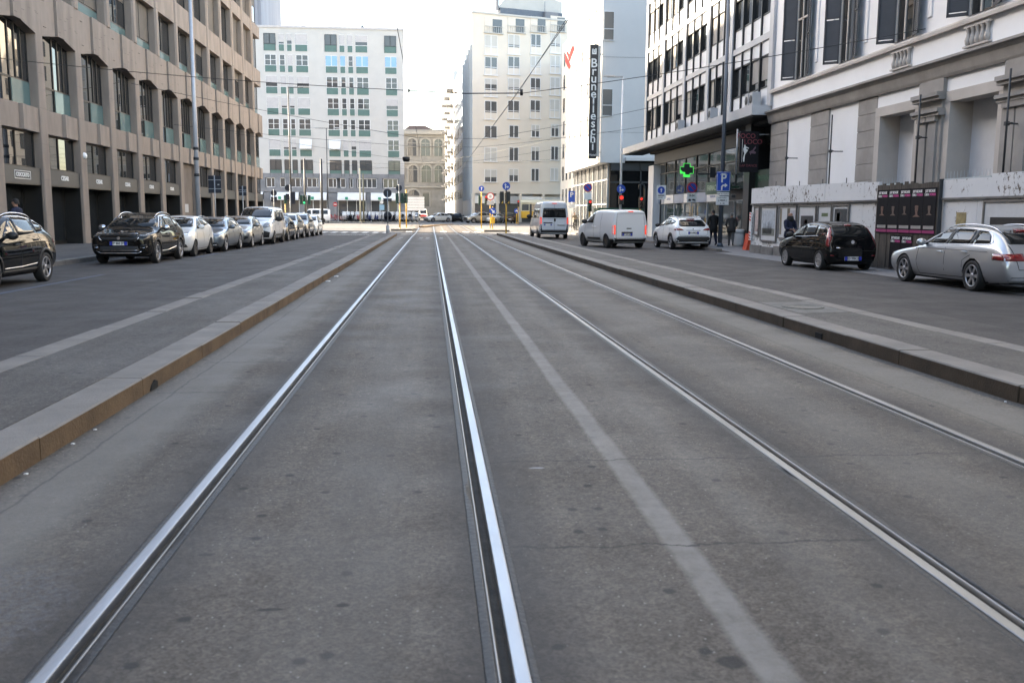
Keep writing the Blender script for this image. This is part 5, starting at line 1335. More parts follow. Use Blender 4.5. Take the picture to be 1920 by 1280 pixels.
# --- modern office block with black mullions ---------------------------------
XM = 15.0
m_pier = pm('light_metal_pier', (.46,.47,.49), .5, .2, var=.08, scale=.8)
m_wpanel = pm('white_enamel_panel', (.72,.735,.75), .35, var=.04, scale=.6, dirt=.12, dirtcol=(.5,.5,.5))
m_mull = pm('black_mullion', (.010,.011,.014), .4, .2, var=.1)
mod = thing('office_block', 'modern office block with black mullions and white panels above a deep canopy', 'building', (XM, 52, .12))
g = MB(); g.box(XM+.35, 19.5, 40.35, 64.5, 5.8, 21); part('wall', g, m_dark, mod)  # unseen depth and height kept small so skylight reaches the hotel wall
piers = [40.45, 46.0, 49.9, 54.6, 59.6, 64.3]
for y in piers:
    g = MB(); g.box(XM-.12, XM+.36, y-.22, y+.22, 6.4, 21); part('pier', g, m_pier, mod)
FL = [6.45 + 3.22*i for i in range(5)]
for i, z in enumerate(FL):
    for a, b in zip(piers, piers[1:]):
        if i: g = MB(); g.box(XM-.06, XM+.3, a+.22, b-.22, z-.28, z+.0); part('floor_band', g, m_pier, mod)
        n = 4 if a == piers[0] else 3
        for j in range(n):
            ya = a+.26 + (b-a-.52)*j/n; yb = a+.26 + (b-a-.52)*(j+1)/n
            if i > 5: continue
            zs = z + .88; zt = z + 2.28
            fr = MB(); fr.box(XM-.06, XM+.2, ya-.05, ya+.05, z, z+2.94); fr.box(XM+.0, XM+.2, ya, yb, zs-.04, zs+.04); fr.box(XM+.0, XM+.2, ya, yb, zt-.03, zt+.03)
            if j == n-1: fr.box(XM-.06, XM+.2, yb-.05, yb+.05, z, z+2.94)
            o = part('window', fr, m_mull, mod)
            p = MB(); p.box(XM+.02, XM+.16, ya+.05, yb-.05, z+.02, zs-.04); part('white_panel', p, m_wpanel, o); p = MB(); p.box(XM+.02, XM+.16, ya+.05, yb-.05, zt+.03, z+2.93); part('white_panel', p, m_wpanel, o)
            p = MB(); tx = rn.uniform(-.004, .004); p.face([(XM+.085+tx, ya, zs),(XM+.085-tx, yb, zs),(XM+.085-tx, yb, zt),(XM+.085+tx, ya, zt)]); part('pane', p, m_pane, o)
            kind = rn.random()
            if (i == 0 and a == piers[0] and j < 2) or kind < .16: p = MB(); p.box(XM+.05, XM+.07, ya+.05, yb-.05, zs+.35*(i == 0), zt); part('blind', p, pm('grey_blind', (.30,.29,.28), .7, var=.08), o)
            elif kind < .55: p = MB(); w_ = (yb-ya)*.4; s_ = rn.choice((0, 1)); p.box(XM+.06, XM+.075, ya+.05+s_*(yb-ya-w_-.1), ya+.05+s_*(yb-ya-w_-.1)+w_, zs, zt); part('curtain', p, pm('pale_curtain', (.42,.40,.36), .8, var=.1), o)
g = MB(); g.box(XM-.3, 19.8, 40.2, 64.7, 21, 21.4); part('roof', g, m_pier, mod)
# canopy
g = MB(); g.prism([(14.15,40.45),(XM+.6,40.3),(XM+.6,68.2),(14.15,68.2)], 'z', 6.02, 6.45); cn = part('canopy', g, m_pier, mod)
g = MB(); g.prism([(14.25,40.6),(XM+.6,40.5),(XM+.6,68.0),(14.25,68.0)], 'z', 5.96, 6.015); part('soffit', g, m_mull, cn)
# ground floor
XG = 15.75
g = MB(); g.box(XG+.1, 19.5, 44.6, 64.4, .1, 5.95); part('ground_floor_wall', g, m_mull, mod)
g = MB(); g.box(XG-.1, XG+.1, 44.4, 64.4, 5.1, 5.95); g.box(XG+.2, 19.5, 40.4, 44.6, 5.0, 5.95); part('lintel', g, m_mull, mod)
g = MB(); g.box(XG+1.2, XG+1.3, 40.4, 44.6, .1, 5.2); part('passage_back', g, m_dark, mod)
for (yy) in (44.5,): 
    g = MB(); g.box(XG-.5, XG+.5, yy-.9, yy-.1, .1, 5.95); part('pillar', g, pm('black_stone', (.016,.017,.020), .3, var=.2), mod)
ys_ = [44.6, 47.0, 49.4, 51.8, 54.2, 56.6, 59.0, 61.4, 63.0]
m_shopgl = glassm('shop_glass', (.05,.065,.068), .03, 1.6, .01)
for i, (a, b) in enumerate(zip(ys_, ys_[1:])):
    for z0, z1 in ((.35,2.35),(2.95,4.35),(4.42,5.1)):
        fr = MB(); fr.box(XG-.06, XG+.1, a-.04, a+.04, z0, z1); fr.box(XG-.05, XG+.1, a, b, z1, z1+.06)
        o = part('shop_window', fr, m_poledk if z0 > 1 else m_signgrey, mod)
        tx = rn.uniform(-.006, .006)
        p = MB(); p.face([(XG+tx, a, z0),(XG-tx, b, z0),(XG-tx, b, z1),(XG+tx, a, z1)]); part('pane', p, m_shopgl, o)
g = MB(); g.box(XG-.12, XG+.08, 44.6, 63, .1, .35); part('plinth', g, m_greyst, mod)
for i, (a, b) in enumerate(zip(ys_[2:], ys_[3:])):
    g = MB(); g.box(XG-.10, XG-.02, a+.05, b-.05, 2.38, 2.92); o = part('shop_sign', g, [m_white, pm('blue_grey_sign', (.28,.33,.42), .5)][i % 2], mod)
    if i % 2 == 0: part('lettering', text_mb('FARMACIA', .2, 'x-', (XG-.105, (a+b)/2, 2.65), .003), pm('blue_grey_letter', (.2,.25,.4), .5, var=0), o)
g = MB(); g.box(XG-.5, XG+.12, 62.9, 64.4, .1, 5.0); part('white_corner', g, m_wpanel, mod)
for (y, z) in ((41.3, 6.5), (41.9,6.5), (47.6,6.5), (53.9,6.5)):
    g = MB(); g.bbox(14.45, 14.85, y, y+.45, z, z+.62, .015); o = part('air_conditioner', g, m_signgrey, mod)
    p = MB(); p.lathe([(.19,-.012),(.17,-.02),(.05,-.02),(.001,-.02)], 18, (14.45, y+.22, z+.31), 'x'); part('fan_grille', p, m_poledk, o)
# shop signs under the canopy
t = thing('pharmacy_sign', 'dark green pharmacy name board with pale letters on the shop front', 'sign', (14.9, 48, 3))
g = MB(); g.box(15.02, 15.16, 46.1, 49.9, 2.72, 3.38); g.box(15.16,15.7,46.3,46.4,3.0,3.1); g.box(15.16,15.7,49.6,49.7,3.0,3.1); part('sign_board', g, pm('dark_green_sign', (.03,.085,.05), .4, var=.1), t)
part('lettering', text_mb('FARMACIA BRERA', .42, 'x-', (15.015, 48, 3.05), .006, bold=.006, xs=.92), pm('pale_green_letter', (.45,.52,.38), .5, var=0), t)
t = thing('window_sign', 'dark green lettered panel behind glass at the dark passage', 'sign', (16.0, 42.4, 2.5))
g = MB(); g.box(15.55, 15.62, 40.6, 43.6, 2.3, 3.75); part('sign_board', g, pm('very_dark_green', (.008,.03,.02), .4, var=.1), t)
x_ = text_mb('PREPARAZIONI', .40, 'x-', (15.545, 42.0, 3.35), .004, xs=.86); merge(x_, text_mb('GALENICHE', .40, 'x-', (15.545, 42.0, 2.75), .004, xs=.86)); part('lettering', x_, pm('faded_green_letter', (.06,.16,.10), .5, var=0), t)
# night club sign, facing down the street
t = thing('club_sign', 'dark illuminated sign with a white dancer and red lettering under the canopy', 'sign', (14.6, 41.2, 3.6))
g = MB(); g.bbox(13.85, 14.72, 40.95, 41.15, 3.55, 5.35, .015); part('sign_board', g, pm('sign_black2', (.006,.0055,.009), .6, var=.1, spec=.25), t)
x_ = text_mb('FOCO', .30, 'y-', (14.12, 40.94, 5.13), .004, bold=.004); merge(x_, text_mb('LOCO', .30, 'y-', (14.44, 40.94, 4.88), .004, bold=.004)); merge(x_, text_mb('LAP DANCE', .15, 'y-', (14.26, 40.94, 3.83), .004)); part('lettering', x_, pm('red_letter', (.17,.03,.045), .5, var=0), t)
d_ = MB(); d_.prism([(14.02,4.0),(14.06,4.0),(14.08,4.3),(14.17,4.45),(14.22,4.52),(14.14,4.56),(14.12,4.62),(14.25,4.58),(14.26,4.61),(14.10,4.68),(14.09,4.75),(14.03,4.75),(14.03,4.66),(13.99,4.56),(14.02,4.45),(14.05,4.38),(14.0,4.15)], 'y', 40.935, 40.945); d_.box(13.94, 13.955, 40.935, 40.945, 3.98, 5.0); part('dancer_figure', d_, m_letter, t)
d_ = MB(); d_.prism([(14.28,4.45),(14.42,4.52),(14.55,4.70),(14.58,4.62),(14.48,4.5),(14.6,4.42),(14.55,4.36),(14.38,4.38),(14.34,4.3)], 'y', 40.937, 40.945); part('second_figure', d_, pm('mauve_print', (.12,.07,.10), .5, var=0), t)
g = MB(); g.cyl((13.74, 41.05, 3.45),(13.74, 41.05, 5.45), .035, n=8); g.box(13.74, 15.2, 41.03, 41.07, 5.2, 5.25); part('sign_pole', g, m_pole, t)
# pharmacy cross: lit border round a dark cross, on an arm
t = thing('pharmacy_cross', 'green lit pharmacy cross on an arm above the pavement', 'sign', (13.9, 50, 4))
def cross(r, a): return [(-a,-r),(a,-r),(a,-a),(r,-a),(r,a),(a,a),(a,r),(-a,r),(-a,a),(-r,a),(-r,-a),(-a,-a)]
m_gl = pm('green_lamp', (.02,.5,.06), .4, var=0, emit=(.03,1.,.12), estr=.14)
cx, cz_ = 13.58, 3.98
g = MB(); g.prism([(cx+a*.36, cz_+b*.36) for a, b in cross(1, .5)], 'y', 48.62, 48.78); part('cross_body', g, m_signblk, t)
for o_, i_ in ((.365,.345),):
    A = [(cx+a*o_, cz_+b*o_) for a, b in cross(1, .5)]; B = [(cx+a*i_, cz_+b*i_) for a, b in cross(1, .46)]
    g = MB()
    for i in range(12):
        j = (i+1) % 12; g.face([(A[i][0],48.612,A[i][1]),(A[j][0],48.612,A[j][1]),(B[j][0],48.612,B[j][1]),(B[i][0],48.612,B[i][1])])
    g.prism([(cx+a*.76, cz_+b*.76) for a, b in ((-.46,-.22),(-.22,-.22),(-.22,-.46),(.20,-.46),(.20,-.32),(-.1,-.30),(-.12,-.14),(-.30,-.12),(-.46,.05))], 'y', 48.611, 48.615)
    part('lit_border', g, m_gl, t)
g = MB(); g.box(14.1, 15.8, 48.66, 48.74, 3.75, 3.83); g.box(14.85, 15.15, 48.6, 48.8, 3.6, 4.15); part('arm', g, m_poledk, t)

# --- white and stone building under renovation --------------------------------
XN = 15.0
m_nstone = pm('grey_brown_stone', (.285,.27,.255), .85, var=.16, scale=1.2, bump=.25, bscale=25, dirt=.4, dirtcol=(.17,.155,.14))
m_nwhite = pm('white_stucco', (.76,.775,.79), .85, var=.04, scale=.6, bump=.08, bscale=30, dirt=.12, dirtcol=(.55,.55,.55))
m_nlight = pm('pale_stone_trim', (.45,.42,.39), .8, var=.1, scale=1.)
m_shutter = pm('grey_shutter', (.062,.064,.070), .55, var=.12, scale=2)
m_nset = pm('niche_white', (.62,.64,.67), .8, var=.05)  # greyer than the stucco: niche shade put into the colour
neo = thing('palazzo', 'white stucco palazzo with grey stone ground floor behind the hoarding', 'building', (XN, 25, .1))
g = MB(); g.box(XN+.02, 36, -40, 40.3, 6.9, 17); part('wall', g, m_nwhite, neo)
g = MB(); g.box(XN-.5, 36, -40, 40.4, 17, 17.6); part('roof', g, m_nlight, neo)
g = MB(); g.box(XN, XN+.6, -40, 40.3, 6.12, 6.92); part('white_band', g, m_nwhite, neo)
g = MB(); g.prism([(XN+.4,6.92),(XN-.14,6.92),(XN-.14,7.02),(XN-.10,7.08),(XN+.4,7.08)], 'y', -40, 40.32); part('sill_course', g, m_nlight, neo)
g = MB(); g.prism([(XN+.4,6.15),(XN-.30,6.15),(XN-.30,6.08),(XN-.22,6.04),(XN-.16,5.95),(XN-.10,5.70),(XN-.06,5.62),(XN+.4,5.62)], 'y', -40, 40.42); part('cornice', g, m_nstone, neo)
g = MB(); g.box(XN+1.6, 36, -40, 40.2, .05, 5.65); part('back_wall', g, m_nstone, neo)
# ground-floor piers with joints
def pier(y0, y1):
    g = MB(); z = .05
    while z < 5.6:
        z2 = min(z+.56, 5.62); g.bbox(XN, XN+1.6, y0, y1, z, z2-.02, .012); z = z2
    g.box(XN+.03, XN+1.6, y0+.02, y1-.02, .05, 5.62)
    return part('rusticated_pier', g, m_nstone, neo)
def pilaster(y0, y1):
    g = MB(); g.box(XN-.10, XN+1.6, y0, y1, .05, 5.62); g.box(XN-.16, XN-.10, y0+.18, y0+.62, .1, 4.5); g.box(XN-.16, XN-.10, y1-.62, y1-.18, .1, 4.5)
    for a, z0, z1, e in ((0, 4.55, 4.65, .24), (0, 4.65, 4.75, .30), (0, 5.0, 5.10, .26), (0, 5.1, 5.22, .32)): g.box(XN-e, XN+.2, y0-.08, y1+.08, z0, z1)
    g.box(XN-.22, XN-.1, y0+.15, y0+.65, 4.4, 4.56); g.box(XN-.22, XN-.1, y1-.65, y1-.15, 4.4, 4.56)
    return part('pilaster', g, m_nstone, neo)
pier(38.4, 40.3); pier(34.3, 36.0); pier(30.5, 31.9)
for y0, y1 in ((36.0,38.4),(31.9,34.3)):
    g = MB(); g.box(XN+.05, XN+1.5, y0, y1, .05, 5.62); part('white_panel', g, m_nwhite, neo)
nich = [(27.95,30.2),(23.7,26.0),(19.5,21.8),(15.3,17.6),(11.1,13.4)]
pilaster(26.3, 27.65); pilaster(22.1, 23.4); pilaster(17.9, 19.2); pilaster(13.7, 15.0)
for y0, y1 in nich:
    g = MB(); g.box(XN-.03, XN+.7, y0-.32, y0, .05, 5.05); g.box(XN-.03, XN+.7, y1, y1+.32, .05, 5.05); g.box(XN-.04, XN+.5, y0-.32, y1+.32, 4.9, 5.2); part('niche_frame', g, m_nlight, neo)
    g = MB(); g.box(XN+.02, XN+.5, y0-.32, y1+.32, 5.2, 5.62); part('niche_top', g, m_nwhite, neo)
    g = MB(); g.box(XN+.68, XN+.75, y0, y1, .05, 5.0); part('niche_back', g, m_nset, neo)
g = MB(); g.box(XN+.02, 36, -40, 11, .05, 5.62); part('lower_wall', g, m_nstone, neo)  # unseen continuation beside the camera, added to close in the skylight
# upper windows with open shutters
def up_win(yc):
    g = MB(); x = XN+.02; h0, h1 = 7.15, 10.7; w = .56
    g.box(x-.08, x+.02, yc-w-.14, yc-w, h0, h1); g.box(x-.08, x+.02, yc+w, yc+w+.14, h0, h1); g.box(x-.08, x+.02, yc-w-.14, yc+w+.14, h1, h1+.16)
    g.prism([(x-.10,h1+.45),(x-.26,h1+.5),(x-.30,h1+.62),(x+.02,h1+.68),(x+.02,h1+.42)], 'y', yc-w-.5, yc+w+.5); g.box(x-.12,x+.02,yc-w-.35,yc+w+.35,h1+.2,h1+.42)
    o = part('window', g, m_nwhite, neo)
    g = MB(); g.box(x-.035, x-.015, yc-w, yc+w, h0, h1); part('pane', g, m_pane, o)
    g = MB(); g.box(x-.07, x-.02, yc-.04, yc+.04, h0, h1); g.box(x-.07, x-.02, yc-w, yc+w, h0+2.3, h0+2.38); g.box(x-.07, x-.02, yc-w, yc-w+.07, h0, h1); g.box(x-.07, x-.02, yc+w-.07, yc+w, h0, h1); part('window_frame', g, m_nlight, o)
    for s in (-1, 1):
        a = rad(100 if s > 0 else 100); g = MB()
        hx, hy = x-.08, yc+s*w
        def P(t, dpt, z): # t along leaf, folded outwards from the hinge
            ang = rad(48 if s > 0 else 14)
            return (hx - math.sin(ang)*t - s*0 , hy + s*math.cos(ang)*t + 0, z)
        L0 = .58
        for (t0, t1, z0, z1, dd) in ((0,.06,h0,h1-.1,.02),(L0-.06,L0,h0,h1-.1,.02),(0,L0,h0,h0+.09,.02),(0,L0,h1-.2,h1-.1,.02),(0,L0,h0+1.6,h0+1.68,.02)):
            q = [P(t0,0,z0),P(t1,0,z0),P(t1,0,z1),P(t0,0,z1)]; n = Vector((math.cos(rad(48 if s > 0 else 14)), s*math.sin(rad(48 if s > 0 else 14)), 0))*.022
            g.v += [tuple(Vector(p)+n) for p in q] + [tuple(Vector(p)-n) for p in q]; b0 = len(g.v)-8
            for f in ((0,1,2,3),(4,5,6,7),(0,1,5,4),(1,2,6,5),(2,3,7,6),(3,0,4,7)): g.f.append(tuple(b0+i for i in f)); g.m.append(0); g.s.append(False)
        z = h0+.12
        while z < h1-.25:
            if not (h0+1.52 < z < h0+1.66):
                g.face([P(.06,0,z),P(L0-.06,0,z),tuple(Vector(P(L0-.06,0,z+.075))+n*1.0),tuple(Vector(P(.06,0,z+.075))+n*1.0)])
            z += .062
        part('shutter', g, m_shutter, o)
    for s in (-1, 1):
        for off in (.82,):
            g = MB(); g.box(x-.04, x+.01, yc+s*(w+off)-.12, yc+s*(w+off)+.12, 7.55, 13.5); part('wall_strip', g, m_nlight if False else m_nwhite, neo)
for k_ in range(8): up_win(37.15 - 4.13*k_)
# balustrade insets in the white band
for yc in (28.95, 24.82, 20.7, 16.6):
    g = MB(); g.box(XN-.015, XN+.0, yc-.58, yc+.58, 6.30, 6.80, 1)
    for i in range(5):
        y = yc-.46+.23*i; g.lathe([(.035,0),(.07,.06),(.085,.16),(.05,.26),(.04,.36),(.07,.44),(.075,.48)], 10, (XN-.06, y, 6.31))
    g.box(XN-.13, XN, yc-.6, yc+.6, 6.79, 6.84); g.box(XN-.13, XN, yc-.6, yc+.6, 6.26, 6.31); part('balustrade', g, [m_nlight, m_nset], neo)

# --- hoarding ------------------------------------------------------------------
XH = 13.9
m_hoard = pm('worn_white_boards', (.50,.50,.49), .8, var=.1, scale=1.4, bump=.2, dirt=.0)
def worn_white():
    m, nt, p = nt_of('peeling_white_paint'); p.inputs['Roughness'].default_value = .8
    tc = N(nt, 'ShaderNodeTexCoord'); mp = N(nt, 'ShaderNodeMapping'); mp.inputs['Scale'].default_value = (1, 1.3, 1.1); L(nt, tc.outputs['Object'], mp.inputs['Vector'])
    n1 = N(nt, 'ShaderNodeTexNoise', Scale=5.5, Detail=9., Roughness=.75); L(nt, mp.outputs[0], n1.inputs['Vector'])
    n2 = N(nt, 'ShaderNodeTexNoise', Scale=.7, Detail=4.); L(nt, tc.outputs['Object'], n2.inputs['Vector'])
    a = N(nt, 'ShaderNodeMath', operation='ADD'); L(nt, n1.outputs['Fac'], a.inputs[0]); b = N(nt, 'ShaderNodeMath', operation='MULTIPLY'); b.inputs[1].default_value = .35; L(nt, n2.outputs['Fac'], b.inputs[0]); L(nt, b.outputs[0], a.inputs[1])
    r = N(nt, 'ShaderNodeMapRange'); r.inputs['From Min'].default_value = .755; r.inputs['From Max'].default_value = .79; L(nt, a.outputs[0], r.inputs['Value'])
    n3 = N(nt, 'ShaderNodeTexNoise', Scale=1.6, Detail=6.); L(nt, tc.outputs['Object'], n3.inputs['Vector'])
    m1 = N(nt, 'ShaderNodeMix', data_type='RGBA'); m1.inputs['A'].default_value = (.60,.61,.62,1); m1.inputs['B'].default_value = (.70,.71,.72,1); L(nt, n3.outputs['Fac'], m1.inputs['Factor'])
    m2 = N(nt, 'ShaderNodeMix', data_type='RGBA'); m2.inputs['B'].default_value = (.10,.075,.055,1); L(nt, m1.outputs['Result'], m2.inputs['A']); L(nt, r.outputs[0], m2.inputs['Factor']); L(nt, m2.outputs['Result'], p.inputs['Base Color'])
    bp = N(nt, 'ShaderNodeBump', Strength=.4, Distance=.02); L(nt, a.outputs[0], bp.inputs['Height']); L(nt, bp.outputs[0], p.inputs['Normal'])
    return m
m_peel = worn_white()
m_plank = pm('dark_planks', (.075,.062,.050), .85, var=.4, scale=2.5, stretch=(1,6,.5), bump=.4, dirt=.4, dirtcol=(.03,.026,.022))
m_conc = pm('concrete_foot', (.17,.16,.15), .9, var=.25, scale=3, bump=.4)
ho = thing('hoarding', 'worn white boarded hoarding with framed pictures along the pavement', 'hoarding', (XH, 30, .02))
g = MB()
top = [(39.2,2.66),(38.2,2.80),(33,2.72),(27.75,2.68)]
def boards(g, ya, yb, z0, ztop, w=.62, dx=.0):
    y = ya; r = random.Random(int(ya*10))
    while y > yb+.05:
        e = max(y-w, yb); zt = ztop((y+e)/2); g.box(XH+dx+r.uniform(-.006,.006), XH+.06, e+.004, y-.004, z0, zt + r.uniform(-.015,.015)); y = e
def zt1(y): return 2.80 - .012*(38.2-y) if y < 38.2 else 2.66 + (39.2-y)*.14
boards(g, 39.2, 27.75, .05, lambda y: 2.10, .74); boards(g, 39.2, 27.75, 2.12, zt1, 1.5, -.05)
g.box(XH+.0, 15.0, 39.16, 39.2, .05, 2.6); part('white_boards', g, m_peel, ho)
g = MB(); g.box(XH-.09, XH+.06, 27.75, 39.2, 2.07, 2.115); part('ledge', g, m_conc, ho)
g = MB(); 
for i in range(8): g.box(XH-.10+.02*(i%2), XH+.05, 27.9+1.42*i, 27.9+1.40*(i+1), .0, .33+.03*(i%3)); 
part('concrete_foot', g, m_conc, ho)
g = MB(); boards(g, 24.15, 12.0, .05, lambda y: 2.08, .80); boards(g, 24.15, 12.0, 2.10, lambda y: 2.62+.05*math.sin(y), 2.2, -.05); part('white_boards', g, m_peel, ho)
g = MB(); g.box(XH-.07, XH+.06, 12, 24.15, 2.06, 2.11); part('ledge', g, m_conc, ho)
g = MB()
for (y, z) in ((38.6,2.85),(36.6,2.85),(34.2,2.78),(32.1,2.78),(30.2,2.75)): g.cyl((XH+.03,y,z-.15),(XH+.03,y,z+.13), .014, n=6)
part('scaffold_stub', g, m_poledk, ho)
pl = thing('plank_hoarding', 'dark upright plank hoarding covered with rows of dark posters', 'hoarding', (XH, 26, .02))
g = MB(); r = random.Random(4); y = 27.72
while y > 24.2:
    w = r.uniform(.13,.19); e = max(y-w, 24.17); g.box(XH-.10+r.uniform(-.008,.008), XH-.06, e+.004, y-.003, .05, 2.56+r.uniform(-.05,.06)); y = e
part('planks', g, m_plank, pl)
g = MB(); g.box(XH-.14, XH-.03, 24.12, 24.17, .05, 2.62); g.box(XH-.06, XH, 24.2, 27.7, .5, .6); g.box(XH-.06, XH, 24.2, 27.7, 2.2, 2.3); part('frame', g, m_poledk, pl)
# posters on the planks
m_post = pm('poster_black', (.006,.0055,.008), .75, var=.2, spec=.2)
m_skin = [pm('poster_face_a',(.15,.085,.065),.6,var=.45,scale=9), pm('poster_face_b',(.12,.085,.07),.6,var=.4,scale=9), pm('poster_face_c',(.10,.07,.058),.6,var=.4,scale=9)]
m_pink = pm('poster_pink', (.55,.06,.24), .5, var=.1); m_pinkd = pm('poster_magenta', (.30,.03,.13), .5, var=.1); m_pgrey = pm('poster_grey', (.33,.31,.29), .6, var=.15, scale=6)
def poster(yc, zt, w, h, i, label):
    xf = XH-.115
    t = thing('poster', label, 'poster', (xf, yc, zt-h), 0, 'dark portrait posters pasted on the plank hoarding')
    g = MB(); g.box(xf, xf+.008, yc-w/2, yc+w/2, zt-h, zt); part('sheet', g, m_post, t)
    s = w/.66
    x_ = text_mb('JUST BECAUSE', .098*s, 'x-', (xf-.001, yc+.0, zt-.09*s), .001, bold=.004, xs=.80); merge(x_, text_mb('I AM A', .098*s, 'x-', (xf-.001, yc+.17*s, zt-.19*s), .001, bold=.004, xs=.8)); part('lettering', x_, m_letter, t)
    part('pink_word', text_mb('WOMAN', .098*s, 'x-', (xf-.001, yc-.13*s, zt-.19*s), .001, bold=.004, xs=.8), m_pink, t)
    f = MB(); cz2 = zt - .56*s; fr = [.085,.085,.075,.10,.08,.08,.085][i]*s
    rows_ = []
    for a in range(9):
        tt = -1 + 2*a/8; ww = math.sqrt(max(0, 1-tt*tt))
        rows_.append([(xf-.002-.004*ww*math.cos(u_), yc+fr*ww*math.sin(u_)*(1. if tt > 0 else .86), cz2+tt*fr*1.45) for u_ in [(-.5+j/8)*PI for j in range(9)]])
    f.grid(rows_, 0, True); f.prism([(yc-fr*.5,cz2-fr*1.2),(yc+fr*.5,cz2-fr*1.2),(yc+fr*.6,cz2-fr*1.9),(yc+fr*2.0,cz2-fr*2.5),(yc-fr*2.0,cz2-fr*2.5),(yc-fr*.6,cz2-fr*1.9)], 'x', xf-.0012, xf-.0005)
    part('portrait', f, m_skin[i % 3], t)
    hr = MB(); hr.prism([(yc+fr*1.1*math.cos(q_), cz2+fr*.75+fr*.9*math.sin(q_)) for q_ in [PI*j/8 for j in range(9)]], 'x', xf-.0072, xf-.006); hr.box(xf-.0075, xf-.0065, yc-fr*.55, yc-fr*.2, cz2+.1*fr, cz2+.25*fr); hr.box(xf-.0075, xf-.0065, yc+fr*.2, yc+fr*.55, cz2+.1*fr, cz2+.25*fr); hr.box(xf-.0075, xf-.0065, yc-fr*.3, yc+fr*.3, cz2-.75*fr, cz2-.65*fr)
    part('portrait_features', hr, m_post, t)  # hair, eyes and mouth of the printed face
    if h > 1.1*s:
        b = MB(); b.box(xf-.002, xf, yc-w*.42, yc+w*.40, zt-h+.16*s, zt-h+.25*s); part('caption', b, m_pgrey, t)
        b = MB(); b.box(xf-.002, xf, yc-w*.5, yc+w*.48, zt-h+.04*s, zt-h+.12*s); part('pink_band', b, m_pinkd, t)
        part('caption_line', text_mb('one of three', .05*s, 'x-', (xf-.0025, yc, zt-h+.08*s), .0008), m_letter, t) if False else None
nm5 = ['leftmost poster of the upper row, a dark portrait on the plank hoarding','second poster from the left in the upper row on the plank hoarding','middle poster of the upper row on the plank hoarding','fourth poster from the left in the upper row, with the widest face','rightmost poster of the upper row, beside the pale boards']
for i in range(5): poster(27.33-.675*i, 2.40, .655, 1.30, i, nm5[i])
for i in range(2): poster(26.40-.655*i, 1.06, .635, .98, 5+i, ['left poster of the lower pair on the plank hoarding','right poster of the lower pair, just above the silver estate car'][i])
# framed pictures
m_fr = pm('weathered_frame', (.16,.145,.13), .8, var=.25, scale=5); m_mat_ = pm('picture_mount', (.55,.56,.57), .6, var=.06, scale=3)
def picture(y0, y1, z0, z1, art, label):
    t = thing('framed_picture', label, 'picture', (XH-.06, (y0+y1)/2, z0), 0, 'framed pictures hung on the hoarding')
    g = MB(); w = .05; x0, x1 = XH-.075, XH-.02
    g.box(x0,x1,y0,y0+w,z0,z1); g.box(x0,x1,y1-w,y1,z0,z1); g.box(x0,x1,y0+w,y1-w,z0,z0+w); g.box(x0,x1,y0+w,y1-w,z1-w,z1); part('frame', g, m_fr, t)
    g = MB(); g.box(x0+.035, x1-.004, y0+w, y1-w, z0+w, z1-w); part('mount', g, m_mat_, t)
    for (ya, yb, za, zb, col) in art:
        g = MB(); Wd, Hd = y1-y0-2*w, z1-z0-2*w
        g.box(x0+.030, x0+.0345, y1-w-yb*Wd, y1-w-ya*Wd, z0+w+za*Hd, z0+w+zb*Hd); part('print', g, pm('print_%02d%02d%02d' % tuple(int(c*99) for c in col), col, .5, var=.25, scale=7), t)
    return t
dk_ = (.03,.03,.035)
p1_ = picture(36.15, 37.95, .55, 2.0, [(.06,.90,.14,.36,(.17,.18,.16)),(.06,.90,.36,.90,(.42,.46,.50))], 'tall framed drawing with black spiky strokes, widest at the left of the hoarding')
g = MB(); r = random.Random(3)
for i in range(17):
    y = 37.65 - i*.06; h = r.uniform(.12,.5); g.prism([(y-.014,.88+r.uniform(-.05,.06)),(y+.018,.87),(y+r.uniform(-.02,.03),.93+h)], 'x', XH-.052, XH-.047)
part('ink_strokes', g, m_ink, p1_)
picture(34.15, 35.95, .70, 2.0, [(.04,.16,.1,.95,(.20,.17,.12)),(.48,.64,.1,.95,(.13,.105,.075)),(.66,.98,.05,.9,(.38,.38,.42))], 'framed picture with brown stripes, behind the person in the black scarf')
picture(32.35, 33.95, .70, 2.0, [(.12,.86,.05,.72,dk_),(.36,.52,.05,.6,(.30,.30,.31)),(.56,.66,.05,.3,(.3,.2,.16))], 'framed dark photograph in a wide white mount, middle of the hoarding')
picture(31.05, 32.2, .70, 2.0, [(.08,.92,.05,.45,dk_),(.25,.75,.70,.80,(.10,.14,.06)),(.4,.5,.05,.2,(.4,.4,.4))], 'framed picture with a dark lower half, right of the middle one')
picture(29.72, 30.98, .70, 2.0, [(.10,.92,.02,.92,(.04,.045,.05)),(.25,.45,.1,.8,(.20,.26,.27))], 'framed tall dark picture next to the peeling pale boards')
picture(38.15, 38.75, .78, 2.0, [(.1,.8,.1,.9,(.50,.40,.38)),(.6,.8,.1,.2,(.5,.12,.08))], 'narrow framed notice at the left end of the hoarding')
picture(20.0, 22.2, .6, 2.02, [(.12,.88,.1,.72,(.02,.018,.018)),(.30,.42,.2,.45,(.24,.23,.22)),(.52,.64,.25,.55,(.24,.23,.22))], 'large framed black picture above the silver estate car')
g = MB(); g.box(XH-.012, XH-.006, 23.0, 23.45, 1.36, 1.72); single('torn_paper', g, pm('yellowed_paper', (.30,.24,.12), .8, var=.3, scale=8), 'yellowed torn paper stuck on the white boards right of the posters', 'paper', (XH, 23.2, 1.5))
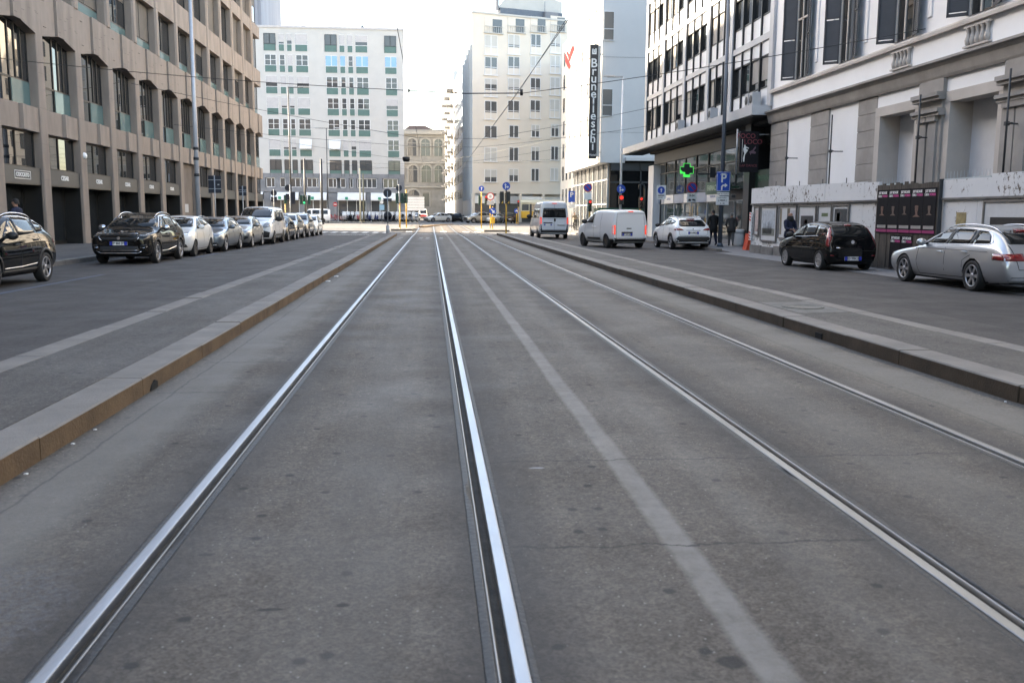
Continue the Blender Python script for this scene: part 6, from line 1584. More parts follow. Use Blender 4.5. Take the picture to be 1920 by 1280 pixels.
# ---------------------------------------------------------------- street furniture
def disc(mb, x, y, z, r, n=28, m=0, th=.012, ax='y'):
    mb.cyl((x, y, z), (x, y+th, z), r, n=n, m=m, sm=False)
def pole_mb(x, y, z0, z1, r0, r1=None, n=10, base=True):
    g = MB(); g.cyl((x, y, z0), (x, y, z1), r0, r1 or r0, n=n)
    if base: g.cyl((x, y, z0), (x, y, z0+.18), r0*1.6, r0*1.15, n=n)
    return g
m_redl = pm('red_signal', (.5,.02,.02), .4, var=0, emit=(1.,.04,.03), estr=.2)
m_grnl = pm('green_signal', (.02,.5,.2), .4, var=0, emit=(.02,1.,.35), estr=.25)
m_tlg = pm('signal_green_case', (.010,.052,.040), .5, var=.12)
m_tlb = pm('signal_black_case', (.012,.014,.014), .5, var=.1)
m_lens = pm('dark_lens', (.012,.012,.012), .3, var=0)
def head(parent, x, y, z, case, lit=None, face=-1, sc_=1.):
    """three-lamp signal head; z at its middle; face -1 looks towards the camera"""
    g = MB(); w = .15*sc_; h = .46*sc_; d = .11
    g.bbox(x-w, x+w, y-d, y+d, z-h, z+h, .02)
    for i in (-1, 0, 1):
        zz = z + i*.29*sc_; r = .115*sc_; rows_ = []
        for t in range(9):
            a = PI*(-.05+1.1*t/8); rows_.append([(x+r*math.cos(a), y+face*(d-.01), zz+r*math.sin(a)), (x+r*math.cos(a), y+face*(d+.17), zz+r*math.sin(a)-.02)])
        g.grid(rows_, 0, True)
    o = part('signal_head', g, case, parent)
    for i, c in ((1, 'r'), (0, 'y'), (-1, 'g')):
        q = MB(); zz = z + i*.29*sc_; yy = y+face*(d+.004); q.cyl((x, yy, zz), (x, yy+face*.012, zz), .10*sc_, n=16, sm=False)
        part('lens', q, (m_redl if c == 'r' else m_grnl) if lit == c else m_lens, o)
    return o
def arrow_up(cx, cz, s, y):
    g = MB(); g.prism([(cx-.12*s,cz-.62*s),(cx+.12*s,cz-.62*s),(cx+.12*s,cz+.12*s),(cx+.36*s,cz+.12*s),(cx,cz+.62*s),(cx-.36*s,cz+.12*s),(cx-.12*s,cz+.12*s)], 'y', y, y+.006); return g
def arrow_up_right(cx, cz, s, y):
    g = MB(); g.prism([(cx-.34*s,cz-.66*s),(cx-.12*s,cz-.66*s),(cx-.12*s,cz+.2*s),(cx+.06*s,cz+.2*s),(cx-.23*s,cz+.68*s),(cx-.52*s,cz+.2*s),(cx-.34*s,cz+.2*s)], 'y', y, y+.006)
    g.prism([(cx-.12*s,cz-.34*s),(cx+.25*s,cz-.34*s),(cx+.25*s,cz-.56*s),(cx+.66*s,cz-.22*s),(cx+.25*s,cz+.10*s),(cx+.25*s,cz-.14*s),(cx-.12*s,cz-.14*s)], 'y', y, y+.006); return g
def noparking(t, x, y, z, r):
    g = MB(); disc(g, x, y, z, r); d = part('sign_disc', g, m_signred, t)
    g = MB(); disc(g, x, y-.004, z, r*.78, th=.003); part('blue_field', g, m_signblue, d)
    g = MB(); c, s = math.cos(rad(-45)), math.sin(rad(-45)); w = r*.10; L0 = r*.80
    g.prism([(x-L0*c-w*s,z-L0*s+w*c),(x+L0*c-w*s,z+L0*s+w*c),(x+L0*c+w*s,z+L0*s-w*c),(x-L0*c+w*s,z-L0*s-w*c)], 'y', y-.008, y-.005); part('red_bar', g, m_signred, d)

# left pavement
t = thing('street_lamp', 'tall silver lamp post in front of the brown stone building', 'lamp post', (-11.7, 48, .15))
g = pole_mb(-11.7, 48, .15, 13.2, .125, .075, 14); part('pole', g, pm('silver_pole', (.46,.48,.52), .4, .15, var=.08, scale=4), t)
g = MB()
for z in (3.4, 4.2, 4.7): g.cyl((-11.7,48,z),(-11.7,48,z+.14),.135,n=14)
part('clamp', g, m_poledk, t)
g = MB(); g.tube([(-11.7,48,13.1),(-11.5,47.9,13.5),(-10.2,47.4,13.7)], .045); part('arm', g, m_pole, t)
g = MB(); g.bbox(-10.5,-9.7,47.2,47.5,13.6,13.75,.03); part('lamp_head', g, m_signgrey, t)
for (x, y, w, z0, z1, lb) in ((-11.35,50.2,.66,2.62,3.52,'large dark back of a rectangular road sign on a thin pole, left pavement'), (-11.3,57.2,.45,2.62,3.18,'small dark back of a rectangular road sign farther along the left pavement')):
    t = thing('road_sign', lb, 'road sign', (x, y, .15), 0, 'backs of road signs on the left')
    part('pole', pole_mb(x, y, .15, z1+.02, .032), m_pole, t)
    g = MB(); g.bbox(x-w/2, x+w/2, y+.03, y+.05, z0, z1, .006); part('sign_panel', g, m_signback, t)
    g = MB(); g.box(x-w/2, x+w/2, y+.01, y+.03, z0+.2, z0+.24); g.box(x-w/2, x+w/2, y+.01, y+.03, z1-.24, z1-.2); part('bracket', g, m_pole, t)
    g = MB(); g.box(x+w*.22, x+w*.36, y+.026, y+.03, z0+.45*(z1-z0), z0+.52*(z1-z0)); part('sticker', g, m_signgrey, t)
# far left corner: lamps, poles, signs, signals
def far_lamp(x, y, z, arms, lb, r=.09, mt=m_poledk):
    t = thing('street_lamp', lb, 'lamp post', (x, y, gz(y)), 0, 'lamp posts at the junction')
    part('pole', pole_mb(x, y, gz(y), z, r, r*.6), mt, t)
    for s in arms:
        g = MB(); g.box(min(x, x+s*1.5), max(x, x+s*1.5), y-.04, y+.04, z-.06, z+.02); part('arm', g, mt, t)
        g = MB(); g.bbox(min(x+s*1.0, x+s*2.1), max(x+s*1.0, x+s*2.1), y-.16, y+.16, z-.02, z+.10, .03); part('lamp_head', g, m_signgrey, t)
far_lamp(-14.3, 97, 14.2, (1,), 'tall dark lamp post with one arm in front of the green-panelled apartment block')
far_lamp(-14.3, 131, 13.2, (-1, 1), 'double-armed lamp post in front of the green-panelled apartment block', .08)
for (x, y, z, r, mt, lb) in ((-14.6,110,7.85,.13,m_poledk,'thick dark tram wire pole just right of the one-armed lamp'),(-13.6,118,8.3,.16,m_poledk,'thickest dark tram wire pole beside the parked scooters'),(-10.0,133,7.9,.13,pm('cream_pole',(.55,.50,.38),.6,var=.1),'cream painted tram wire pole among the scooters')):
    single('tram_pole', pole_mb(x, y, gz(y), z, r, r*.8, 12), mt, lb, 'pole', (x, y, gz(y)), 'tram wire poles')
single('tram_pole', pole_mb(-9.55, 133.3, gz(133), 7.2, .12, .10, 12), pm('olive_pole',(.20,.19,.13),.6,var=.12), 'olive tram wire pole right beside the cream one', 'pole', (-9.55, 133.3, gz(133)), 'tram wire poles')
t = thing('road_sign', 'round and square sign backs on one thin pole at the left corner', 'road sign', (-15.55, 94, gz(94)), 0, 'backs of road signs on the left')
part('pole', pole_mb(-15.55,94,.12,3.9,.035), m_pole, t)
g = MB(); disc(g, -15.55, 94.05, 3.55, .30); part('sign_disc', g, m_signback, t)
g = MB(); g.box(-15.85,-15.25,94.05,94.07,2.7,3.2); part('sign_panel', g, m_signback, t)
t = thing('road_sign', 'cluster of dark sign backs on a grey pole by the left signals', 'road sign', (-14.1, 95, gz(95)), 0, 'backs of road signs on the left')
part('pole', pole_mb(-14.1,95,.1,4.4,.06), m_pole, t)
g = MB(); disc(g, -14.3, 95.06, 4.1, .32); part('sign_disc', g, m_signback, t)
g = MB(); g.box(-14.1,-13.6,95.06,95.09,2.5,3.7); part('sign_panel', g, m_signback, t)
g = MB(); g.box(-14.55,-14.15,95.06,95.09,2.9,3.5); part('sign_panel', g, m_signback, t)
def signal(x, y, z, lb, case, lit, face, pole_m, ptop=None, r=.055, zb=None, extra=None):
    b = gz(y)+.1 if zb is None else zb
    t = thing('traffic_light', lb, 'traffic light', (x, y, b), 0, 'traffic lights at the junction')
    part('pole', pole_mb(x, y, b, ptop or z+.5, r), pole_m, t)
    for (dx, lt, fc) in ([(0, lit, face)] if extra is None else extra): head(t, x+dx, y-.18 if fc < 0 else y+.18, z, case, lt, fc)
    return t
signal(-14.75, 96, 2.95, 'green-cased traffic light on a yellow pole at the far left corner', m_tlg, None, 1, m_yellow, 2.5)
signal(-12.75, 97, 2.95, 'green-cased traffic light showing green at the left corner', m_tlg, 'g', -1, m_poledk, 3.4, extra=[(-.2,'g',-1),(.25,None,1),(-.55,None,1)])
t = thing('road_sign', 'red no-entry disc on a pole in front of the bank shop front', 'road sign', (-13.55, 133.5, gz(133)+.1))
part('pole', pole_mb(-13.55,133.5,gz(133)+.1,3.1,.04), m_pole, t)
g = MB(); disc(g, -13.55, 133.42, 2.85, .31); part('sign_disc', g, m_signred, t); g = MB(); g.box(-13.77,-13.33,133.40,133.415,2.79,2.91); part('white_bar', g, m_white, t)
t = thing('road_sign', 'pale blue square sign under a white disc among the scooters', 'road sign', (-7.0, 134, gz(134)+.1))
part('pole', pole_mb(-7.0,134,gz(134)+.1,3.3,.04), m_pole, t)
g = MB(); disc(g, -7.0, 133.93, 3.2, .22); part('sign_disc', g, m_white, t); g = MB(); g.box(-7.35,-6.65,133.93,133.95,2.1,2.85); part('sign_panel', g, pm('pale_blue_sign',(.25,.42,.55),.5), t)
# left median end
t = thing('road_sign', 'thin pole with two big dark discs at the end of the left platform', 'road sign', (-3.1, 67.2, .1), 0, 'backs of road signs at the platform ends')
part('pole', pole_mb(-3.1,67.2,.05,3.2,.035), m_pole, t)
g = MB(); disc(g, -3.1,67.24,3.05,.30); part('sign_disc', g, m_signback, t)
g = MB(); disc(g, -3.1,67.24,1.45,.30); g.box(-3.35,-2.85,67.24,67.26,1.0,1.4); part('sign_disc', g, m_signback, t)
g = MB(); g.box(-3.4,-2.8,67.24,67.26,2.45,2.68); part('sign_panel', g, m_signback, t)
g = MB(); g.cyl((-3.1,67.2,.0),(-3.1,67.2,.75),.13,n=10); part('sleeve', g, m_signgrey, t)
signal(-2.85, 86, 3.0, 'green-cased traffic lights on a yellow pole topped by a dark disc', m_tlg, None, 1, m_yellow, 2.6, extra=[(-.25,None,1),(.2,None,1),(.5,None,-1)])
t = thing('road_sign', 'dark disc sign back on a grey pole above the green signals', 'road sign', (-2.95, 87, gz(87)+.15), 0, 'backs of road signs at the platform ends')
part('pole', pole_mb(-2.95,87,gz(87)+.1,4.3,.035), m_pole, t); g = MB(); disc(g, -2.95,87.05,3.95,.29); part('sign_disc', g, m_signback, t)
signal(-2.4, 91, 3.1, 'single green-cased signal on the second yellow pole of the island', m_tlg, None, 1, m_yellow, 3.9)
t = thing('direction_sign', 'white multi-line direction sign on two posts in the far street', 'road sign', (-1.95, 121, gz(121)))
part('post', pole_mb(-2.2,121,gz(121),2.2,.04), m_pole, t); part('post', pole_mb(-1.6,121,gz(121),2.2,.04), m_pole, t)
for i in range(5): g = MB(); g.box(-3.05,-.85,120.9,120.95,2.0+.36*i,2.33+.36*i); part('sign_panel', g, m_white, t)
# right median end
t = thing('road_sign', 'blue disc with two white arrows on a yellow pole at the right platform end', 'road sign', (5.72, 70.5, .15), 0, 'blue arrow discs at the junction')
part('pole', pole_mb(5.72,70.5,.1,4.0,.055), m_yellow, t); part('upper_pole', pole_mb(5.72,70.5,2.4,4.0,.057,base=False), m_poledk, t)
g = MB(); disc(g, 5.72,70.40,3.72,.30); d = part('sign_disc', g, m_signblue, t); part('white_arrow', arrow_up_right(5.72,3.72,.30,70.39), m_white, d)
t2 = thing('traffic_light', 'pair of black traffic lights on the yellow pole under the blue arrow disc', 'traffic light', (5.72, 70.5, 2.4), 0, 'traffic lights at the junction')
head(t2, 5.38, 70.4, 2.85, m_tlb, None, 1); head(t2, 5.86, 70.35, 2.85, m_tlb, None, 1)
for x in (5.34, 5.82): g = MB(); g.prism([(x-.02,2.42),(x+.12,2.42),(x+.12,2.62)], 'y', 70.2, 70.21); part('warning_stripe', g, m_yellow, t2)
signal(6.5, 80, 2.95, 'black traffic light showing red, right of the pair on the yellow pole', m_tlb, 'r', -1, m_poledk, 3.3)
t = thing('road_sign', 'smaller blue disc with one white up arrow on a yellow pole', 'road sign', (5.0, 92, .25), 0, 'blue arrow discs at the junction')
part('pole', pole_mb(5.0,92,gz(92)+.1,4.3,.05), m_yellow, t); g = MB(); disc(g, 5.0,91.9,4.1,.28); d = part('sign_disc', g, m_signblue, t); part('white_arrow', arrow_up(5.0,4.1,.28,91.89), m_white, d)
t2 = thing('traffic_light', 'green-cased signals with a red lamp under the single up-arrow disc', 'traffic light', (5.0, 92, 2.5), 0, 'traffic lights at the junction')
head(t2, 4.85, 92.2, 3.0, m_tlg, None, 1); head(t2, 5.45, 91.8, 3.0, m_tlg, 'r', -1)
t = thing('road_sign', 'blue keep-right disc above a yellow bollard on the right island', 'road sign', (5.72, 86, .25))
part('pole', pole_mb(5.72,86,gz(86)+.1,2.3,.045), m_yellow, t); g = MB(); disc(g, 5.72,85.9,1.9,.31); d = part('sign_disc', g, m_signblue, t)
a = MB(); a.prism([(5.53,2.04),(5.60,2.11),(5.80,1.91),(5.87,1.98),(5.90,1.72),(5.64,1.75),(5.72,1.82)], 'y', 85.89, 85.896); part('white_arrow', a, m_white, d)
g = MB(); g.bbox(5.52,5.92,85.92,86.05,.75,1.35,.05); part('yellow_marker', g, m_yellow, t)
t = thing('road_sign', 'round white prohibition sign with red rim above the keep-right disc', 'road sign', (5.75, 90, .25))
part('pole', pole_mb(5.75,90,gz(90)+.1,3.6,.04), m_yellow, t); g = MB(); disc(g, 5.75,89.9,3.3,.38); d = part('sign_disc', g, m_signred, t); g = MB(); disc(g, 5.75,89.895,3.3,.29,th=.004); part('white_field', g, m_white, d); g = MB(); disc(g, 5.75,89.89,3.3,.13,th=.004); part('symbol', g, m_signgrey, d); g = MB(); g.box(5.4,6.1,89.9,89.92,2.5,2.85); part('plate', g, m_signgrey, t)
t = thing('road_sign', 'blue disc with white wedge on a yellow stub left of the tram', 'road sign', (12.3, 133, .3)); part('pole', pole_mb(12.3,133,gz(133),2.2,.06), m_yellow, t); g = MB(); disc(g, 12.3,132.9,2.1,.36); d = part('sign_disc', g, m_signblue, t); a = MB(); a.prism([(12.08,2.0),(12.52,2.0),(12.3,2.3)], 'y', 132.89, 132.896); part('white_arrow', a, m_white, d)
signal(12.25, 130, 3.1, 'traffic light showing red in front of the yellow tram', m_tlb, 'r', -1, m_yellow, 3.0, zb=gz(130))
# right side street corner
t = thing('street_lamp', 'slim white lamp post with a blue arrow disc beside the hotel', 'lamp post', (13.62, 66, .12))
part('pole', pole_mb(13.62,66,.12,11.3,.09,.06,12), pm('white_pole',(.62,.63,.64),.4,.2,var=.06), t)
g = MB(); g.box(12.5,13.65,65.95,66.05,11.22,11.32); part('arm', g, m_pole, t); g = MB(); g.bbox(12.2,13.0,65.85,66.15,11.26,11.38,.03); part('lamp_head', g, m_signgrey, t)
t = thing('road_sign', 'blue disc with two white arrows clamped to the white lamp post', 'road sign', (13.62, 65.9, 3.4), 0, 'blue arrow discs at the junction')
g = MB(); disc(g, 13.62,65.83,3.45,.31); d = part('sign_disc', g, m_signblue, t); part('white_arrow', arrow_up_right(13.62,3.45,.31,65.82), m_white, d)
t = thing('traffic_light', 'red lamp on the white lamp post above the delivery van', 'traffic light', (13.62, 65.8, 2.6), 0, 'traffic lights at the junction')
g = MB(); g.bbox(13.45,13.79,65.6,65.85,2.35,3.02,.03); part('signal_head', g, m_tlb, t); g = MB(); g.cyl((13.62,65.59,2.83),(13.62,65.6,2.83),.14,n=16,sm=False); part('lens', g, m_redl, t)
t = signal(15.55, 68, 2.5, 'red traffic light on a yellow pole by the green skip container', m_tlb, 'r', -1, m_yellow, 2.1, zb=.12)
g = MB(); g.tube([(15.9,68.2,.12),(15.9,68.2,3.5),(15.85,68.2,3.8),(15.65,68.2,3.9),(15.48,68.2,3.8),(15.45,68.2,3.5)], .06, 8); single('hooped_pole', g, m_poledk, 'dark pole bent into a hoop at its top beside the red light', 'pole', (15.9, 68.2, .12))
t = thing('road_sign', 'no-parking disc with a white plate near the glazed hotel front', 'road sign', (11.9, 70, .12), 0, 'no-parking discs on the right')
part('pole', pole_mb(11.9,70,.0,3.9,.04), m_pole, t); noparking(t, 11.9, 69.9, 3.65, .33); g = MB(); g.box(11.6,12.2,69.9,69.92,2.75,3.25); part('plate', g, m_white, t)
signal(12.2, 70.8, 2.3, 'green-cased signal with yellow pole left of the white delivery van', m_tlg, 'r', -1, m_yellow, 3.0, zb=.1)
t = thing('parking_sign', 'small blue parking sign beside the minibus', 'road sign', (13.0, 85, .13), 0, 'blue parking signs')
part('pole', pole_mb(13.0,85,.12,3.8,.04), m_pole, t); g = MB(); g.box(12.65,13.25,84.9,84.93,2.75,3.75); d = part('sign_panel', g, m_signblue, t); part('lettering', text_mb('P', .62, 'y-', (12.95,84.89,3.4), .004, bold=.012), m_white, d); g = MB(); g.box(12.65,13.3,84.9,84.92,2.2,2.6); part('plate', g, m_white, t)
g = MB(); 
t = thing('skip_container', 'dark green steel skip container at the mouth of the side street', 'container', (14.3, 69.5, .12))
g = MB(); g.prism([(12.7,.5),(15.75,.5),(15.9,2.1),(12.55,2.1)], 'y', 68.7, 71.0); g.box(12.5,15.95,68.62,68.72,1.98,2.12); part('container_body', g, pm('skip_green',(.015,.085,.05),.5,var=.2,dirt=.3), t)
g = MB()
for i in range(6): g.box(12.8+.58*i,12.88+.58*i,68.62,68.70,.5,2.0)
part('rib', g, pm('skip_green',(.015,.085,.05)), t)
part('lettering', merge(text_mb('TRENO', .2, 'y-', (13.45,68.61,1.75), .004), text_mb('BONIFICHE', .2, 'y-', (13.45,68.61,1.5), .004)), m_white, t)
# right pavement signs
t = thing('street_lamp', 'tall dark lamp post carrying the big blue parking sign', 'lamp post', (13.8, 43.2, .12)); part('pole', pole_mb(13.8,43.2,.12,13.0,.105,.08,12), pm('grey_blue_pole',(.10,.12,.15),.45,.3,var=.1), t); g = MB(); g.tube([(13.8,43.2,12.9),(13.5,43.2,13.3),(12.2,43.2,13.4)], .05); part('arm', g, m_pole, t); g = MB(); g.bbox(11.6,12.5,43.05,43.35,13.3,13.45,.03); part('lamp_head', g, m_signgrey, t)
t = thing('parking_sign', 'large blue parking sign with a right arrow and two white plates', 'road sign', (13.79, 43, 2.1), 0, 'blue parking signs')
g = MB(); g.bbox(13.46,14.12,42.96,42.985,2.74,3.65,.008); d = part('sign_panel', g, m_signblue, t)
g = MB()
for a, b, c, e in ((13.48,14.10,3.62,3.635),(13.48,14.10,2.755,2.77),(13.48,13.495,2.755,3.635),(14.085,14.10,2.755,3.635)): g.box(a,b,42.952,42.957,c,e)
part('border', g, m_white, d)
g = text_mb('P', .56, 'y-', (13.79,42.95,3.33), .004, bold=.010); g.tube([(13.62,42.95,3.50),(13.70,42.95,3.565),(13.88,42.95,3.565),(13.96,42.95,3.50)], .010, 5); part('lettering', g, m_white, d)
g = MB(); g.prism([(13.68,2.80),(13.75,2.80),(13.75,2.94),(13.78,2.98),(13.86,2.98),(13.86,2.91),(13.99,3.02),(13.86,3.12),(13.86,3.05),(13.76,3.05),(13.68,2.97)], 'y', 42.95, 42.956); part('white_arrow', g, m_white, d)
g = MB(); g.box(13.50,14.09,42.96,42.98,2.54,2.69); p = part('plate', g, m_white, t); part('plate_text', text_mb('PER AUTOSILO', .085, 'y-', (13.79,42.957,2.615), .002), m_ink, p)
g = MB(); g.box(13.46,14.08,42.96,42.98,2.10,2.50); p = part('plate', g, m_white, t); part('plate_text', merge(merge(text_mb('DISPONIBILI', .075, 'y-', (13.77,42.957,2.43), .002), text_mb('( AREA )', .11, 'y-', (13.77,42.957,2.31), .002, bold=.003)), text_mb('0 - 24', .09, 'y-', (13.77,42.957,2.17), .002, bold=.002)), m_ink, p)
g = MB(); g.bbox(14.20,14.38,42.9,43.1,2.45,2.60,.02); part('camera_box', g, m_poledk, t)
t = thing('road_sign', 'no-parking disc with tow-away plate in front of the pharmacy window', 'road sign', (14.3, 50, .12), 0, 'no-parking discs on the right')
part('pole', pole_mb(14.3,50.06,.12,3.4,.03), m_pole, t); noparking(t, 14.3, 50, 3.11, .29)
g = MB(); g.box(14.03,14.57,50,50.02,2.32,2.80); p = part('plate', g, m_white, t); part('plate_text', text_mb('0-24', .16, 'y-', (14.3,49.996,2.68), .002, bold=.004), m_ink, p)
g = MB(); g.prism([(14.10,2.38),(14.24,2.38),(14.26,2.44),(14.20,2.50),(14.12,2.48)], 'y', 49.994, 49.999); g.prism([(14.30,2.44),(14.50,2.38),(14.50,2.46),(14.40,2.50),(14.32,2.49)], 'y', 49.994, 49.999); part('tow_symbol', g, m_ink, p)
t = thing('road_sign', 'white square sign with a blue up-arrow disc left of the no-parking sign', 'road sign', (13.2, 52.5, .12))
part('pole', pole_mb(13.2,52.56,.12,3.4,.045), m_poledk, t)
g = MB(); g.bbox(12.93,13.48,52.48,52.5,2.50,3.30,.006); p = part('sign_panel', g, m_white, t)
g = MB(); disc(g, 13.2, 52.474, 3.02, .21, th=.004); d = part('sign_disc', g, m_signblue, t); part('white_arrow', arrow_up(13.2,3.02,.2,52.466), m_white, d)
g = MB(); g.box(13.02,13.38,52.474,52.478,2.70,2.75); g.box(13.02,13.30,52.474,52.478,2.60,2.63); part('plate_text', g, m_ink, p)
t = thing('litter_bin', 'round white litter bin at the dark passage', 'bin', (14.95, 44, .12))
g = MB(); g.lathe([(.001,0),(.27,0),(.30,.1),(.30,.78),(.27,.82),(.24,.82),(.24,.7),(.001,.7)], 24, (14.95,44,.12)); part('bin_body', g, m_white, t); g = MB(); g.lathe([(.31,.62),(.315,.66),(.31,.70)], 24, (14.95,44,.12)); part('band', g, m_signgrey, t)
t = thing('barrier', 'orange plastic road barrier at the end of the hoarding', 'barrier', (14.35, 40.6, .05))
g = MB(); g.prism([(14.15,.06),(14.55,.06),(14.48,.40),(14.42,.80),(14.28,.80),(14.22,.40)], 'y', 40.5, 41.0); part('barrier_body', g, pm('orange_plastic',(.55,.07,.03),.5,var=.15), t)
t = thing('warning_strip', 'red and white striped warning strip on the left edge of the hoarding', 'marker', (13.86, 39.2, .6))
g = MB(); g.box(13.80,13.845,39.0,39.21,.55,1.75); part('white_strip', g, m_white, t)
for z in (.57,.70,.83,1.37,1.5,1.63): g = MB(); g.prism([(39.0,z),(39.21,z+.05),(39.21,z+.11),(39.0,z+.06)], 'x', 13.793, 13.80); part('red_stripe', g, m_signred, t)
# scaffold poles on the renovated front
for i, (y, z0, z1) in enumerate(((37.2,2.3,5.1),(33.0,2.3,5.25),(26.9,2.3,5.2),(22.6,2.3,5.3))):
    t = thing('scaffold_pole', ['thin scaffold pole before the left white panel','scaffold pole before the second white panel','scaffold pole at the carved pilaster','scaffold pole at the second carved pilaster'][i], 'scaffold pole', (14.55, y, z0), 0, 'scaffold poles before the palazzo')
    g = MB(); g.cyl((14.55,y,z0),(14.55,y,z1),.028,n=8); part('upright', g, m_poledk, t)
    g = MB(); g.cyl((14.55,y,3.95),(15.02,y,3.95),.02,n=6); g.cyl((14.55,y-.22,3.95),(14.55,y+.05,3.95),.02,n=6); g.box(14.5,14.6,y-.05,y+.05,3.9,4.0); part('coupler', g, m_poledk, t)
for (y0, y1, zz) in ((27.95,30.2,2.62),(23.7,26.0,2.66)):
    t = thing('spike_rail', 'pale spiked rail across the foot of the %s tall niche' % ('left' if y0 > 26 else 'right'), 'railing', (14.95, y0, 2.3), 0, 'spiked rails in the niches')
    g = MB(); g.box(14.93,14.97,y0,y1,zz,zz+.04)
    y = y0+.1
    while y < y1: g.cyl((14.95,y,zz-.3),(14.95,y,zz+.24),.016,.004,n=5); y += .17
    part('spikes', g, pm('pale_spike',(.45,.50,.52),.5,var=.1), t)
# ---------------------------------------------------------------- wires
m_wire = pm('black_cable', (.012,.012,.013), .5, var=0)
def sag(a, b, d, n=14):
    a, b = Vector(a), Vector(b); return [tuple(a+(b-a)*(i/n) - Vector((0,0,d*4*(i/n)*(1-i/n)))) for i in range(n+1)]
def wire(lb, pts, r, nm='overhead_wire'):
    g = MB(); g.tube(pts, r, 5); single(nm, g, m_wire, lb, 'cable', pts[0], 'overhead tram wires')
n1, n2 = (-.75, 33.6, 5.92), (3.25, 33.0, 5.82)
wire('span wire from the brown office building to the tram wires', sag((-15.9,36.7,7.22), n1, .12), .012)
wire('thick insulated middle of the nearest span wire', [n1, (1.2,33.2,5.80), n2], .020)
wire('span wire from the tram wires to the white palazzo', sag(n2, (15.0,27.7,7.25), .10), .012)
for dx, lb in ((0,'left tram contact wire running along the street'),):
    wire(lb, [(-.75,4,5.85),(-.75,33.6,5.85),(-.7,64,5.85),(-.6,112,5.85)], .009)
wire('right tram contact wire, lower of the pair', [(3.0,4,5.82),(3.02,33,5.80),(2.95,64,5.8),(2.9,112,5.8)], .009)
wire('right tram contact wire, upper of the pair', [(2.92,4,5.95),(3.14,33,5.92),(3.0,64,5.9),(2.95,112,5.9)], .008)
g = MB(); g.cyl((3.2,33,5.74),(3.2,33,5.95),.05,n=8); g.cyl((-.75,33.6,5.84),(-.75,33.6,5.98),.035,n=8); single('wire_clamp', g, m_wire, 'dark insulator clamp where span and contact wires meet', 'insulator', (3.2, 33, 5.8))
for i, (ya, zl, zm, zr, yb) in enumerate(((52,8.4,5.75,8.2,52),(60,7.0,5.85,7.6,62),(78,8.0,5.9,8.0,80))):
    wire(['second span wire across the street','third span wire across the street','span wire at the mouth of the junction'][i], sag((-15.9,ya,zl),(-.7,ya,zm),.1)+[(3,ya,zm)]+sag((3,ya,zm),(15,yb,zr),.1)[1:], .011)
for i, (a, b) in enumerate((((-14.6,110,7.6),(6.2,140,8.5)),((-13.6,118,8.0),(16,95,7.5)),((-10,133,7.7),(13,89,9)))):
    wire(['far cable from the dark pole to the corner building','far cable from the thickest pole to the hotel','far cable from the cream pole to the hotel'][i], sag(a, b, .5), .011)
t = thing('hanging_lamp', 'black bucket-shaped lamp hanging over the tracks', 'lamp', (-1.6, 62, 5.0)); g = MB(); g.lathe([(.001,.30),(.25,.30),(.25,.12),(.18,0),(.001,0)], 16, (-1.6,62,5.0)); part('shade', g, m_wire, t); g = MB(); g.cyl((-1.6,62,5.3),(-1.6,62,5.86),.012,n=5); part('hanger', g, m_wire, t)
# ---------------------------------------------------------------- people
def skinned(name, nodes, edges, mats, classify, level=1):
    """one continuous body grown round a skeleton; nodes: name -> (x,y,z,rx,ry)"""
    names = list(nodes); ix = {n: i for i, n in enumerate(names)}
    me = bpy.data.meshes.new(name); me.from_pydata([nodes[n][:3] for n in names], [(ix[a], ix[b]) for a, b in edges], [])
    o = bpy.data.objects.new(name, me); COL.objects.link(o)
    md = o.modifiers.new('k', 'SKIN'); md.use_smooth_shade = True; md.branch_smoothing = .4
    for i, n in enumerate(names):
        sv = me.skin_vertices[0].data[i]; sv.radius = nodes[n][3:5]; sv.use_root = (n == names[0])
    s = o.modifiers.new('s', 'SUBSURF'); s.levels = level; s.render_levels = level
    dg = bpy.context.evaluated_depsgraph_get(); out = bpy.data.meshes.new_from_object(o.evaluated_get(dg))
    bpy.data.objects.remove(o); bpy.data.meshes.remove(me)
    for m in mats: out.materials.append(m)
    for p in out.polygons: p.material_index = classify(p.center); p.use_smooth = True
    return out
m_sk = pm('skin', (.36,.20,.14), .6, var=.1, scale=6)
m_hair = pm('dark_hair', (.012,.009,.008), .7, var=.2, scale=20)
m_hair2 = pm('grey_hair', (.16,.15,.14), .7, var=.2, scale=20)
m_shoe = pm('dark_shoe', (.015,.014,.014), .6, var=.1)
def cloth(n, c): return pm(n, c, .85, var=.25, scale=5, bump=.3, bscale=18)
m_navy = cloth('navy_cloth', (.010,.014,.038)); m_blk = cloth('black_cloth', (.010,.010,.011)); m_gry = cloth('charcoal_cloth', (.035,.033,.032)); m_jean = cloth('denim', (.035,.05,.10)); m_lgry = cloth('grey_trousers', (.085,.085,.088)); m_beige = cloth('beige_cloth', (.30,.25,.18)); m_wht = cloth('white_shirt', (.5,.5,.5))
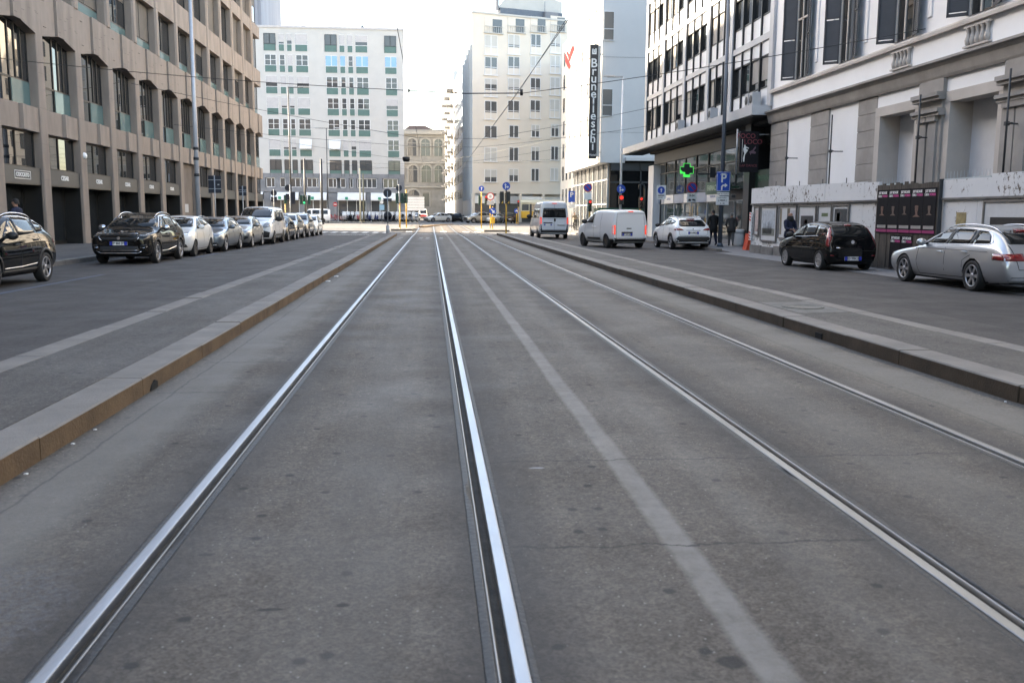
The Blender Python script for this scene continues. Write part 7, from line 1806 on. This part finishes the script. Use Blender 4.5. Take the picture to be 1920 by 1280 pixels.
def person(x, y, z, deg, label, coat, trs, h=1.74, stride=.16, bend=0., elbow=(.10,.10), fore=(.12,.12), hair=m_hair, bald=False, bulk=1., coat_z=.82, scarf=None, look=0., shirt=None, sit=False, shoes=m_shoe):
    s = h/1.76; b = bulk
    t = thing('person', label, 'person', (x, y, z), rad(deg))
    nd = {}
    def A(n, X, Y, Zz, r, r2=None): nd[n] = (X*s, (Y+bend*max(0, Zz-.95)*.5)*s, Zz*s, r*s, (r2 or r)*s)
    A('pelvis',0,0,.95,.155*b,.120*b); A('waist',0,0,1.10,.150*b,.115*b); A('chest',0,.01,1.30,.180*b,.125*b); A('top',0,0,1.43,.120*b,.095*b); A('neck',0,.01,1.50,.055); A('jaw',0,.035,1.575,.070,.078); A('head',0,.025,1.655,.078,.098); A('crown',0,.01,1.715,.062,.080)
    ed = [('pelvis','waist'),('waist','chest'),('chest','top'),('top','neck'),('neck','jaw'),('jaw','head'),('head','crown')]
    for sx, n in ((-1,'l'),(1,'r')):
        i = 0 if sx < 0 else 1; sw = stride*(1 if sx < 0 else -1)
        A(n+'sh',sx*.185*b,0,1.41,.070*b); A(n+'el',sx*(.235*b),-sw*.55+elbow[i]*.2,1.13,.056*b); A(n+'wr',sx*(.235*b-fore[i]*.5),-sw*.9+fore[i]+elbow[i]*.3,.90+fore[i]*.9,.036)
        hx, hy, hz = nd[n+'wr'][0]/s, nd[n+'wr'][1]/s, nd[n+'wr'][2]/s
        A(n+'pa',hx,hy+.03,hz-.075,.036,.020); ed += [('top',n+'sh'),(n+'sh',n+'el'),(n+'el',n+'wr'),(n+'wr',n+'pa')]
        for f, (fx_, ln) in enumerate(((-.024,.075),(-.008,.088),(.009,.082),(.025,.064))):
            A(n+'f%d'%f,hx+fx_*.4,hy+.032+fx_,hz-.115-ln*.25,.0085); A(n+'g%d'%f,hx+fx_*.3-sx*.012,hy+.045+fx_,hz-.115-ln,.0075); ed += [(n+'pa',n+'f%d'%f),(n+'f%d'%f,n+'g%d'%f)]
        A(n+'th',hx-sx*.03,hy+.065,hz-.10,.0095); ed += [(n+'pa',n+'th')]
        if sit:
            A(n+'hp',sx*.09,.05,.93,.105*b); A(n+'kn',sx*.11,.36,.80 if sx < 0 else .66,.075*b); A(n+'an',sx*.11,.28,.40 if sx < 0 else .24,.048); A(n+'to',sx*.115,.42,.36 if sx < 0 else .20,.036)
        else:
            A(n+'hp',sx*.09,sw*.1,.88,.105*b); A(n+'kn',sx*.10,sw*.75+.03,.50,.070*b); A(n+'an',sx*.10,sw*1.35-(.05 if sw < 0 else 0),.10+(.05 if sw < -.05 else 0),.048); A(n+'to',sx*.115,sw*1.35+.14,.045+(.02 if sw < -.05 else 0),.036)
        ed += [('pelvis',n+'hp'),(n+'hp',n+'kn'),(n+'kn',n+'an'),(n+'an',n+'to')]
    hands = [Vector(nd[k][:3]) for k in ('lwr','rwr')]
    def cls(c):
        if c.z > 1.515*s: return 2
        for q in hands:
            if (c-q).length < .20*s and c.z < q.z+.015*s and abs(c.x) > .10*s and abs(c.x-q.x) < .09: return 2
        if not sit and c.z < .115*s: return 3
        if sit and c.z < .36*s: return 3
        if c.z < coat_z*s and abs(c.x) < .26*s: return 1
        if shirt and abs(c.x) < .045*s and c.y > .06*s and 1.0*s < c.z < 1.46*s: return 4
        return 0
    me = skinned('body', nd, ed, [coat, trs, m_sk, shoes, shirt or coat], cls, 2)
    # nose and ears belong to the same surface group as the head
    o = link('body', me, t)
    by = bend*.35*s
    hy = nd['head'][1]; f = MB()
    f.prism([(hy+.085*s,1.655*s),(hy+.115*s,1.615*s),(hy+.085*s,1.605*s)], 'x', -.012*s, .012*s)
    for sx in (-1,1): f.lathe([(.001,-.01*s),(.022*s,-.008*s),(.026*s,0),(.001,.008*s)], 8, (sx*.080*s, hy+.005*s, 1.64*s), 'x')
    part('nose_and_ears', f, m_sk, t, False)
    f = MB()
    for sx in (-1,1): f.lathe([(.001,-.006),(.011*s,-.003),(.012*s,.004),(.001,.008)], 8, (sx*.032*s, hy+.088*s, 1.66*s), 'y'); f.box(sx*.032*s-.016, sx*.032*s+.016, hy+.088*s, hy+.096*s, 1.678*s, 1.684*s)
    f.box(-.022*s, .022*s, hy+.086*s, hy+.094*s, 1.577*s, 1.585*s)
    part('eyes_and_mouth', f, m_hair, t, False)
    if not bald:
        g = MB(); rows_ = []
        for i in range(9):
            a = PI*.5*i/8*1.12; rr = math.sin(a) if a < PI/2 else 1.
            rows_.append([(.088*s*rr*math.cos(u_), hy-.012*s+.112*s*rr*math.sin(u_)*(1 if math.sin(u_) < 0 else .88), 1.665*s+.098*s*math.cos(a) - (.05*s if math.sin(u_) < -.2 and i > 6 else 0) + (.03*s if math.sin(u_) > .5 and i > 6 else 0)) for u_ in [2*PI*j/16 for j in range(16)]])
        g.grid(rows_, 0, True, cv=True); part('hair', g, hair, t, False)
    if scarf:
        g = MB(); g.lathe([(.10*s,1.40*s),(.135*s,1.43*s),(.135*s,1.50*s),(.115*s,1.57*s),(.10*s,1.60*s),(.085*s,1.57*s)], 18, (0, hy, 0)); part('scarf', g, scarf, t, False)
    if coat_z < .86 and not sit:   # coat skirt
        g = MB(); g.lathe([(.168*b*s,1.05*s),(.182*b*s,.95*s),(.195*b*s,coat_z*s),(.185*b*s,coat_z*s),(.15*b*s,1.0*s)], 20, (0, .005, 0))
        g.v = [(X, Y*.80, Zz) for X, Y, Zz in g.v]; part('coat_skirt', g, coat, t, False)
    return t
person(-13.2, 31.0, .15, 78, 'bearded person in a navy jacket walking left by the dark shop fronts', m_navy, m_blk, 1.86, .12, bend=.15)
person(13.22, 33.2, .015, 198, 'bald person in a navy coat and thick black scarf by the hoarding', m_navy, m_blk, 1.74, .05, elbow=(.3,.5), fore=(.20,.24), bald=True, scarf=m_blk, bulk=1.12)
person(13.70, 44.0, .12, 8, 'person in a long black coat walking away beside the white crossover', m_blk, m_navy, 1.76, .10, bulk=1.22, coat_z=.70, bend=.1)
person(14.40, 43.4, .12, -20, 'person with grey hair in a charcoal jacket, right of the blue parking sign post', m_gry, m_lgry, 1.62, .14, bend=.35, hair=m_hair2, bulk=1.18, coat_z=.74)
person(14.75, 86, .126, 180, 'pedestrian in an open dark jacket over a pale shirt walking towards the camera', m_blk, m_navy, 1.76, .14, shirt=m_wht)
person(14.05, 88, .126, 60, 'pedestrian in a navy jacket beside the cyclist', m_navy, m_jean, 1.72, .15)
for x, y, a, c, t_, lb in ((6.9, 140.0, 150, m_blk, m_jean, 'pedestrian in black at the left corner of the cream building'), (8.0, 140.2, 210, m_navy, m_blk, 'pedestrian in navy before the cream corner building'), (9.4, 140.3, 90, m_gry, m_blk, 'pedestrian in charcoal walking left before the cream corner building'), (-4.6, 136.4, 180, m_blk, m_lgry, 'pedestrian in black among the scooters'), (10.4, 140.4, 240, m_beige, m_blk, 'pedestrian in a beige coat near the yellow tram')):
    person(x, y, gz(y)+.12, a, lb, c, t_, 1.72, .14)
# ---------------------------------------------------------------- two-wheelers
def torus(mb, c, R0, r0, n=20, k=6, m=0):
    rows_ = []
    for i in range(n):
        a = 2*PI*i/n; rows_.append([(c[0]+r0*math.cos(2*PI*j/k), c[1]+(R0+r0*math.sin(2*PI*j/k))*math.cos(a), c[2]+(R0+r0*math.sin(2*PI*j/k))*math.sin(a)) for j in range(k)])
    mb.grid(rows_, m, True, cu=True, cv=True)
def bike_mb():
    g = MB()
    for y in (-.52,.52):
        torus(g, (0,y,.34), .325, .017, m=1)
        for i in range(8): a = PI*i/8; g.tube([(0,y-.31*math.cos(a),.34-.31*math.sin(a)),(0,y+.31*math.cos(a),.34+.31*math.sin(a))], .003, 3, m=2)
        g.prism([(y+.36*math.cos(q), .34+.36*math.sin(q)) for q in [PI*.15+PI*.7*i/8 for i in range(9)]]+[(y+.345*math.cos(q), .34+.345*math.sin(q)) for q in [PI*.85-PI*.7*i/8 for i in range(9)]], 'x', -.03, .03, 0)
    for a, b, r in (((0,-.10,.30),(0,-.20,.80),.018),((0,-.10,.30),(0,.38,.78),.02),((0,-.17,.66),(0,.36,.86),.017),((0,-.52,.34),(0,-.10,.30),.012),((0,-.52,.34),(0,-.18,.70),.012),((0,.52,.34),(0,.36,.98),.016)): g.tube([a, b], r, 6)
    g.tube([(-.28,.22,1.02),(-.20,.34,1.02),(0,.37,1.0),(.20,.34,1.02),(.28,.22,1.02)], .013, 6, m=1)
    g.bbox(-.10,.10,-.34,-.08,.86,.92,.02,1); g.lathe([(.001,-.012),(.09,-.012),(.09,.012),(.001,.012)], 14, (.06,-.10,.30), 'x', 1); g.bbox(-.16,.16,.46,.74,.78,1.02,.02,0); g.tube([(-.12,-.1,.18),(.12,-.1,.42)], .012, 5, m=1)
    return g
bm_ = bike_mb().mesh('bicycle', [pm('red_bike', (.50,.035,.03), .4, var=.1), m_rubber, m_alloy])
def gname(o, lb, cat, grp=None): return tag(o, lb, cat, grp)
redb = []
for i, (x, y, a) in enumerate(((-15.3,133.6,62),(-14.5,133.9,70),(-13.7,133.3,80),(-13.0,133.8,96))):
    o = link('bicycle', bm_, None, (x, y, gz(y)+.12)); o.rotation_euler = (0, .12, rad(a)); gname(o, ['red bicycle standing leftmost in the short row of shared bikes','second red bicycle from the left in the short row of shared bikes','third red bicycle, just under the no-entry sign','rightmost red bicycle beside the first scooters'][i], 'bicycle', 'red shared bicycles')
gb = bike_mb().mesh('bicycle', [m_poledk, m_rubber, m_alloy]); o = link('bicycle', gb, None, (13.55, 86.5, .128)); o.rotation_euler = (0,0,rad(175)); gname(o, 'dark bicycle ridden towards the camera past the glazed hotel front', 'bicycle')
person(13.55, 86.75, .128, 175, 'cyclist in beige top riding past the glazed hotel front', m_beige, m_blk, 1.72, 0., bend=.3, sit=True, elbow=(.3,.3), fore=(.30,.30))
def scooter_mb():
    g = MB()
    for y in (-.60,.62): torus(g, (0,y,.24), .19, .055, 18, 6, 1); g.lathe([(.001,-.03),(.15,-.03),(.15,.03),(.001,.03)], 12, (0,y,.24), 'x', 2)
    g.prism([(.34,.36),(.46,.40),(.56,.86),(.50,1.02),(.44,1.0),(.40,.6),(.30,.40)], 'x', -.20, .20, 0)
    g.prism([(-.22,.22),(.36,.22),(.38,.34),(-.20,.34)], 'x', -.17, .17, 1)
    g.prism([(-.22,.30),(-.18,.62),(-.30,.74),(-.72,.78),(-.90,.70),(-.86,.52),(-.55,.36)], 'x', -.19, .19, 0)
    g.prism([(-.16,.72),(-.10,.78),(-.40,.83),(-.80,.88),(-.84,.80),(-.40,.75)], 'x', -.15, .15, 1)
    g.bbox(-.20,.20,-1.14,-.80,.84,1.14,.05, 1)
    g.prism([(.50,.36),(.78,.44),(.80,.40),(.62,.30)], 'x', -.09, .09, 0)
    g.tube([(-.34,.34,1.06),(-.15,.42,1.04),(.15,.42,1.04),(.34,.34,1.06)], .02, 6, 1); g.tube([(0,.62,.24),(0,.44,1.04)], .03, 6, 2)
    for sx in (-1,1): g.tube([(sx*.26,.38,1.06),(sx*.34,.36,1.24)], .007, 4, 1); g.lathe([(.001,-.01),(.06,-.01),(.06,.01),(.001,.01)], 10, (sx*.36,.36,1.27), 'y', 2)
    rows_ = [[(.26*math.sin(u_)*(1-.25*t_), .44+.10*math.cos(u_)-.16*t_, .98+.46*t_) for u_ in [(-.5+j/6)*PI*.9 for j in range(7)]] for t_ in [i/4 for i in range(5)]]
    g.grid(rows_, 3, True); g.lathe([(.001,.02),(.09,.0),(.10,-.03),(.001,-.04)], 12, (0,.56,.84), 'y', 2)
    return g
m_ws = glassm('scooter_screen', (.55,.58,.60), .08, 1.45)
sm_ = {}
for n, c in (('white',(.55,.55,.55)),('black',(.02,.02,.022)),('red',(.45,.03,.03)),('blue',(.02,.04,.16)),('silver',(.34,.34,.35))):
    sm_[n] = scooter_mb().mesh('scooter', [paint('scooter_'+n, c), m_black, m_alloy, m_ws])
r = random.Random(17); i = 0
lab = {'white':'white','black':'black','red':'red','blue':'dark blue','silver':'silver'}
seq = ['white','white','silver','black','black','silver','white','red','black','white','silver','white','blue','white','black','blue','white','silver','white','black','white','silver','black','silver','white','white','black','silver','white','blue','silver','white']
ord_ = ['first','second','third','fourth','fifth','sixth','seventh','eighth','ninth','tenth','eleventh','twelfth','thirteenth']; cnt = {}
for k_, c in enumerate(seq):
    x = -12.7 + 10.3*k_/(len(seq)-1) + r.uniform(-.08,.08); y = 134.6 + (1.9 if k_ % 3 == 2 else 0) + r.uniform(-.2,.2)
    o = link('scooter', sm_[c], None, (x, y, gz(y)+.12)); o.rotation_euler = (0, -.10, rad(180 + r.uniform(-35, 20)))
    cnt[c] = cnt.get(c, 0)+1; tot = seq.count(c)
    lb = '%s %s scooter from the left in the row before the bank' % (ord_[cnt[c]-1], lab[c])
    gname(o, lb, 'scooter', 'scooters parked before the bank')
# ---------------------------------------------------------------- yellow tram in the cross street
t = thing('tram', 'old yellow and cream tram crossing behind the minibus', 'tram', (19.3, 137.3, gz(137)))
zt = gz(137)+.01; x0, x1, y0, y1 = 12.9, 25.8, 136.2, 138.5
my, mc = pm('tram_yellow', (.62,.36,.04), .4, var=.06), pm('tram_cream', (.62,.57,.42), .4, var=.05)
g = MB(); g.prism([(x0+.5,y0+.4),(x0+1.6,y0),(x1-1.6,y0),(x1-.5,y0+.4),(x1-.5,y1-.4),(x1-1.6,y1),(x0+1.6,y1),(x0+.5,y1-.4)], 'z', zt+.75, zt+1.75); part('lower_body', g, my, t)
g = MB(); g.prism([(x0+.5,y0+.4),(x0+1.6,y0),(x1-1.6,y0),(x1-.5,y0+.4),(x1-.5,y1-.4),(x1-1.6,y1),(x0+1.6,y1),(x0+.5,y1-.4)], 'z', zt+1.75, zt+3.0); part('upper_body', g, mc, t)
g = MB(); g.prism([(y0-.05,zt+3.0),(y1+.05,zt+3.0),(y1-.3,zt+3.3),(y0+.6,zt+3.42),(y0+.2,zt+3.25)], 'x', x0+.4, x1-.4); part('roof', g, mc, t)
for i in range(8): g = MB(); g.box(x0+2.0+1.2*i, x0+2.95+1.2*i, y0-.02, y0+.05, zt+1.85, zt+2.75); part('window', g, m_pane2, t)
g = MB(); g.box(x0+1.62,x0+1.95,y0-.02,y0+.05,zt+.8,zt+2.8); part('door', g, m_poledk, t)
g = MB(); g.prism([(x0+.52,y0+.37),(x0+1.5,y0+.02),(x0+1.5,y0-.01),(x0+.52,y0+.34)], 'z', zt+1.85, zt+2.75); part('window', g, m_pane2, t)
for xx in (x0+2.6, x0+4.2, x1-4.2, x1-2.6): g = MB(); g.cyl((xx,y0+.3,zt+.34),(xx,y0+.45,zt+.34),.34,n=18); part('wheel', g, m_under, t)
g = MB(); g.box(x0+2.1,x0+4.7,y0+.2,y1-.2,zt+.3,zt+.74); g.box(x1-4.7,x1-2.1,y0+.2,y1-.2,zt+.3,zt+.74); part('bogie', g, m_under, t)
# small litter by the left kerb
for i, (x, y) in enumerate(((-2.28,20.6),(-2.26,22.2),(-2.33,5.35),(-2.33,6.05),(-2.33,6.45),(4.68,7.0))):
    g = MB(); a = .011 if i > 1 else .05; g.prism([(x-a,y-a*.6),(x+a*.5,y-a),(x+a,y+a*.4),(x-a*.2,y+a)], 'z', .103, .106+a*.3); single('paper_scrap', g, m_white, ['pale crumpled scrap at the kerb foot in the middle distance','second pale scrap a little farther along the left kerb','pale cigarette end at the kerb joint, nearest the camera','pale cigarette end at the foot of the rusty kerb','farther pale cigarette end before the kerb drain','tiny pale scrap at the foot of the right kerb'][i], 'litter', (x, y, .1), 'scraps along the kerbs')
# ---------------------------------------------------------------- camera, sky, sun, render
H_, W_ = 1280., 1920.
f_, u0_, v0_, hc, roll = 1720., 808., 401., 1.6, .006
cr_, sr_ = math.cos(roll), math.sin(roll)
a_, b_ = u0_-W_/2, H_/2-v0_
du, up = a_*cr_-b_*sr_, b_*cr_+a_*sr_
th = math.atan(up/f_); ph = math.atan2(-du, f_/math.cos(th))
Fh = Vector((math.sin(ph), math.cos(ph), 0)); Z_ = Vector((0, 0, 1))
F_ = Fh*math.cos(th) - Z_*math.sin(th); U_ = Fh*math.sin(th) + Z_*math.cos(th); R_ = Vector((math.cos(ph), -math.sin(ph), 0))
R2, U2 = R_*cr_ + U_*sr_, U_*cr_ - R_*sr_
cd = bpy.data.cameras.new('camera'); cam = bpy.data.objects.new('camera', cd); COL.objects.link(cam)
cam.matrix_world = Matrix(((R2.x, U2.x, -F_.x, 0), (R2.y, U2.y, -F_.y, 0), (R2.z, U2.z, -F_.z, hc), (0, 0, 0, 1)))
cd.sensor_width = 36; cd.sensor_fit = 'HORIZONTAL'; cd.lens = 36*f_/W_; cd.clip_start = .1; cd.clip_end = 3000
cd.dof.use_dof = True; cd.dof.focus_distance = 22.; cd.dof.aperture_fstop = 4.
sc.camera = cam

SUN_EL, SX, SY = 24., -.85, .53     # towards the sun: left and ahead
wo = bpy.data.worlds.new('World'); sc.world = wo; wo.use_nodes = True
nt = wo.node_tree; bg = nt.nodes['Background']
sk = nt.nodes.new('ShaderNodeTexSky'); sk.sky_type = 'NISHITA'; sk.sun_disc = False
sk.sun_elevation = rad(SUN_EL); sk.sun_rotation = math.atan2(SX, SY)
sk.air_density = 1.; sk.dust_density = 2.0; sk.ozone_density = 1.; sk.altitude = 120
nt.links.new(sk.outputs[0], bg.inputs[0]); bg.inputs[1].default_value = .13
sd = bpy.data.lights.new('sun', 'SUN'); sd.energy = 3.6; sd.angle = rad(.53); sd.color = (1., .90, .76)
so = bpy.data.objects.new('sun', sd); COL.objects.link(so)
ce = math.cos(rad(SUN_EL)); d = Vector((SX, SY, 0)).normalized()*ce + Vector((0, 0, math.sin(rad(SUN_EL))))
so.rotation_euler = d.to_track_quat('Z', 'Y').to_euler()
sc.view_settings.view_transform = 'Standard'; sc.view_settings.look = 'None'; sc.view_settings.gamma = 1.
sc.view_settings.exposure = 2.8
sc.view_settings.use_white_balance = True; sc.view_settings.white_balance_temperature = 7350.; sc.view_settings.white_balance_tint = 10.
sc.cycles.max_bounces = 6; sc.cycles.diffuse_bounces = 4; sc.cycles.glossy_bounces = 3; sc.cycles.use_denoising = True
sc.cycles.sample_clamp_indirect = 6.; sc.cycles.caustics_reflective = False
